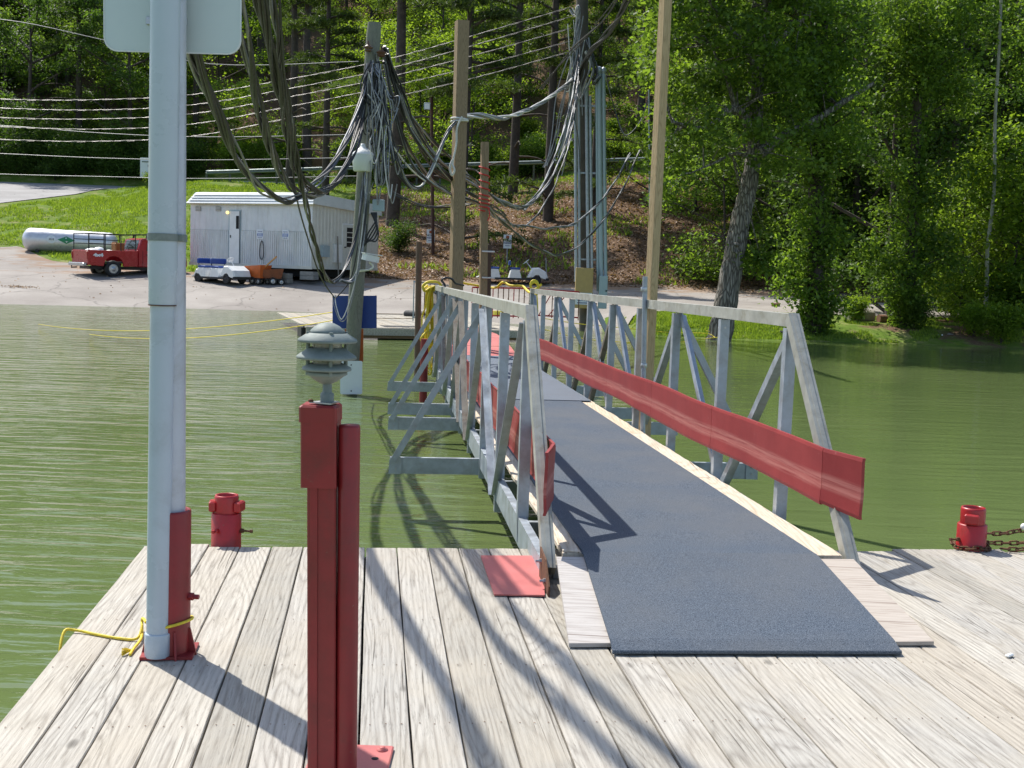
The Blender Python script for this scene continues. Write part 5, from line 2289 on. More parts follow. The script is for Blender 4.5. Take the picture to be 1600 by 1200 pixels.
mb.build('bracket', WHITE, sc_)


def board(name, x0, y0, x1, y1, d, mat, label, rz=0.0, th=.02, corner=.0, holes=False, cat='sign'):
    a, b = at(x0, y1, d), at(x1, y1, d)
    c_, e_ = at(x1, y0, d), at(x0, y0, d)
    t = thing(name, (a + b) / 2, label, cat)
    mb = MB()
    if corner:
        X_, Z_ = (b - a), (e_ - a)
        P = []
        for cx, cz, a0 in ((1, 0, 270), (1, 1, 0), (0, 1, 90), (0, 0, 180)):
            for k in range(5):
                an = R(a0 + 22.5 * k)
                ox = corner / X_.length
                oz = corner / Z_.length
                P.append(a + X_ * (cx + (ox if cx == 0 else -ox) + ox * math.cos(an)) + Z_ * (cz + (oz if cz == 0 else -oz) + oz * math.sin(an)))
        mb.prism(P, (0, th, 0))
    else:
        mb.prism([a, b, c_, e_], (0, th, 0))
    mb.build('panel', mat, t)
    if holes:
        for f in (.1, .88):
            q = (a + b) / 2 + (e_ - a) * f - Vector((0, .002, 0))
            mb = MB()
            mb.lathe(q, [(.012, 0), (.012, .001)], 8, axis=(0, -1, 0))
            mb.build('screw_hole', DARKM, t)
    return t


board('blue_board', 519.5, 462, 588.5, 513, PD + .19, BLUESIGN, 'plain dark blue board fixed behind the cable pole just above the water')
board('orange_board', 539, 514, 567.5, 565, PD + .20, ORANGE, 'narrow orange board fixed behind the cable pole below the blue one')
board('white_plate', 531.5, 564, 566, 616, PD - .17, SIGNW, 'blank white plate low on the cable pole, its foot at the water', corner=.025, holes=True, th=.006)

# ================================================================== CABLES
cabr = random.Random(21)


def bundle(label, pts, n=5, r=.014, spread=.035, mats=(GREYC, BROWNC, BLACKC), twist=.55, name='cable_bundle', loose=.0, group=None):
    """pts: 3-D points; n strands wound round the path, each an own part"""
    t = thing(name, pts[0], label, 'cable', group)
    P = spline(pts, 14)
    cum = [0]
    for i in range(1, len(P)):
        cum.append(cum[-1] + (P[i] - P[i - 1]).length)
    D_ = [(P[min(i + 1, len(P) - 1)] - P[max(i - 1, 0)]).normalized() for i in range(len(P))]
    xa, _ = orth(D_[0])
    FR = []
    for d in D_:
        xa = xa - d * d.dot(xa)
        xa = orth(d)[0] if xa.length < 1e-5 else xa.normalized()
        FR.append((xa, d.cross(xa)))
    for k in range(n):
        ph = 6.283 * k / n + cabr.uniform(-.4, .4)
        rad = spread * cabr.uniform(.5, 1.15)
        tw = twist * cabr.uniform(.75, 1.25)
        lo = Vector((cabr.uniform(-1, 1), cabr.uniform(-.5, .5), -cabr.uniform(0, 1))) * loose
        Q = []
        for i, p in enumerate(P):
            x, y = FR[i]
            a = ph + cum[i] * 6.283 * tw
            f = math.sin(math.pi * cum[i] / cum[-1])
            Q.append(p + x * math.cos(a) * rad + y * math.sin(a) * rad + lo * f)
        mb = MB()
        mb.tube(Q, r * cabr.uniform(.75, 1.2), 5)
        mb.build('strand', mats[k % len(mats)], t)
    return t


def pth(*a):
    return [at(*p) for p in a]


# twisted bundles that sag from the pole top and rise over the dock
B3 = (BROWNC, BLACKC, BROWNC, GREYC)
bundle('leftmost thick cable bundle rising from behind the sign panel and sagging to the trailer roof',
       [onz(790, 1250, ZD) + SUN * 5.6, onz(705, 1090, ZD) + SUN * 4.9] + pth((262, -120, 6.4), (305, 90, 7.6), (345, 190, 9.0), (382, 262, 10.6), (412, 298, 12), (448, 314, 13.5), (482, 296, 15), (516, 262, 16.5), (548, 205, 18), (566, 150, 18.9), (574, 100, 19.2)), 8, .0135, .036, B3, .24)
bundle('second thick cable bundle from the left, passing just right of the sign panel corner',
       [onz(1010, 1230, ZD) + SUN * 6.4, onz(850, 1075, ZD) + SUN * 5.4] + pth((350, -120, 6.8), (376, 20, 7.8), (400, 150, 9.5), (425, 235, 11.5), (452, 290, 13.5), (487, 306, 15.5), (525, 285, 17), (556, 230, 18.4), (568, 170, 19.0), (576, 104, 19.2)), 8, .0135, .036, B3, .24)
bundle('dark cable bundle just right of the second one, hanging almost straight down',
       [onz(1150, 1260, ZD) + SUN * 6.9, onz(945, 1090, ZD) + SUN * 5.9] + pth((385, -110, 7.4), (406, 0, 8.2), (432, 120, 9.8), (448, 200, 11.5), (462, 262, 13.5), (500, 300, 15.5), (540, 262, 17.6), (562, 190, 18.8), (577, 108, 19.2)), 7, .0135, .036, (BROWNC, BLACKC, BROWNC), .24)
bundle('dark cable pair dropping lowest of all, looping near the blue board',
       pth((400, -100, 7.6), (424, 0, 8.5), (445, 130, 10.5), (462, 240, 12.5), (478, 320, 14), (492, 380, 15.5), (508, 430, 17), (522, 440, 17.8), (540, 420, 18.3), (556, 365, 18.8), (566, 300, 19.0), (571, 270, 19.05)), 4, .015, .024, (BROWNC, BLACKC, BROWNC, GREYC), .5)
bundle('single thin black cable hanging lowest, down to the top of the blue board',
       pth((432, -100, 7.8), (440, 60, 9), (452, 200, 11.5), (462, 300, 14), (480, 370, 16), (500, 430, 17.6), (520, 461, 18.8), (527, 463, 19.1), (548, 435, 19.1), (560, 380, 19.05)), 1, .012, .002, (BLACKC,), .2)
bundle('pale thin cables looping down the cable pole to below the blue board top',
       pth((570, 268, 19.0), (566, 330, 19.0), (560, 400, 18.95), (553, 450, 18.95), (541, 492, 18.9), (532, 500, 18.9), (524, 480, 18.95), (521, 462, 19.05)), 2, .008, .03, (WROPE, GREYC), .2)
bundle('grey twisted cable running down along the front of the cable pole',
       pth((572, 268, 19.05), (571, 320, 19.0), (567, 370, 19.0), (560, 420, 18.95), (549, 440, 18.9), (532, 438, 18.7)), 4, .013, .022, (GREYC, GREYC, BLACKC), .8)
# dense knot of cables hanging down the pole top
for k in range(9):
    x0 = cabr.uniform(568, 600)
    x1 = cabr.uniform(560, 616)
    yb = cabr.uniform(170, 300)
    bundle(['coiled grey cables hanging straight down the left face of the pole top', 'short loops of pale cable below the pole-top insulators', 'loose black loops hanging right of the pole top',
            'grey cable tails dangling beside the pole lamp', 'tangled dark cable hanging just behind the pole lamp', 'pale loop of wire drooping right of the pole lamp', 'dark cable tail hanging on the right of the pole above the junction box',
            'wound grey cable lashed to the upper pole', 'black cable drop along the upper right of the pole'][k],
           pth((580, 95 + k * 2, 19.1), (x0, 130, 18.95 + .05 * (k % 3)), ((x0 + x1) / 2, (130 + yb) / 2, 18.95), (x1, yb - 15, 19), (x1 + 3, yb, 19.05), (x1 + 9, yb - 20, 19.05), ((x1 + 600) / 2, 150, 19.1), (588, 100, 19.15)),
           3, .013, .03, [(GREYC, BLACKC, GREYC), (GREYC, WROPE, BLACKC), (BLACKC, BLACKC, GREYC)][k % 3], .4, loose=.05)
# from the pole top to the tall post and to the meter pole
bundle('grey and black cable bundle slung from the pole top to the tall brown post',
       pth((588, 84, 19.2), (600, 150, 19.4), (612, 215, 19.8), (630, 272, 20.2), (650, 294, 20.5), (667, 280, 20.8), (684, 240, 21), (700, 205, 21.3), (714, 188, 21.5)), 5, .015, .026, (GREYC, GREYC, BLACKC, BLACKC, WROPE), .5)
bundle('single pale cable from the pole top curving down to meet the sagging bundle',
       pth((584, 140, 19.1), (596, 190, 19.4), (612, 225, 19.8), (640, 262, 20.2), (665, 283, 20.6)), 1, .014, .002, (WROPE,), .2)
bundle('grey cables from the knot on the tall brown post across to the meter pole',
       pth((716, 184, 21.5), (745, 181, 24), (785, 184, 28), (825, 172, 33), (862, 150, 37), (890, 128, 41.5), (908, 105, 42.6)), 5, .026, .06, (GREYC, WROPE, GREYC), .15)
D4 = (BLACKC, GREYC, BLACKC)
loops = [((600, 72), (628, 150), (655, 205), (700, 262), (770, 306), (806, 322), (826, 318), (850, 285), (872, 230), (892, 160), (905, 85), 'first long dark loop from the pole top, lowest point before the right pair of pines'),
         ((598, 80), (630, 165), (672, 215), (720, 262), (775, 312), (797, 323), (818, 325), (848, 300), (880, 240), (898, 170), (907, 90), 'second long dark loop from the pole top toward the meter pole'),
         ((604, 76), (640, 185), (690, 255), (740, 280), (760, 300), (788, 318), (812, 326), (826, 322), (866, 270), (889, 200), (908, 98), 'third long grey loop between the pole top and the meter pole'),
         ((603, 88), (640, 200), (700, 275), (750, 312), (778, 332), (800, 352), (812, 354), (828, 348), (862, 300), (890, 220), (909, 100), 'fourth long loop, its lowest point above the parked cart'),
         ((600, 95), (625, 200), (660, 265), (700, 300), (745, 318), (775, 340), (815, 353), (866, 356), (905, 345), (950, 300), (985, 240), 'long thin loop sagging behind the meter pole conduits'),
         ((601, 100), (640, 250), (700, 300), (757, 322), (782, 345), (815, 372), (850, 393), (880, 397), (920, 370), (965, 310), (1000, 235), 'lowest long cable loop, passing in front of the tan box pole')]
for k, L in enumerate(loops):
    n = len(L) - 1
    P = [at(x, y, 19.4 + (42.4 - 19.4) * (i / (n - 1)) ** 1.5) for i, (x, y) in enumerate(L[:-1])]
    bundle(L[-1][0].upper() and L[-1], P, 3, .018, .024, D4 if k % 2 else (GREYC, BLACKC, GREYC), .35, name='cable_loop')
for k, (L, lab) in enumerate((([(604, 84, 19.3), (618, 120, 19.6), (636, 165, 20), (650, 210, 20.6), (676, 262, 21.5), (720, 295, 23)], 'pair of black cables sloping from the pole top behind the tall brown post'),
                              ([(590, 96, 19.2), (600, 160, 19.3), (608, 215, 19.5), (622, 268, 19.8), (640, 294, 20)], 'frayed black cable drop right of the pole lamp'),
                              ([(610, 300, 30), (660, 322, 30), (705, 322, 30), (757, 318, 30), (790, 336, 32)], 'low dark cable strung across behind the tall brown post'))):
    bundle(lab, [at(*p) for p in L], 3, .015, .03, (BLACKC, BLACKC, BROWNC), .4)

for k in range(12):
    x0, y0 = cabr.uniform(572, 604), cabr.uniform(90, 170)
    yb = cabr.uniform(190, 320)
    P = [(x0, y0, 18.9)]
    x = x0
    for j in range(1, 5):
        x += cabr.uniform(-6, 14)
        P.append((x, y0 + (yb - y0) * j / 4 + cabr.uniform(-8, 8), 18.9 + cabr.uniform(-.1, .2)))
    P.append((x + cabr.uniform(2, 12), yb - cabr.uniform(5, 30), 19))
    bundle(('pale', 'grey', 'black', 'grey')[k % 4] + ' loose kinked wire end dangling from the cable pole', pth(*P), 1, .009, .004, ((WROPE, GREYC, BLACKC, GREYC)[k % 4],), .2, name='loose_wire', group='loose wires hanging from the cable pole')
for k in range(12):
    x0, y0 = cabr.uniform(890, 912), cabr.uniform(20, 90)
    yb = cabr.uniform(150, 300)
    xe = cabr.uniform(845, 915)
    P = [(x0 + (xe - x0) * (j / 5) ** 1.6 + cabr.uniform(-4, 4), y0 + (yb - y0) * j / 5, 42.0) for j in range(6)]
    bundle(('pale', 'grey', 'black', 'grey')[k % 4] + ' loose wire hanging from the top of the meter pole', pth(*P), 1, .018, .006, ((WROPE, GREYC, BLACKC, GREYC)[k % 4],), .2, name='loose_wire', group='loose wires hanging from the meter pole top')
# ---- meter pole with conduits, boxes and the tow sign
MD = 42.6
mbz = at(914, 512, MD)
mp_ = thing('meter_pole', (mbz.x, MD, 0), 'thick utility pole at the water\'s edge carrying many grey conduits and two meter boxes', 'utility pole')


def pipe_px(name, x0, y0, x1, y1, d, r, mat, parent, n=12):
    mb = MB()
    mb.tube([at(x0, y0, d), at(x1, y1, d)], r, n)
    return mb.build(name, mat, parent)


pipe_px('pole', 914, 530, 909, -60, MD, .21, paint('dark_pole', (.10, .085, .07), .9, 0, .3, 3, bump=.5), mp_, 14)
for k, (x0, x1, y0, y1, r) in enumerate(((900, 899, 440, 150, .055), (905.5, 904, 440, 100, .05), (919, 916, 440, 130, .06), (925, 922, 440, 150, .05), (934, 932, 455, 130, .045), (939.5, 936, 455, 112, .085), (946.5, 943, 455, 113, .065))):
    o = pipe_px('conduit', x0, y0, x1, y1, MD - .32, r, BOXG if k > 3 else ALU, mp_)
    if k in (4, 5, 6):
        mb = MB()
        q = at(x1, y1, MD - .32)
        mb.lathe(q, [(r * 1.1, -.05), (r * 1.5, .03), (r * 1.5, .08), (r * .9, .16), (.01, .19)], 12)
        mb.build('weatherhead', ALU, o)
for py in (165, 270, 330, 405):
    mb = MB()
    a, b = at(898, py, MD - .22), at(948, py + 1, MD - .22)
    mb.beam(a, b, .05, .06, side=(0, 1, 0))
    mb.build('bracket', RUST if py == 330 else ALU, mp_)
tb = thing('tan_cabinet', at(912, 490, MD - .55), 'large tan metal cabinet on the meter pole with a white tow sign', 'electrical box')
a, b = at(897.5, 481, MD - .55), at(927, 419, MD - .55)
mb = MB()
mb.box((a + b) / 2, (b.x - a.x, .35, b.z - a.z), bev=.012)
mb.build('cabinet', TAN, tb)
mb = MB()
mb.box((a + b) / 2 - Vector((0, .178, 0)), ((b.x - a.x) * .93, .006, (b.z - a.z) * .95))
mb.build('door', TAN, tb)
gb = thing('grey_cabinet', at(940, 480, MD - .5), 'tall pale blue-grey metal cabinet right of the tan one on the meter pole', 'electrical box')
a, b = at(934, 482, MD - .5), at(949.5, 431, MD - .5)
mb = MB()
mb.box((a + b) / 2, (b.x - a.x, .28, b.z - a.z), bev=.012)
mb.build('cabinet', BOXG, gb)
mb = MB()
mb.box((a + b) / 2 + Vector((.11, -.15, .05)), (.05, .03, .05))
mb.build('latch', DARKM, gb)
ts = thing('tow_sign', at(911, 476, MD - .78), 'white sign with blue lettering about violators being towed, on the tan cabinet', 'sign')
a, b = at(898.5, 475.5, MD - .76), at(925, 458, MD - .76)
mb = MB()
mb.box((a + b) / 2, (b.x - a.x, .01, b.z - a.z))
mb.build('panel', SIGNW, ts)
cx_ = (a + b) / 2 - Vector((0, .012, 0))
hh_ = b.z - a.z
for dz_, l_ in ((.36, .20), (-.36, .22)):
    mb = MB()
    mb.beam(cx_ + UP * dz_ * hh_ - Vector((l_, 0, 0)), cx_ + UP * dz_ * hh_ + Vector((l_, 0, 0)), .004, .03, side=(0, 1, 0))
    mb.build('print_line', NAVY, ts)
for txt, dz_, s_ in (('VIOLATORS', .13, .125), ('TOWED', -.11, .125)):
    text_mesh(txt, s_, NAVY, cx_ + UP * dz_ * hh_, (1, 0, 0), (0, 0, 1), ts, bold=.003)
# thin pole between the timber post and the leaning tree
t = thing('thin_pole', at(1017, 528, 42), 'thin dark pole on the grass edge behind the pale timber post', 'pole')
pipe_px('pole', 1021, 528, 1017, 150, 42, .07, BARKD, t)
pipe_px('conduit', 1016.5, 500, 1014, 140, 41.85, .03, ALU, t)
bundle('pair of cables sagging right of the meter pole toward the thin pole', pth((947, 118, 42), (955, 150, 42), (975, 210, 41.8), (1000, 190, 41.8), (1014, 150, 41.9)), 2, .014, .02, (BLACKC, GREYC), .3)

# ---- overhead lines to the left and black service cables to the upper right
for k, (yl, ym, yr_) in enumerate(((155, 156, 11), (169, 172, 26), (184, 186, 44), (198, 202, 64), (218, 221, 80))):
    labs = ['topmost of the five twisted overhead wires running left to the meter pole top', 'second from the top of the five twisted overhead wires', 'middle one of the five twisted overhead wires',
            'fourth from the top of the five twisted overhead wires', 'lowest of the five twisted overhead wires']
    t = thing('overhead_wire', at(-260, yl + 12, 40), labs[k], 'wire', 'five twisted overhead wires')
    P = spline([at(-260, yl - 12, 41), at(0, yl, 41.5), at(150, ym, 41.8), at(300, ym - 8, 42), at(450, ym - 32 - k, 42.2), at(600, ym - 62 - k, 42.3), at(750, (ym - 62 + yr_) / 2 - 0, 42.4), at(893, yr_, 42.5)], 24)
    cum = 0
    Q = [[], []]
    for i, p in enumerate(P):
        if i:
            cum += (p - P[i - 1]).length
        a = cum * 6.283 / 1.7
        for j in range(2):
            Q[j].append(p + Vector((0, math.cos(a + j * math.pi), math.sin(a + j * math.pi))) * .013)
    for j, m in enumerate((ALC, BLACKC)):
        mb = MB()
        mb.tube(Q[j], .0065 if j == 0 else .010, 4)
        mb.build('strand', m, t)
for k, (y0, y1, y2) in enumerate(((30, 62, 100), (240, 247, 250), (196, 208, 214), (272, 276, 279))):
    mb = MB()
    mb.tube(spline([at(-200, y0 - 8, 70), at(0, y0, 70), at(160, y1, 70), at(330, y2, 70), at(560, y2 - 4, 70)], 6), .02, 4)
    tag(mb.build('thin_wire', GREYC), ['faint single wire high at the upper left behind the sign panel', 'faint single wire low at left under the five twisted wires', 'faint single wire crossing between the twisted wires at left',
                                       'faintest lowest wire at left just above the road'][k], 'wire')
bundle('thick black service cables swooping from the meter pole to the upper right', pth((902, 130, 42), (914, 95, 41), (930, 72, 39), (952, 48, 36), (972, 18, 33), (990, -30, 30)), 4, .032, .06, (BLACKC,), .12)
bundle('slim black service cable above the thick ones at the meter pole', pth((845, 140, 43), (880, 95, 41), (910, 62, 38), (945, 25, 34), (975, -20, 31)), 2, .022, .05, (BLACKC,), .1)
bundle('white and grey cable tangle wound round the top of the meter pole', pth((893, 14, 42.3), (899, 22, 42.2), (903, 12, 42.1), (900, 60, 42.2), (893, 110, 42.2), (887, 140, 42.2), (895, 132, 42.1), (903, 155, 42.1), (912, 140, 42.1), (922, 118, 42.1), (925, 100, 42.1), (915, 80, 42.1)), 5, .022, .07, (GREYC, WROPE, GREYC), .3)
bundle('grey cable drop hanging from the left side of the meter pole top', pth((905, 30, 42.2), (900, 80, 42.1), (884, 150, 42.2), (872, 200, 42.2), (858, 245, 42.2), (850, 262, 42.2)), 4, .02, .06, (GREYC, GREYC, BLACKC), .25, loose=.3)
bundle('dark cable mass lashed on the right of the meter pole top', pth((918, 60, 42.2), (924, 85, 42.1), (930, 110, 42.1), (928, 130, 42.1), (938, 118, 42.1)), 5, .026, .10, (BLACKC, GREYC), .3)

# ================================================================== SHORE DOCK, RED WALKWAY AND RAILINGS
sd_ = thing('shore_dock', at(650, 515, 33), 'grey plank landing dock by the far shore at the end of the gangway', 'dock')
za = .30
f0_, f1_ = onz(478, 512, za), onz(846, 519, za)
u1 = (f1_ - f0_).normalized()
v1_ = Vector((-u1.y, u1.x, 0))
depth = 8.6
n = int((f1_ - f0_).length / .2)
for k in range(n):
    a = f0_ + u1 * (k * .2)
    mb = MB()
    mb.prism([a, a + u1 * .19, a + u1 * .19 + v1_ * depth, a + v1_ * depth], (0, 0, .04 + r2.uniform(-.004, .004)))
    mb.build('plank', MATS['old_wood'], sd_)
mb = MB()
mb.beam(f0_ - v1_ * .03 - UP * .08, f1_ - v1_ * .03 - UP * .08, .05, .20, side=v1_)
mb.build('rim_joist', MATS['old_wood'], sd_)
mb = MB()
mb.beam(f0_ + v1_ * .1 - UP * .22, f1_ + v1_ * .1 - UP * .22, .05, .10, side=v1_)
mb.build('lower_joist', MATS['post_wood'], sd_)
for f in (.08, .42, .75):
    mb = MB()
    mb.box(f0_.lerp(f1_, f) + v1_ * .8 - UP * .18, (1.3, 1.0, .45), rz=math.atan2(u1.y, u1.x), bev=.05)
    mb.build('float', BLACKR, sd_)
for k in range(2):
    a, b = onz(640 + 4 * k, 491 + 7 * k, .345), onz(562, 490 + 7 * k, .345)
    mb = MB()
    mb.beam(a, b, .10, .03, side=(0, 1, 0))
    mb.build('cleat_board', MATS['post_wood'], sd_)
mb = MB()
a, b = onz(632, 490, .42), onz(672, 493, .42)
mb.lathe(a, [(.05, 0), (.12, .08), (.13, .2), (.13, (b - a).length - .2), (.12, (b - a).length - .08), (.04, (b - a).length)], 12, axis=b - a)
tag(mb.build('fender', BLACKR), 'black cylindrical fender lying on the far landing dock left of the slim pile', 'fender')
mb = MB()
c = onz(775, 494, .38)
for k in range(5):
    P = [c + Vector((math.cos(a) * (.35 - .03 * k), math.sin(a) * (.3 - .02 * k), .03 + .035 * k)) for a in [q * .4 for q in range(17)]]
    mb.tube(P, .03, 6)
tag(mb.build('rope_coil', YROPE), 'coil of yellow rope lying on the far landing dock', 'rope')

# faded red walkway from the gangway end over to the landing
wk = thing('red_walkway', at(740, 560, 21), 'faded red plywood walkway between the gangway end and the landing dock', 'walkway')
g0, g1 = gp(SE - .05, .12, DZ - .04), gp(SE - .05, GW - .06, DZ - .04)
g0.z = g1.z = gp(SE, 0, DZ).z - .03
far0, far1 = onz(716, 513, .40), onz(752, 513.5, .40)
nb = 6
for k in range(nb):
    t0, t1 = k / nb, (k + 1) / nb - .004
    q = [g0.lerp(far0, t0), g1.lerp(far1, t0), g1.lerp(far1, t1), g0.lerp(far0, t1)]
    hump = UP * .17
    for j in range(4):
        tt = t0 if j < 2 else t1
        q[j] = q[j] + hump * math.sin(math.pi * min(1, tt * 2.4) * .5) * (1 if tt < .45 else (1 - tt) / .55)
    mb = MB()
    mb.hexa([p - UP * .04 for p in q], q)
    mb.build('board', PINK, wk)
for a, b in ((g0, far0), (g1, far1)):
    mb = MB()
    mb.beam(a - UP * .14, b - UP * .14, .06, .14, side=(1, 0, 0))
    mb.build('side_beam', RED, wk)
mb = MB()
mb.beam(g0 - UP * .06 - GH * .03, g1 - UP * .06 - GH * .03, .05, .16, side=GH)
mb.build('end_beam', DARKM, wk)


def railing(label, pts, hgt, top_mat, n, par_name='railing', bar=.03, base=None, diag=False, zlow=.45):
    a, b = Vector(pts[0]), Vector(pts[1])
    t = thing(par_name, (a.x, a.y, base if base is not None else a.z - hgt), label, 'railing')
    for h in (0, -hgt * .93):
        mb = MB()
        mb.beam(a + UP * h, b + UP * h, bar * 1.6, bar * 1.6)
        mb.build('rail', top_mat, t)
    for k in range(n + 1):
        p = a.lerp(b, k / n)
        mb = MB()
        mb.beam(p, p - UP * (hgt * (1.0 if k not in (0, n) else 1.03)), bar, bar, side=(1, 0, 0))
        mb.build('baluster', top_mat if k % 4 == 0 else RUST, t)
    if diag:
        mb = MB()
        mb.beam(a.lerp(b, .1) - UP * hgt * .93, a.lerp(b, .42), bar, bar)
        mb.beam(a.lerp(b, .34) - UP * hgt * .93, a.lerp(b, .66), bar, bar) if False else None
        mb.build('diagonal', top_mat, t)
    return t


railing('red railing with rusty balusters across the back of the landing, below the parked cart', (at(738, 449, 38), at(836, 451, 38)), .96, BRED, 12)
railing('short red railing with a diagonal bar right of the landing, seen through the gangway truss', (at(836, 452, 38.5), at(905, 456, 38.5)), .90, BRED, 5, diag=True)
t = railing('thin grey railing left of the gangway end, slanting beside the slim brown pile', (at(647, 440, 31), at(700, 446, 37)), 1.0, ALU, 7, bar=.028)
# chair-like diagonal braces of the second red railing
mb = MB()
mb.beam(at(856, 494, 38.4), at(884, 462, 38.4), .03, .03)
mb.build('diagonal', BRED, bpy.data.objects['railing.001'])

# yellow safety lines near the water
for lab, P in (('yellow floating line stretched over the lake, upper one left of the blue board', sag(onz(60, 506.5, .03), at(519, 488, 19.6), .25, 20)),
               ('yellow floating line stretched over the lake, lower one left of the blue board', sag(onz(140, 522.5, .03), at(524, 500, 19.6), .2, 20)),
               ('yellow line from the landing to the leaning tree, upper one', [at(846, 497, 36), at(905, 506, 37.5), at(960, 511, 38.5), at(1040, 519, 39.4), at(1103, 521, 39.8), at(1120, 528, 39.3), at(1138, 523, 39.6), at(1103, 517, 39.9)]),
               ('yellow line from the gangway to the leaning tree, lower one', [at(840, 512, 34), at(900, 527, 35), at(960, 534, 36), at(1040, 536, 37.4), at(1090, 531, 38.6), at(1135, 525, 39.4)])):
    mb = MB()
    mb.tube(spline(P, 6) if len(P) < 15 else P, .013 if len(P) < 15 else .008, 5)
    tag(mb.build('safety_line', YROPE), lab, 'rope')

# ================================================================== TRAILER OFFICE
A_, B_ = at(297, 411, 61.0), at(487, 414.5, 57.6)
A_ = Vector((A_.x, A_.y, 1.89))
B_ = Vector((B_.x, B_.y, 1.89))
ax = (B_ - A_)
TL = ax.length
ax.normalize()
ay = Vector((-ax.y, ax.x, 0))
TW = 5.8
TH = at(487, 318, 57.6).z - 1.89
tr = thing('office_trailer', (A_.x, A_.y, 1.3), 'long white corrugated office trailer raised on blocks at the far side of the lot', 'trailer')


def tp(x, y, z):
    """trailer coordinates: x along the front from its left corner, y back, z above the floor line"""
    return A_ + ax * x + ay * y + UP * z


def tbox(name, x0, x1, y0, y1, z0, z1, mat, parent=tr):
    mb = MB()
    mb.hexa([tp(x0, y0, z0), tp(x1, y0, z0), tp(x1, y1, z0), tp(x0, y1, z0)], [tp(x0, y0, z1), tp(x1, y0, z1), tp(x1, y1, z1), tp(x0, y1, z1)])
    return mb.build(name, mat, parent)


def siding_mat():
    t = NT('stained_white_siding')
    v = t.coord('Object', scale=(1, 1, .12))
    a = t.noise(v, 3.2, 6, .75)
    b = t.noise(t.coord('Object'), 1.1, 5, .6)
    c = t.ramp(b, [(.3, (.58, .60, .61)), (.7, (.72, .74, .74))])
    c = t.mix(t.ramp(a, [(.50, 0.0), (.70, .55)]), c, (.42, .42, .37))
    return t.done(c, .45, 0, t.bump(b, .6, .05), .4)


SIDING = siding_mat()


def corrugated(name, o, d, nrm, L, z0, z1, mat, pitch=.13, dep=.045, tr_=None):
    mb = MB()
    n = int(L / pitch)
    pts_ = []
    for k in range(n):
        for f, e in ((0, 0), (.34, 0), (.5, 1), (.84, 1)):
            pts_.append((min((k + f) * L / n, L), e * dep))
    pts_.append((L, 0))
    lo = [o + d * a + nrm * e + UP * z0 for a, e in pts_]
    hi = [o + d * a + nrm * (e + r2.uniform(-.003, .003)) + UP * z1 for a, e in pts_]
    mid_ = [o + d * a + nrm * (e + r2.uniform(-.007, .007)) + UP * (z0 + (z1 - z0) * .45) for a, e in pts_]
    mb.loft([lo, mid_, hi], False, closed=False)
    return mb.build(name, mat, tr_ or tr, recalc=False)


tbox('body', .03, TL - .03, .03, TW, .0, TH, CREAM)
split = TH * .55
corrugated('lower_siding', tp(0, 0, 0), ax, -ay, TL, .02, split, SIDING)
corrugated('upper_siding', tp(0, 0, 0), ax, -ay, TL, split + .01, TH - .02, SIDING, pitch=.35, dep=.010)
corrugated('end_siding', tp(TL, 0, 0), ay, ax, TW, .02, TH - .02, CREAM, pitch=.28, dep=.015)
tbox('skirt_rail', -.03, TL + .03, -.045, .02, -.12, .03, CREAM)
tbox('end_skirt_rail', TL, TL + .04, .0, TW, -.10, .03, CREAM)
# sloping mansard of ridged roof panels, in three bands
RZ = at(487, 300, 57.6).z - 1.89
for k in range(4):
    t0, t1 = k / 4, (k + 1) / 4
    z0_, z1_ = TH - .02 + (RZ - TH) * t0, TH - .02 + (RZ - TH) * t1
    y0_, y1_ = -.17 + .24 * t0, -.15 + .24 * t1
    mb = MB()
    i0, i1 = .10 + .42 * t0 - .22, .10 + .42 * t1 - .22
    q = [tp(i0, y0_ - .05, z0_), tp(TL + .14 - .15 * t0, y0_ - .02, z0_), tp(TL + .14 - .15 * t1, y1_, z1_), tp(i1, y1_, z1_)]
    mb.hexa([p - UP * .03 for p in q], q)
    mb.build('roof_panel', WHITE, tr)
    mb = MB()
    q = [tp(TL + .16 - .15 * t0, y0_ - .02, z0_), tp(TL + .16 - .15 * t0, TW + .1, z0_ - .25), tp(TL + .16 - .15 * t1, TW + .1, z1_ - .25), tp(TL + .16 - .15 * t1, y1_, z1_)]
    mb.hexa([p - ax * .03 for p in q], q)
    mb.build('end_roof_panel', CREAM, tr)
mb = MB()
mb.hexa([tp(.2, .08, RZ - .10), tp(TL, .08, RZ - .10), tp(TL, TW, RZ - .35), tp(.2, TW, RZ - .35)], [tp(.2, .08, RZ - .03), tp(TL, .08, RZ - .03), tp(TL, TW, RZ - .28), tp(.2, TW, RZ - .28)])
mb.build('roof', WHITE, tr)
tbox('eave_trim', -.05, TL + .16, -.165, -.13, TH - .10, TH - .03, paint('yellow_trim', (.55, .50, .28), .5))


def fx(px):
    return (px - 297) / (487 - 297.0) * TL * (1.0 + .03 * (487 - px) / 190) - (0.03 * TL * (487 - px) / 190)


def fz(py, px=390):
    return (411 + (px - 297) * .018 - py) / FPX * (61 - 3.4 * (px - 297) / 190)


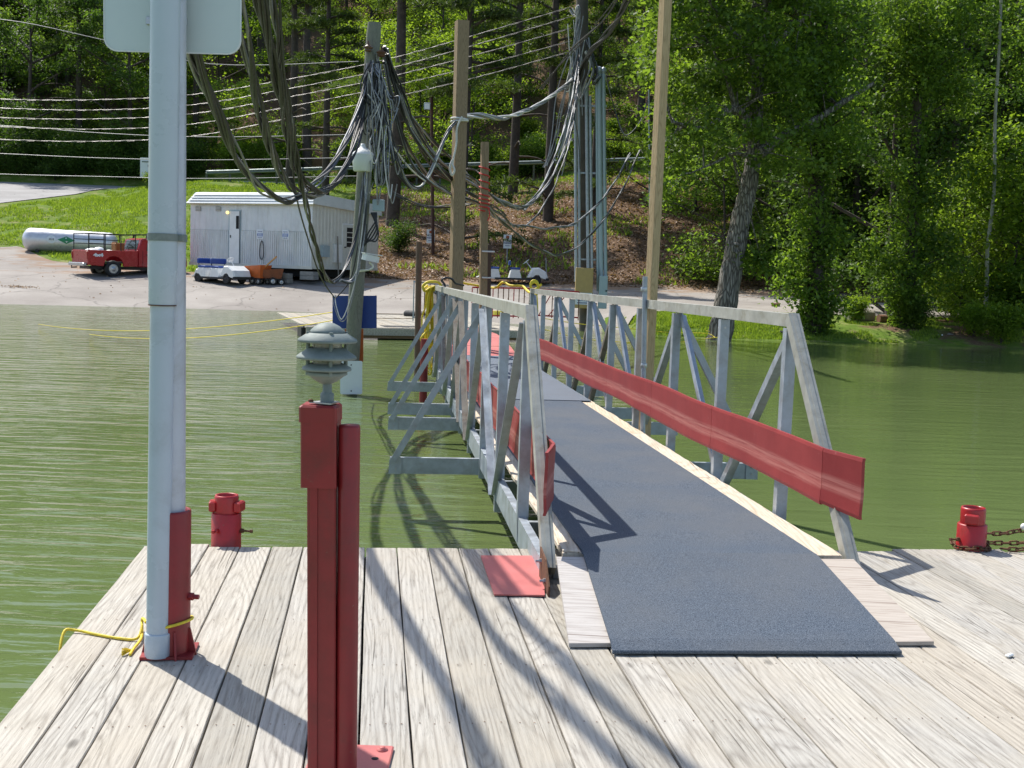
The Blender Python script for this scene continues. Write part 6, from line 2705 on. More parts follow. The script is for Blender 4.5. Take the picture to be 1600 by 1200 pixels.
# door with a narrow window
x0, x1 = fx(364), fx(379)
df = tbox('door_frame', x0 - .06, x1 + .06, -.05, .02, .02, fz(331) + .06, BOXG)
dd = tbox('front_door', x0, x1, -.065, -.03, .04, fz(331), WHITE)
tbox('door_edge', x1 + .005, x1 + .03, -.07, -.05, .04, fz(331), DARKM)
dw = tbox('door_window', x0 + .42, x0 + .60, -.075, -.06, fz(358), fz(338), DARK, dd)
tbox('door_handle', x0 + .06, x0 + .10, -.10, -.065, fz(372), fz(368), DARKM, dd)
for px in (315, 346):
    v_ = tbox('vent', fx(px - 4), fx(px + 4), -.04, -.0, fz(331), fz(324), BLOCK)
    for q in range(3):
        tbox('vent_slat', fx(px - 4) + .01, fx(px + 4) - .01, -.055, -.04, fz(331) + .03 + q * .07, fz(331) + .06 + q * .07, CREAM, v_)
LAMPM = NT('lamp_glow')
LAMPM.done((.9, .75, .35), .4)
LAMPM.b.inputs['Emission Color'].default_value = (1, .72, .25, 1)
LAMPM.b.inputs['Emission Strength'].default_value = 1.2
wl = thing('wall_lamp', tp(fx(361.5), -.1, fz(333)), 'small lit yellow lamp on the trailer wall left of the front door', 'lamp')
mb = MB()
mb.ball(tp(fx(361.5), -.11, fz(333)), .085, 12)
mb.build('globe', LAMPM.m, wl)
mb = MB()
mb.lathe(tp(fx(361.5), -.02, fz(333)), [(.08, 0), (.07, .04)], 12, axis=-ay)
mb.build('base', WHITE, wl)
for k, px in enumerate((410, 448)):
    sg = thing('wall_notice', tp(fx(px), -.05, fz(365)), ['blue and white notice on the trailer wall nearer the front door', 'blue and white notice on the trailer wall nearer the corner'][k], 'sign')
    w2_ = .20
    z0_, z1_ = fz(373, px), fz(358, px)
    mb = MB()
    q0 = tp(fx(px) - w2_, -.04, z0_)
    mb.hexa([tp(fx(px) - w2_, -.045, z0_), tp(fx(px) + w2_, -.045, z0_), tp(fx(px) + w2_, -.03, z0_), tp(fx(px) - w2_, -.03, z0_)],
            [tp(fx(px) - w2_, -.045, z1_), tp(fx(px) + w2_, -.045, z1_), tp(fx(px) + w2_, -.03, z1_), tp(fx(px) - w2_, -.03, z1_)])
    mb.build('panel', SIGNW, sg)
    hh2 = z1_ - z0_
    mb = MB()
    mb.hexa([tp(fx(px) - w2_ * .85, -.048, z0_ + hh2 * .28), tp(fx(px) + w2_ * .85, -.048, z0_ + hh2 * .28), tp(fx(px) + w2_ * .85, -.044, z0_ + hh2 * .28), tp(fx(px) - w2_ * .85, -.044, z0_ + hh2 * .28)],
            [tp(fx(px) - w2_ * .85, -.048, z0_ + hh2 * .62), tp(fx(px) + w2_ * .85, -.048, z0_ + hh2 * .62), tp(fx(px) + w2_ * .85, -.044, z0_ + hh2 * .62), tp(fx(px) - w2_ * .85, -.044, z0_ + hh2 * .62)])
    mb.build('blue_band', paint('notice_blue', (.10, .17, .42), .5), sg)
    for z_, l_ in ((.78, .7), (.56, .75), (.46, .6), (.36, .7), (.14, .65)):
        mb = MB()
        c = tp(fx(px), -.052, z0_ + hh2 * z_)
        mb.beam(c - ax * w2_ * l_, c + ax * w2_ * l_, .004, .022, side=ay)
        mb.build('print_line', NAVY if not (.3 < z_ < .6) else SIGNW, sg)
# end wall: half-light door, meter, pipe, tank


def ebox(name, y0, y1, z0, z1, e, mat, parent=tr, e0=.0):
    mb = MB()
    mb.hexa([tp(TL + e0, y0, z0), tp(TL + e, y0, z0), tp(TL + e, y1, z0), tp(TL + e0, y1, z0)], [tp(TL + e0, y0, z1), tp(TL + e, y0, z1), tp(TL + e, y1, z1), tp(TL + e0, y1, z1)])
    return mb.build(name, mat, parent)


def ey(px):
    """distance back along the end wall for an image column"""
    lo_, hi_ = 0.0, 8.0
    for _ in range(30):
        m_ = (lo_ + hi_) / 2
        p = tp(TL, m_, 1)
        pr = 800 + FPX * (p.x / p.y)
        if pr < px:
            lo_ = m_
        else:
            hi_ = m_
    return lo_


ed = ebox('end_door', ey(529), ey(553), .05, 2.16, .05, CREAM)
ebox('end_door_frame', ey(528), ey(554), .03, 2.22, .03, WHITE)
wn_ = ebox('end_door_window', ey(534.5), ey(549), 1.05, 2.02, .06, DARK, ed)
for k in range(1, 4):
    ebox('window_slat', ey(534.5), ey(549), 1.05 + .97 * k / 4 - .02, 1.05 + .97 * k / 4 + .02, .075, CREAM, wn_, .055)
ebox('end_door_handle', ey(531), ey(532.5), 1.0, 1.06, .12, DARKM, ed)
ebox('meter_box', ey(495), ey(506), .50, 1.05, .16, BOXG)
ebox('downpipe_box', ey(515), ey(526), .25, 1.15, .10, WHITE)
mb = MB()
mb.tube([tp(TL + .2, ey(519), -.55), tp(TL + .12, ey(518.5), 1.55)], .035, 8)
tag(mb.build('leaning_pole', paint('weathered_handle', (.22, .2, .17), .8)), 'long grey handle leaning on the end wall of the trailer beside its door', 'pole')
# blocks under the trailer and the stack in front
k = 0
for px, rows in ((538, 2), (300, 1), (385, 1)):
    pass
hollow = thing('block_pier', tp(TL - .25, .15, -.6), 'concrete block pier under the near corner of the trailer', 'block pier')
for r_ in range(2):
    for c_ in range(1):
        mb = MB()
        mb.box(tp(TL - .28, .2, -.13 - .2 - r_ * .205), (.80, .45, .195), rz=math.atan2(ax.y, ax.x), bev=.008)
        mb.build('block', BLOCK, hollow)
st_ = thing('block_stack', tp(TL - 2.2, -.3, -.6), 'low stack of grey concrete blocks in front of the trailer, right of the orange carts', 'block stack')
for r_, cnt in ((0, 4), (1, 2), (1.99, 0)):
    for c_ in range(cnt):
        p = tp(TL - 2.55 + (c_ + (2 if r_ else 0)) * .44, -.35 + .01 * c_, 0)
        mb = MB()
        mb.box(Vector((p.x, p.y, h1(p.x, p.y) + .16 + r_ * .25)), (.42, .42, .24), rz=math.atan2(ax.y, ax.x) + r2.uniform(-.03, .03), bev=.008)
        mb.build('block', BLOCK, st_)
p = tp(x0 + .25, -.35, 0)
stp = thing('door_step', (p.x, p.y, h1(p.x, p.y)), 'small concrete block step below the front door of the trailer', 'step')
for k in range(2):
    mb = MB()
    mb.box(Vector((p.x, p.y - .2 * k, h1(p.x, p.y) + .12 + .20 * (1 - k))), (.6, .35, .24 if k else .42), rz=-.5, bev=.01)
    mb.build('block', BLOCK, stp)
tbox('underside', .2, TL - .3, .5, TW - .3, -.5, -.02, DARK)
mb = MB()
P = [tp(fx(414) + math.cos(a) * .12, -.10, fz(395, 414) + 0 + math.sin(a) * (.62 if math.sin(a) > 0 else .3)) for a in [k * .35 for k in range(19)]]
mb.tube(P, .02, 6)
tag(mb.build('hose_loop', BLACKC), 'loop of dark hose hung on the trailer wall between the notices and the orange cart', 'hose')

# ================================================================== CARTS AND TRUCK
def local(base, rz):
    c, s = math.cos(rz), math.sin(rz)
    base = Vector(base)
    return lambda x, y, z: Vector((base.x + x * c - y * s, base.y + x * s + y * c, base.z + z))


def wheel(L, x, y, r, w, parent, rim=WHITE, rz=0.0, tyre=BLACKR, rimr=.55):
    mb = MB()
    c = L(x, y, r)
    axd = (L(x, y + 1, r) - c)
    a = c - axd * (w / 2)
    mb.lathe(a, [(r * rimr * .96, w * .3), (r * rimr, 0), (r * .9, .0), (r, w * .18), (r, w * .82), (r * .9, w), (r * rimr, w), (r * rimr * .96, w * .7)], 22, axis=axd, cap=False)
    wh = mb.build('wheel', tyre, parent)
    for s_ in (-1, 1):
        mb = MB()
        b = c + axd * (s_ * w * .42)
        mb.lathe(b, [(r * rimr * 1.0, -.004), (r * rimr, .006), (r * rimr * .8, -.004), (r * .22, .0), (r * .18, .02), (.002, .02)], 16, axis=axd * s_)
        if s_ == -1 or rim is not BLACKR:
            mb.build('rim', rim, wh)
    return wh


def prof_body(L, prof, y0, y1, name, mat, parent, bev=.04):
    """side profile (x, z) pushed across from y0 to y1 with softened edges"""
    n = len(prof)
    cx = sum(p[0] for p in prof) / n
    cz = sum(p[1] for p in prof) / n

    def sh(k):
        out = []
        for x, z in prof:
            dx_, dz_ = cx - x, cz - z
            l_ = max(math.hypot(dx_, dz_), .01)
            out.append((x + dx_ / l_ * k, z + dz_ / l_ * k))
        return out
    mb = MB()
    rings = []
    for y, k in ((y0, bev), (y0 + bev, 0), (y1 - bev, 0), (y1, bev)):
        rings.append([L(x, y, z) for x, z in sh(k)])
    mb.loft(rings)
    return mb.build(name, mat, parent)


def cart(base, rz, label, pods, length, name='golf_cart'):
    """open people mover, front towards +x; pods: x centres of seats"""
    L = local(base, rz)
    t = thing(name, base, label, 'golf cart')
    hl, hw = length / 2, .56
    prof_body(L, [(-hl, .30), (hl - .15, .30), (hl - .15, .20), (-hl, .20)], -hw, hw, 'chassis', DARKM, t, .02)
    # front cowl
    prof_body(L, [(hl - .62, .34), (hl - .34, .84), (hl - .05, .86), (hl + .32, .64), (hl + .42, .36), (hl + .36, .26), (hl + .10, .30), (hl - .02, .46), (hl - .28, .48), (hl - .42, .34)], -hw, hw, 'front_cowl', WHITE, t, .06)
    prof_body(L, [(hl + .30, .34), (hl + .47, .34), (hl + .47, .22), (hl + .30, .22)], -hw - .02, hw + .02, 'front_bumper', BLACKR, t, .03)
    # rear body with fender
    prof_body(L, [(-hl - .22, .28), (-hl - .05, .36), (-hl + .12, .66), (-hl + .62, .70), (-hl + .62, .30), (-hl + .45, .32), (-hl + .36, .50), (-hl + .10, .50), (-hl + .02, .34), (-hl - .2, .24)], -hw, hw, 'rear_body', WHITE, t, .05)
    for k, x in enumerate(pods):
        prof_body(L, [(x - .30, .28), (x + .36, .28), (x + .24, .72), (x - .18, .72)], -hw + .01, hw - .01, 'seat_base', WHITE, t, .03)
        mb = MB()
        mb.box(L(x + .03, 0, .78), (.52, 1.04, .10), rz=rz, bev=.03)
        st = mb.build('seat', BLUESEAT, t)
        mb = MB()
        mb.box(L(x - .25, 0, 1.05), (.10, 1.0, .26), rz=rz, bev=.035)
        mb.build('backrest', BLUESEAT, t)
        mb = MB()
        for y in (-.4, .4):
            mb = MB()
            mb.tube([L(x - .22, y, .68), L(x - .27, y, .95)], .018, 6)
            mb.build('backrest_post', DARKM, t)
    mb = MB()
    mb.tube([L(hl - .30, .22, .70), L(hl - .66, .22, 1.12)], .022, 8)
    sc = mb.build('steering_column', WHITE, t)
    mb = MB()
    c = L(hl - .68, .22, 1.14)
    axd = (L(hl - .66, .22, 1.12) - L(hl - .30, .22, .70)).normalized()
    xx, yy = orth(axd)
    mb.tube([c + xx * math.cos(a) * .17 + yy * math.sin(a) * .17 for a in [6.283 * k / 18 for k in range(19)]], .016, 6, cap=False)
    for k in range(3):
        a = 2.094 * k
        mb.tube([c, c + xx * math.cos(a) * .17 + yy * math.sin(a) * .17], .012, 5)
    mb.build('steering_wheel', WHITE, sc)
    for x in (-hl + .26, hl - .16):
        for y in (-hw + .08, hw - .08):
            wheel(L, x, y, .225, .18, t, rim=DARKM)
    return t


p = ground(347, 447, 50)
cart((p.x - .35, p.y + .9, h1(p.x - .35, p.y + .9)), R(-33), 'white open golf cart with blue seats parked before the left half of the trailer', [-.75, .15], 2.35)
p = ground(796, 446, 50)
cart((p.x + .0, p.y + .6, h1(p.x, p.y + .6)), R(3), 'long white people-mover cart with blue seats parked by the leafy slope behind the railing', [-.85, .22], 3.0)
mb = MB()
q = ground(854, 440, 58)
mb.tube([q, at(853, 403, q.y)], .02, 6)
tag(mb.build('marker_stake', ALU), 'thin pale stake standing just right of the people-mover cart', 'stake')

# orange hand carts
for k, (px, py, rz, s_, lab) in enumerate(((398, 436, -.55, 1.0, 'orange dump cart with a raised wooden handle between the golf cart and the block stack'),
                                           (422, 435, .3, .85, 'smaller orange dump cart tipped open, left of the block stack'))):
    p = Vector(((px - 800) / 1850 * 57.0, 57.0, 0))
    p.x -= .15
    L = local((p.x, p.y + .4, h1(p.x, p.y + .4)), rz)
    t = thing('dump_cart', (p.x, p.y + .4, h1(p.x, p.y + .4)), lab, 'cart')
    mb = MB()
    top = [L(-.75 * s_, -.40 * s_, .85 * s_), L(.65 * s_, -.40 * s_, .95 * s_), L(.65 * s_, .40 * s_, .95 * s_), L(-.75 * s_, .40 * s_, .85 * s_)]
    bot = [L(-.45 * s_, -.3 * s_, .35), L(.52 * s_, -.3 * s_, .32), L(.52 * s_, .3 * s_, .32), L(-.45 * s_, .3 * s_, .35)]
    inn = [a.lerp(sum(top, Vector()) / 4, .07) for a in top]
    inb = [a.lerp(sum(bot, Vector()) / 4, .09) + UP * .05 for a in bot]
    vs = bot + top + inn + inb
    fs = [(3, 2, 1, 0)] + [(i, (i + 1) % 4, 4 + (i + 1) % 4, 4 + i) for i in range(4)] + [(4 + i, 4 + (i + 1) % 4, 8 + (i + 1) % 4, 8 + i) for i in range(4)] + [(8 + i, 8 + (i + 1) % 4, 12 + (i + 1) % 4, 12 + i) for i in range(4)] + [(12, 13, 14, 15)]
    mb.add(vs, fs)
    mb.build('tub', ORANGE if k == 0 else paint('dark_tub', (.20, .06, .02), .6, 0, .3, 5), t)
    for y in (-.32, .32):
        wheel(L, .05, y * s_, .19, .07, t, rim=STEEL)
        wheel(L, .45, y * s_, .16, .07, t, rim=STEEL)
    mb = MB()
    if k == 0:
        mb.beam(L(.45, -.05, .75), L(1.35, -.05, 1.38), .07, .05)
        mb.build('handle', paint('orange_wood', (.55, .30, .10), .6), t)
    else:
        mb.tube([L(-.3, 0, .4), L(-.8, .0, .8), L(-.85, .1, .85)], .02, 6)
        mb.build('handle', DARKM, t)
    mb = MB()
    mb.box(L(.05, 0, .28), (1.0 * s_, .4 * s_, .06), rz=rz)
    mb.build('frame', DARKM, t)

# pickup truck
q = ground(172, 433, 50)
TRZ = R(41)
base = Vector((q.x, q.y, h1(q.x, q.y)))
# q is where the near rear wheel touches; move the origin to the middle of the rear axle
cq, sq_ = math.cos(TRZ), math.sin(TRZ)
base = base + Vector((-sq_ * .85, cq * .85, 0))
L = local(base, TRZ)
tk = thing('pickup_truck', base, 'red pickup truck with a black rack and a loaded bed, half hidden behind the signpost', 'pickup truck')
TRED = paint('truck_red', (.36, .016, .020), .28, 0, .10, 2, bump=.01)


def arch(cx, r, z0, n=9, rev=False):
    P = [(cx + r * math.cos(math.pi * k / n), z0 + r * math.sin(math.pi * k / n)) for k in range(n + 1)]
    return P[::-1] if rev else P


bot = .52
side = [(-1.22, bot + .02), (-1.22, 1.22), (1.15, 1.24), (1.15, bot)] + arch(0, .50, bot - .02) + []
for y0_, y1_, nm in ((-.98, -.90, 'bed_side'), (.90, .98, 'bed_side')):
    prof_body(L, side, y0_, y1_, nm, TRED, tk, .02)
mb = MB()
mb.box(L(-1.19, 0, .90), (.07, 1.80, .62), rz=TRZ, bev=.015)
mb.build('tailgate', TRED, tk)
mb = MB()
mb.box(L(0, 0, .68), (2.35, 1.8, .08), rz=TRZ)
mb.build('bed_floor', DARKM, tk)
mb = MB()
mb.box(L(1.14, 0, .95), (.06, 1.8, .5), rz=TRZ)
mb.build('bed_front', TRED, tk)
cab = [(1.18, .50), (1.18, 1.26), (1.34, 1.80), (1.60, 1.86), (2.15, 1.86), (2.28, 1.82), (2.80, 1.24), (2.84, .50)]
prof_body(L, cab, -.94, .94, 'cab', TRED, tk, .05)
hood = [(2.60, .5), (2.65, 1.24), (3.45, 1.12), (3.62, 1.0), (3.65, .6)] + [(x, z) for x, z in arch(3.0, .47, .48)]
prof_body(L, hood, -.96, .96, 'hood', TRED, tk, .06)
WG = paint('window_glass', (.04, .06, .05), .06, 0, .1, 2, bump=0)
for y in (-.945, .945):
    mb = MB()
    mb.prism([L(1.58, y, 1.26), L(2.86, y, 1.26), L(2.42, y, 1.76), L(1.66, y, 1.76)], L(0, .01 * (1 if y > 0 else -1), 0) - L(0, 0, 0))
    mb.build('side_window', WG, tk)
    mb = MB()
    mb.box(L(1.40, y * 1.006, .90), (.012, .01, .72), rz=TRZ)
    mb.build('door_seam', DARKM, tk)
    mb = MB()
    mb.box(L(1.62, y * 1.012, 1.08), (.16, .02, .035), rz=TRZ)
    mb.build('door_handle', DARKM, tk)
mb = MB()
mb.prism([L(1.205, -.75, 1.34), L(1.205, .75, 1.34), L(1.335, .70, 1.76), L(1.335, -.70, 1.76)], L(-.012, 0, .003) - L(0, 0, 0))
mb.build('rear_window', WG, tk)
mb = MB()
mb.box(L(-1.34, 0, .56), (.16, 1.82, .16), rz=TRZ, bev=.03)
mb.build('rear_bumper', STEEL, tk)
mb = MB()
mb.beam(L(-1.35, 0, .42), L(-1.62, 0, .40), .06, .06)
mb.ball(L(-1.60, 0, .47), .035, 8)
mb.build('tow_hitch', DARKM, tk)
for y in (-.93, .93):
    mb = MB()
    mb.box(L(-1.235, y * .97, .98), (.04, .10, .34), rz=TRZ, bev=.01)
    mb.build('tail_light', paint('tail_red', (.30, .01, .01), .2), tk)
for x in (0, 3.0):
    for y in (-.83, .83):
        wheel(L, x, y, .385, .24, tk, rim=STEEL, rimr=.60)
mb = MB()
mb.box(L(1.2, 0, .42), (4.4, 1.2, .14), rz=TRZ)
mb.build('frame', DARKM, tk)
text_mesh('4x4', .20, SIGNW, L(-.74, -.992, 1.0), L(1, 0, 0) - L(0, 0, 0), (0, 0, 1), tk, bold=.012, squeeze=1.5)
# rack
rk = thing('truck_rack', L(0, 0, 1.22), 'black steel ladder rack standing on the red pickup bed', 'rack')
bars = []
for y in (-.92, .92):
    for x in (-1.15, -.45, .35, 1.05):
        bars.append((L(x, y, 1.22), L(x, y, 1.98)))
    for z in (1.98, 1.72, 1.52):
        bars.append((L(-1.15, y, z), L(1.05, y, z)) if z > 1.9 or y > 0 else (L(-1.15, y, z), L(-.45, y, z)))
for x in (-1.15, 1.05):
    bars.append((L(x, -.92, 1.98), L(x, .92, 1.98)))
for a, b in bars:
    mb = MB()
    mb.beam(a, b, .035, .035)
    mb.build('bar', DARKM, rk)
for z in (1.40, 1.47, 1.54, 1.61, 1.68):
    mb = MB()
    mb.beam(L(1.06, -.7, z), L(1.06, .7, z), .02, .04, side=(0, 0, 1))
    mb.build('slat', DARKM, rk)
lr = thing('overhead_rack', L(1.1, 0, 1.9), 'dark overhead carrier bar above the cab of the red pickup', 'rack')
for y in (-.75, .75):
    mb = MB()
    mb.beam(L(.9, y, 1.99), L(1.75, y, 2.02), .09, .05)
    mb.build('arm', DARKM, lr)
    mb = MB()
    mb.beam(L(1.7, y, 2.0), L(1.66, y, 1.86), .07, .05)
    mb.build('foot', DARKM, lr)
mb = MB()
mb.beam(L(1.7, -.8, 2.03), L(1.7, .8, 2.03), .07, .05)
mb.build('cross_bar', DARKM, lr)
# load
for k, (x, y, z, sx_, sy_, sz_, m, lab) in enumerate(((-.75, -.3, 1.12, .38, .32, .20, WHITE, 'bulging white sack at the tail of the pickup bed'),
                                                      (-.28, .1, 1.16, .30, .28, .22, SIGNW, 'second white sack in the middle of the pickup bed'),
                                                      (.05, -.3, 1.12, .22, .25, .15, CREAM, 'cream sack toward the cab in the pickup bed'))):
    mb = MB()
    mb.ball(L(x, y, z), 1, 14, (sx_, sy_, sz_))
    o = mb.build('sack', m)
    for v in o.data.vertices:
        v.co += v.co.normalized() * .03 * math.sin(v.co.x * 31 + v.co.z * 23)
    tag(o, lab, 'sack')
mb = MB()
mb.box(L(.55, -.1, 1.35), (.45, .5, .5), rz=TRZ, bev=.03)
for q in range(5):
    mb.tube([L(.35, -.4 + .12 * q, 1.1), L(.36, -.4 + .12 * q, 1.65)], .02, 5)
mb.smooth = False
tag(mb.build('wooden_crate', paint('brown_orange', (.30, .12, .03), .6)), 'brown-orange crate standing in the pickup bed against the cab', 'crate')
mb = MB()
mb.box(L(-.1, 0, 1.0), (.3, .3, .05), rz=TRZ)

for o in list(COL.objects):
    if o.parent is None and (o is tk or o is rk or o is lr or o.name.split('.')[0] in ('sack', 'wooden_crate')):
        o.location = base + (o.location - base) * 1.05 + Vector((.12, 0, 0))
        o.scale = (1.05, 1.05, 1.05)
# gas tank on the grass
tg = ground(100, 402, 58)
TD = 65.5
a, b = at(32, 375, TD), at(183, 381, TD + .8)
zt = 1.30
a_z = at(100, 377, TD).z
t = thing('gas_tank', (a.x + 2.8, TD, h1(a.x + 2.8, TD)), 'long silver gas tank with a green diamond lying on the grass behind the pickup', 'tank')
c0_, c1_ = Vector((a.x + .1, TD, a_z + .05)), Vector((b.x, TD + 1.0, a_z - .08))
dl = (c1_ - c0_).length
rt = .635
prof = [(rt * math.sin(R(9 * k)), rt * .75 * (1 - math.cos(R(9 * k)))) for k in range(11)] + [(rt * math.sin(R(90 - 9 * k)), dl - rt * .75 * (1 - math.cos(R(90 - 9 * k)))) for k in range(11)]
mb = MB()
mb.lathe(c0_, prof, 40, axis=c1_ - c0_)
tb_ = mb.build('tank', TANK, t)
for f in (.18, .80):
    p = c0_.lerp(c1_, f)
    for y in (-.35, .35):
        mb = MB()
        zg = h1(p.x, p.y + y)
        mb.box(Vector((p.x, p.y + y, (zg + p.z - rt) / 2 + .05)), (.18, .10, max(.12, p.z - rt - zg + .30)))
        mb.build('leg', DARKM, t)
axd = (c1_ - c0_).normalized()


def on_tank(dist, ang, off=.006):
    """a point on the tank's skin, ang in degrees above the middle of the near side"""
    n_ = Vector((axd.y, -axd.x, 0)).normalized()
    return c0_ + axd * dist + n_ * (math.cos(R(ang)) * (rt + off)) + UP * (math.sin(R(ang)) * (rt + off))


mid_ = dl * .475
mb = MB()
N = 14
rows = []
for i in range(N + 1):
    x = -.46 + .92 * i / N
    hgt_ = 19 * (1 - abs(x) / .46)
    rows.append((on_tank(mid_ + x, 7 - hgt_), on_tank(mid_ + x, 7), on_tank(mid_ + x, 7 + hgt_)))
vs = [p for r_ in rows for p in r_]
fs = []
for i in range(N):
    for j in range(2):
        fs.append((i * 3 + j, i * 3 + 3 + j, i * 3 + 4 + j, i * 3 + j + 1))
mb.add(vs, fs)
mb.build('green_diamond', GREENP, tb_)
mb = MB()
cc = mid_ - .78
vs = [on_tank(cc, 7, .008)] + [on_tank(cc + math.cos(a) * .24, 7 + math.sin(a) * 20, .008) for a in [6.283 * k / 20 for k in range(20)]]
mb.add(vs, [(0, 1 + k, 1 + (k + 1) % 20) for k in range(20)])
mb.build('white_disc', SIGNW, tb_)
for q in (-.10, -.03, .04, .11):
    mb = MB()
    mb.beam(on_tank(cc + q, 2, .012), on_tank(cc + q, 12, .012), .03, .004)
    mb.build('print_stroke', INK, tb_)

# ================================================================== SIGNS, GUARD RAIL AND ODDMENTS
def parking_sign(px, pt, pb_, label, name='parking_sign', post=None, d=None):
    g_ = ground(px, pb_, 58)
    d = g_.y
    t = thing(name, (g_.x, d - .1, g_.z), label, 'sign')
    w_ = 13.5 / FPX * d
    a = at(px - 6.7, pt + 21, d - .12)
    b = at(px + 6.7, pt, d - .12)
    mb = MB()
    mb.box((a + b) / 2, (b.x - a.x, .012, b.z - a.z), bev=.004)
    mb.build('panel', SIGNW, t)
    cxx = (a.x + b.x) / 2
    H_ = b.z - a.z
    y_ = a.y - .012
    mb = MB()
    mb.box((cxx, y_, a.z + H_ * .83), (.17, .006, .17))
    e_ = mb.build('emblem', EMBLEM, t)
    text_mesh('2', .16, ORANGE, Vector((cxx, y_ - .005, a.z + H_ * .83)), (1, 0, 0), UP, t, bold=.004)
    for txt, f, s_, m in (('HOUR', .57, .165, INK), ('PARKING', .39, .105, NAVY), ('NO TRAILERS', .20, .055, NAVY)):
        if txt == 'NO TRAILERS':
            mb = MB()
            mb.beam(Vector((cxx - .13, y_, a.z + H_ * f)), Vector((cxx + .13, y_, a.z + H_ * f)), .004, .022, side=(0, 1, 0))
            mb.build('print_line', NAVY, t)
            continue
        text_mesh(txt, s_, m, Vector((cxx, y_, a.z + H_ * f)), (1, 0, 0), UP, t, bold=.004)
    if post:
        mb = MB()
        mb.tube([Vector((cxx, d - .05, g_.z - .3)), Vector((cxx, d - .05, b.z - .05))], .028, 8)
        mb.build('post', ALU, t)
    return t, g_


parking_sign(793, 367, 412, 'white hour parking sign on a thin metal post above the people-mover cart', post=True)
parking_sign(673, 359, 397, 'white hour parking sign fixed to the dark brown pole on the slope')
g_ = ground(677, 398, 58)
fp = thing('flood_pole', g_, 'dark reddish-brown pole on the slope with a small floodlight at its top', 'pole')
mb = MB()
mb.tube([g_ - UP * .3, at(674, 148, g_.y)], .095, 12)
mb.build('pole', paint('creosote', (.075, .035, .025), .8, 0, .3, 4), fp)
mb = MB()
mb.box(at(667.5, 166, g_.y - .2), (.36, .16, .38), bev=.02)
mb.build('floodlight', BOXG, fp)
mb = MB()
mb.box(at(667.5, 166, g_.y - .29), (.28, .01, .30))
mb.build('floodlight_glass', SIGNW, fp)
# white road sign half hidden behind the signpost
g_ = Vector(((231 - 800) / 1850 * 97, 97, 0))
rs_ = thing('road_sign', (g_.x, 97, h1(g_.x, 97)), 'small white sign by the road, half hidden behind the signpost and a pale shrub', 'sign')
a, b = at(219, 277, 97), at(243, 247, 97)
mb = MB()
mb.box((a + b) / 2, (b.x - a.x, .02, b.z - a.z), bev=.005)
mb.build('panel', SIGNW, rs_)
mb = MB()
mb.beam(Vector((a.x + .15, 96.96, b.z - .32)), Vector((b.x - .15, 96.96, b.z - .32)), .004, .10, side=(0, 1, 0))
mb.build('print_line', GREENM, rs_)
text_mesh('ED', .26, INK, Vector(((a.x + b.x) / 2 + .15, 96.96, b.z - .66)), (1, 0, 0), UP, rs_)
mb = MB()
mb.tube([Vector((g_.x, 97.05, h1(g_.x, 97) - .3)), Vector((g_.x, 97.05, b.z - .1))], .035, 8)
mb.build('post', ALU, rs_)
# small signs by the road, seen through the trees
q = ground(734, 281, 80)
t = thing('marker_sign', (q.x, q.y, q.z), 'tiny pale marker sign by the guard rail right of the tall brown post', 'sign')
mb = MB()
mb.box(at(735, 230, q.y), (.5, .02, .75))
mb.build('panel', SIGNW, t)
mb = MB()
mb.tube([Vector((q.x, q.y + .05, q.z - .2)), at(735, 222, q.y + .05)], .05, 8)
mb.build('post', BARKD, t)

# guard rail along the road
GR = thing('guard_rail', (-24, 98, h1(-24, 98)), 'grey steel guard rail on posts running along the road above the slope', 'guard rail')


def gz(x):
    q_ = 800 + 1850 * x / 97.6 - 300
    return 2.15 + (130.2 + q_ * .0643) / 1850 * 97.6 - .60


xs_ = np.arange(-25.5, 24, 1.905)
for i in range(len(xs_)):
    x = xs_[i]
    mb = MB()
    mb.box((x, 97.75, gz(x) - .10), (.15, .2, 1.75), bev=.01)
    mb.build('post', paint('rail_post', (.10, .11, .09), .8), GR)
for i in range(0, len(xs_) - 2, 2):
    mb = MB()
    prof = [(0, .16), (-.04, .13), (-.08, .09), (-.08, .05), (-.01, .01), (-.01, -.01), (-.08, -.05), (-.08, -.09), (-.04, -.13), (0, -.16)]
    rings = []
    for x in (xs_[i], xs_[i + 1], xs_[i + 2] + .05):
        rings.append([Vector((x, 97.60 + a - .002 * (i % 4), gz(x) + .60 + b)) for a, b in prof])
    mb.loft(rings, False, closed=False)
    mb.build('rail', paint('rail_steel', (.20, .24, .235), .5, .3, .15, 4), GR, recalc=False)

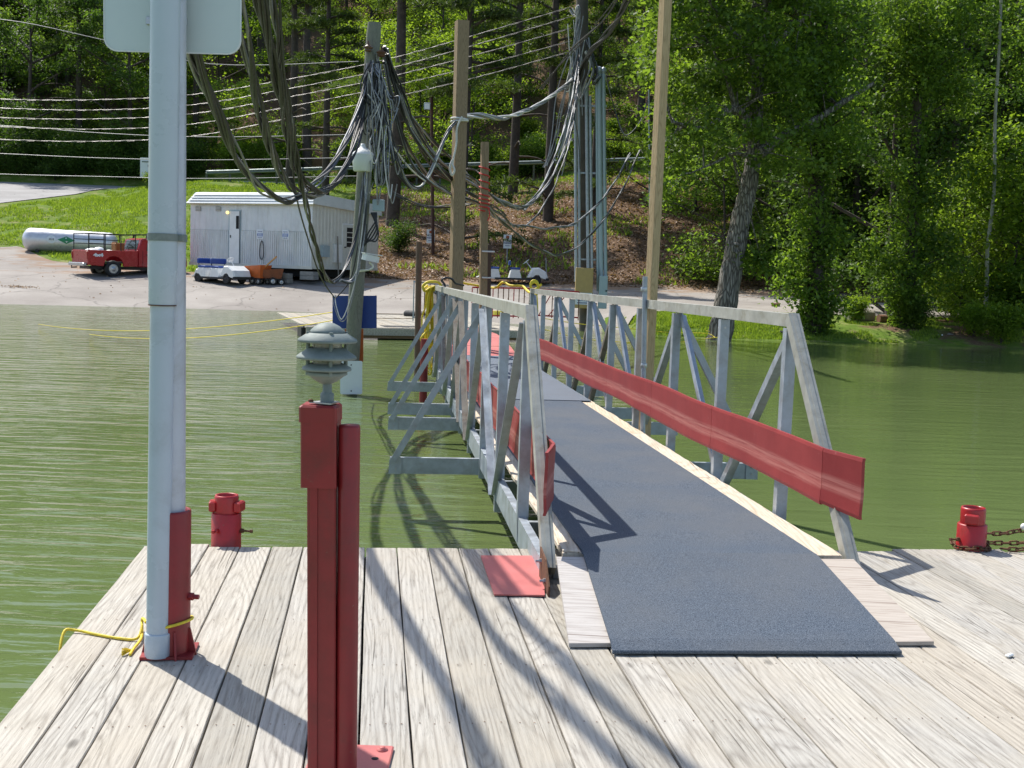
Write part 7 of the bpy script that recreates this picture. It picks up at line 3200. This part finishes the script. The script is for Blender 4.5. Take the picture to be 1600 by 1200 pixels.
# logs and bits on the right bank
for k, (p0, p1, r_, m, lab) in enumerate((((1324, 505, 45.2), (1362, 503, 45.6), .24, 'pale', 'short pale sawn log lying on the bank between the ivy-grown trunks'),
                                          ((1372, 506, 45.0), (1402, 508, 45.2), .16, 'red', 'reddish rotten log half buried in the bank right of the pale log'),
                                          ((1322, 463, 57), (1392, 462, 57.5), .15, 'yel', 'mossy yellow-painted log lying along the far edge of the lot'),
                                          ((1206, 474, 50.5), (1218, 475, 50.5), .12, 'bark', 'small chunk of bark lying on the lot right of the leaning tree'),
                                          ((1218, 528.5, 41.8), (1242, 529, 41.8), .07, 'dark', 'flat dark driftwood stick at the waterline right of the leaning tree'))):
    a, b = at(*p0), at(*p1)
    za_ = h1(a.x, a.y) + r_ * .7
    zb_ = h1(b.x, b.y) + r_ * .7
    a.z, b.z = za_, zb_
    mat = {'pale': paint('log_pale', (.34, .31, .26), .9, 0, .25, 5), 'red': paint('log_red', (.20, .10, .06), .9, 0, .3, 8), 'yel': paint('log_yellow', (.26, .20, .04), .9, 0, .4, 3, dirt=(.10, .08, .04), dirtamt=.8),
           'bark': paint('log_bark', (.17, .10, .06), .9, 0, .4, 20), 'dark': paint('log_dark', (.06, .055, .045), .9)}[m]
    mb = MB()
    P = [a.lerp(b, t) + Vector((0, 0, .02 * math.sin(t * 5 + k))) for t in (0, .25, .5, .75, 1)]
    mb.tube(P, 1, 12, radii=[r_, r_ * 1.04, r_ * .97, r_ * 1.02, r_ * .95])
    tag(mb.build('log', mat), lab, 'log')
# culvert with a little white water
c = onz(1484, 537, 0)
cv = thing('culvert', (c.x, c.y, 0), 'dark culvert mouth with a splash of white water at the foot of the right bank', 'culvert')
mb = MB()
n = 18
mb.lathe(Vector((c.x, c.y + .05, .02)), [(.30, 0), (.34, 0), (.34, 1.2), (.30, 1.2), (.295, .05)], 20, axis=(.1, 1, .05), cap=False)
mb.build('pipe', BLOCK, cv)
mb = MB()
mb.lathe(Vector((c.x, c.y + .5, .02)), [(.30, 0), (.30, .02)], 20, axis=(.1, 1, .05))
mb.build('pipe_throat', DARK, cv)
mb = MB()
for k in range(26):
    u_ = r2.random()
    q = Vector((c.x - .30 + .22 * r2.uniform(-1, 1), c.y - .05 + .1 * r2.uniform(-1, 1), .30 * (1 - u_)))
    mb.ball(q, r2.uniform(.02, .05), 6, (1, 1, 1.5))
tag(mb.build('white_water', paint('foam', (.75, .78, .80), .3), cv), kind='stuff')
# bits of debris on the lot
mb = MB()
for k in range(260):
    x = r2.uniform(-30, 6)
    y = r2.uniform(50.5, 60.5)
    if r2.random() < .4:
        x = -22 + r2.gauss(0, .35)
        y = 52.6 + r2.gauss(0, .2)
    z = h1(x, y) + .045
    s_ = r2.uniform(.03, .10)
    a = r2.uniform(0, 6.28)
    mb.add([(x, y, z), (x + s_ * math.cos(a), y + s_ * math.sin(a), z), (x + s_ * math.cos(a + 1), y + s_ * math.sin(a + 1), z + .04), (x - .03, y + .03, z + .03)], [(0, 1, 2, 3)])
tag(mb.build('lot_debris', LITTERM, recalc=False), kind='stuff')
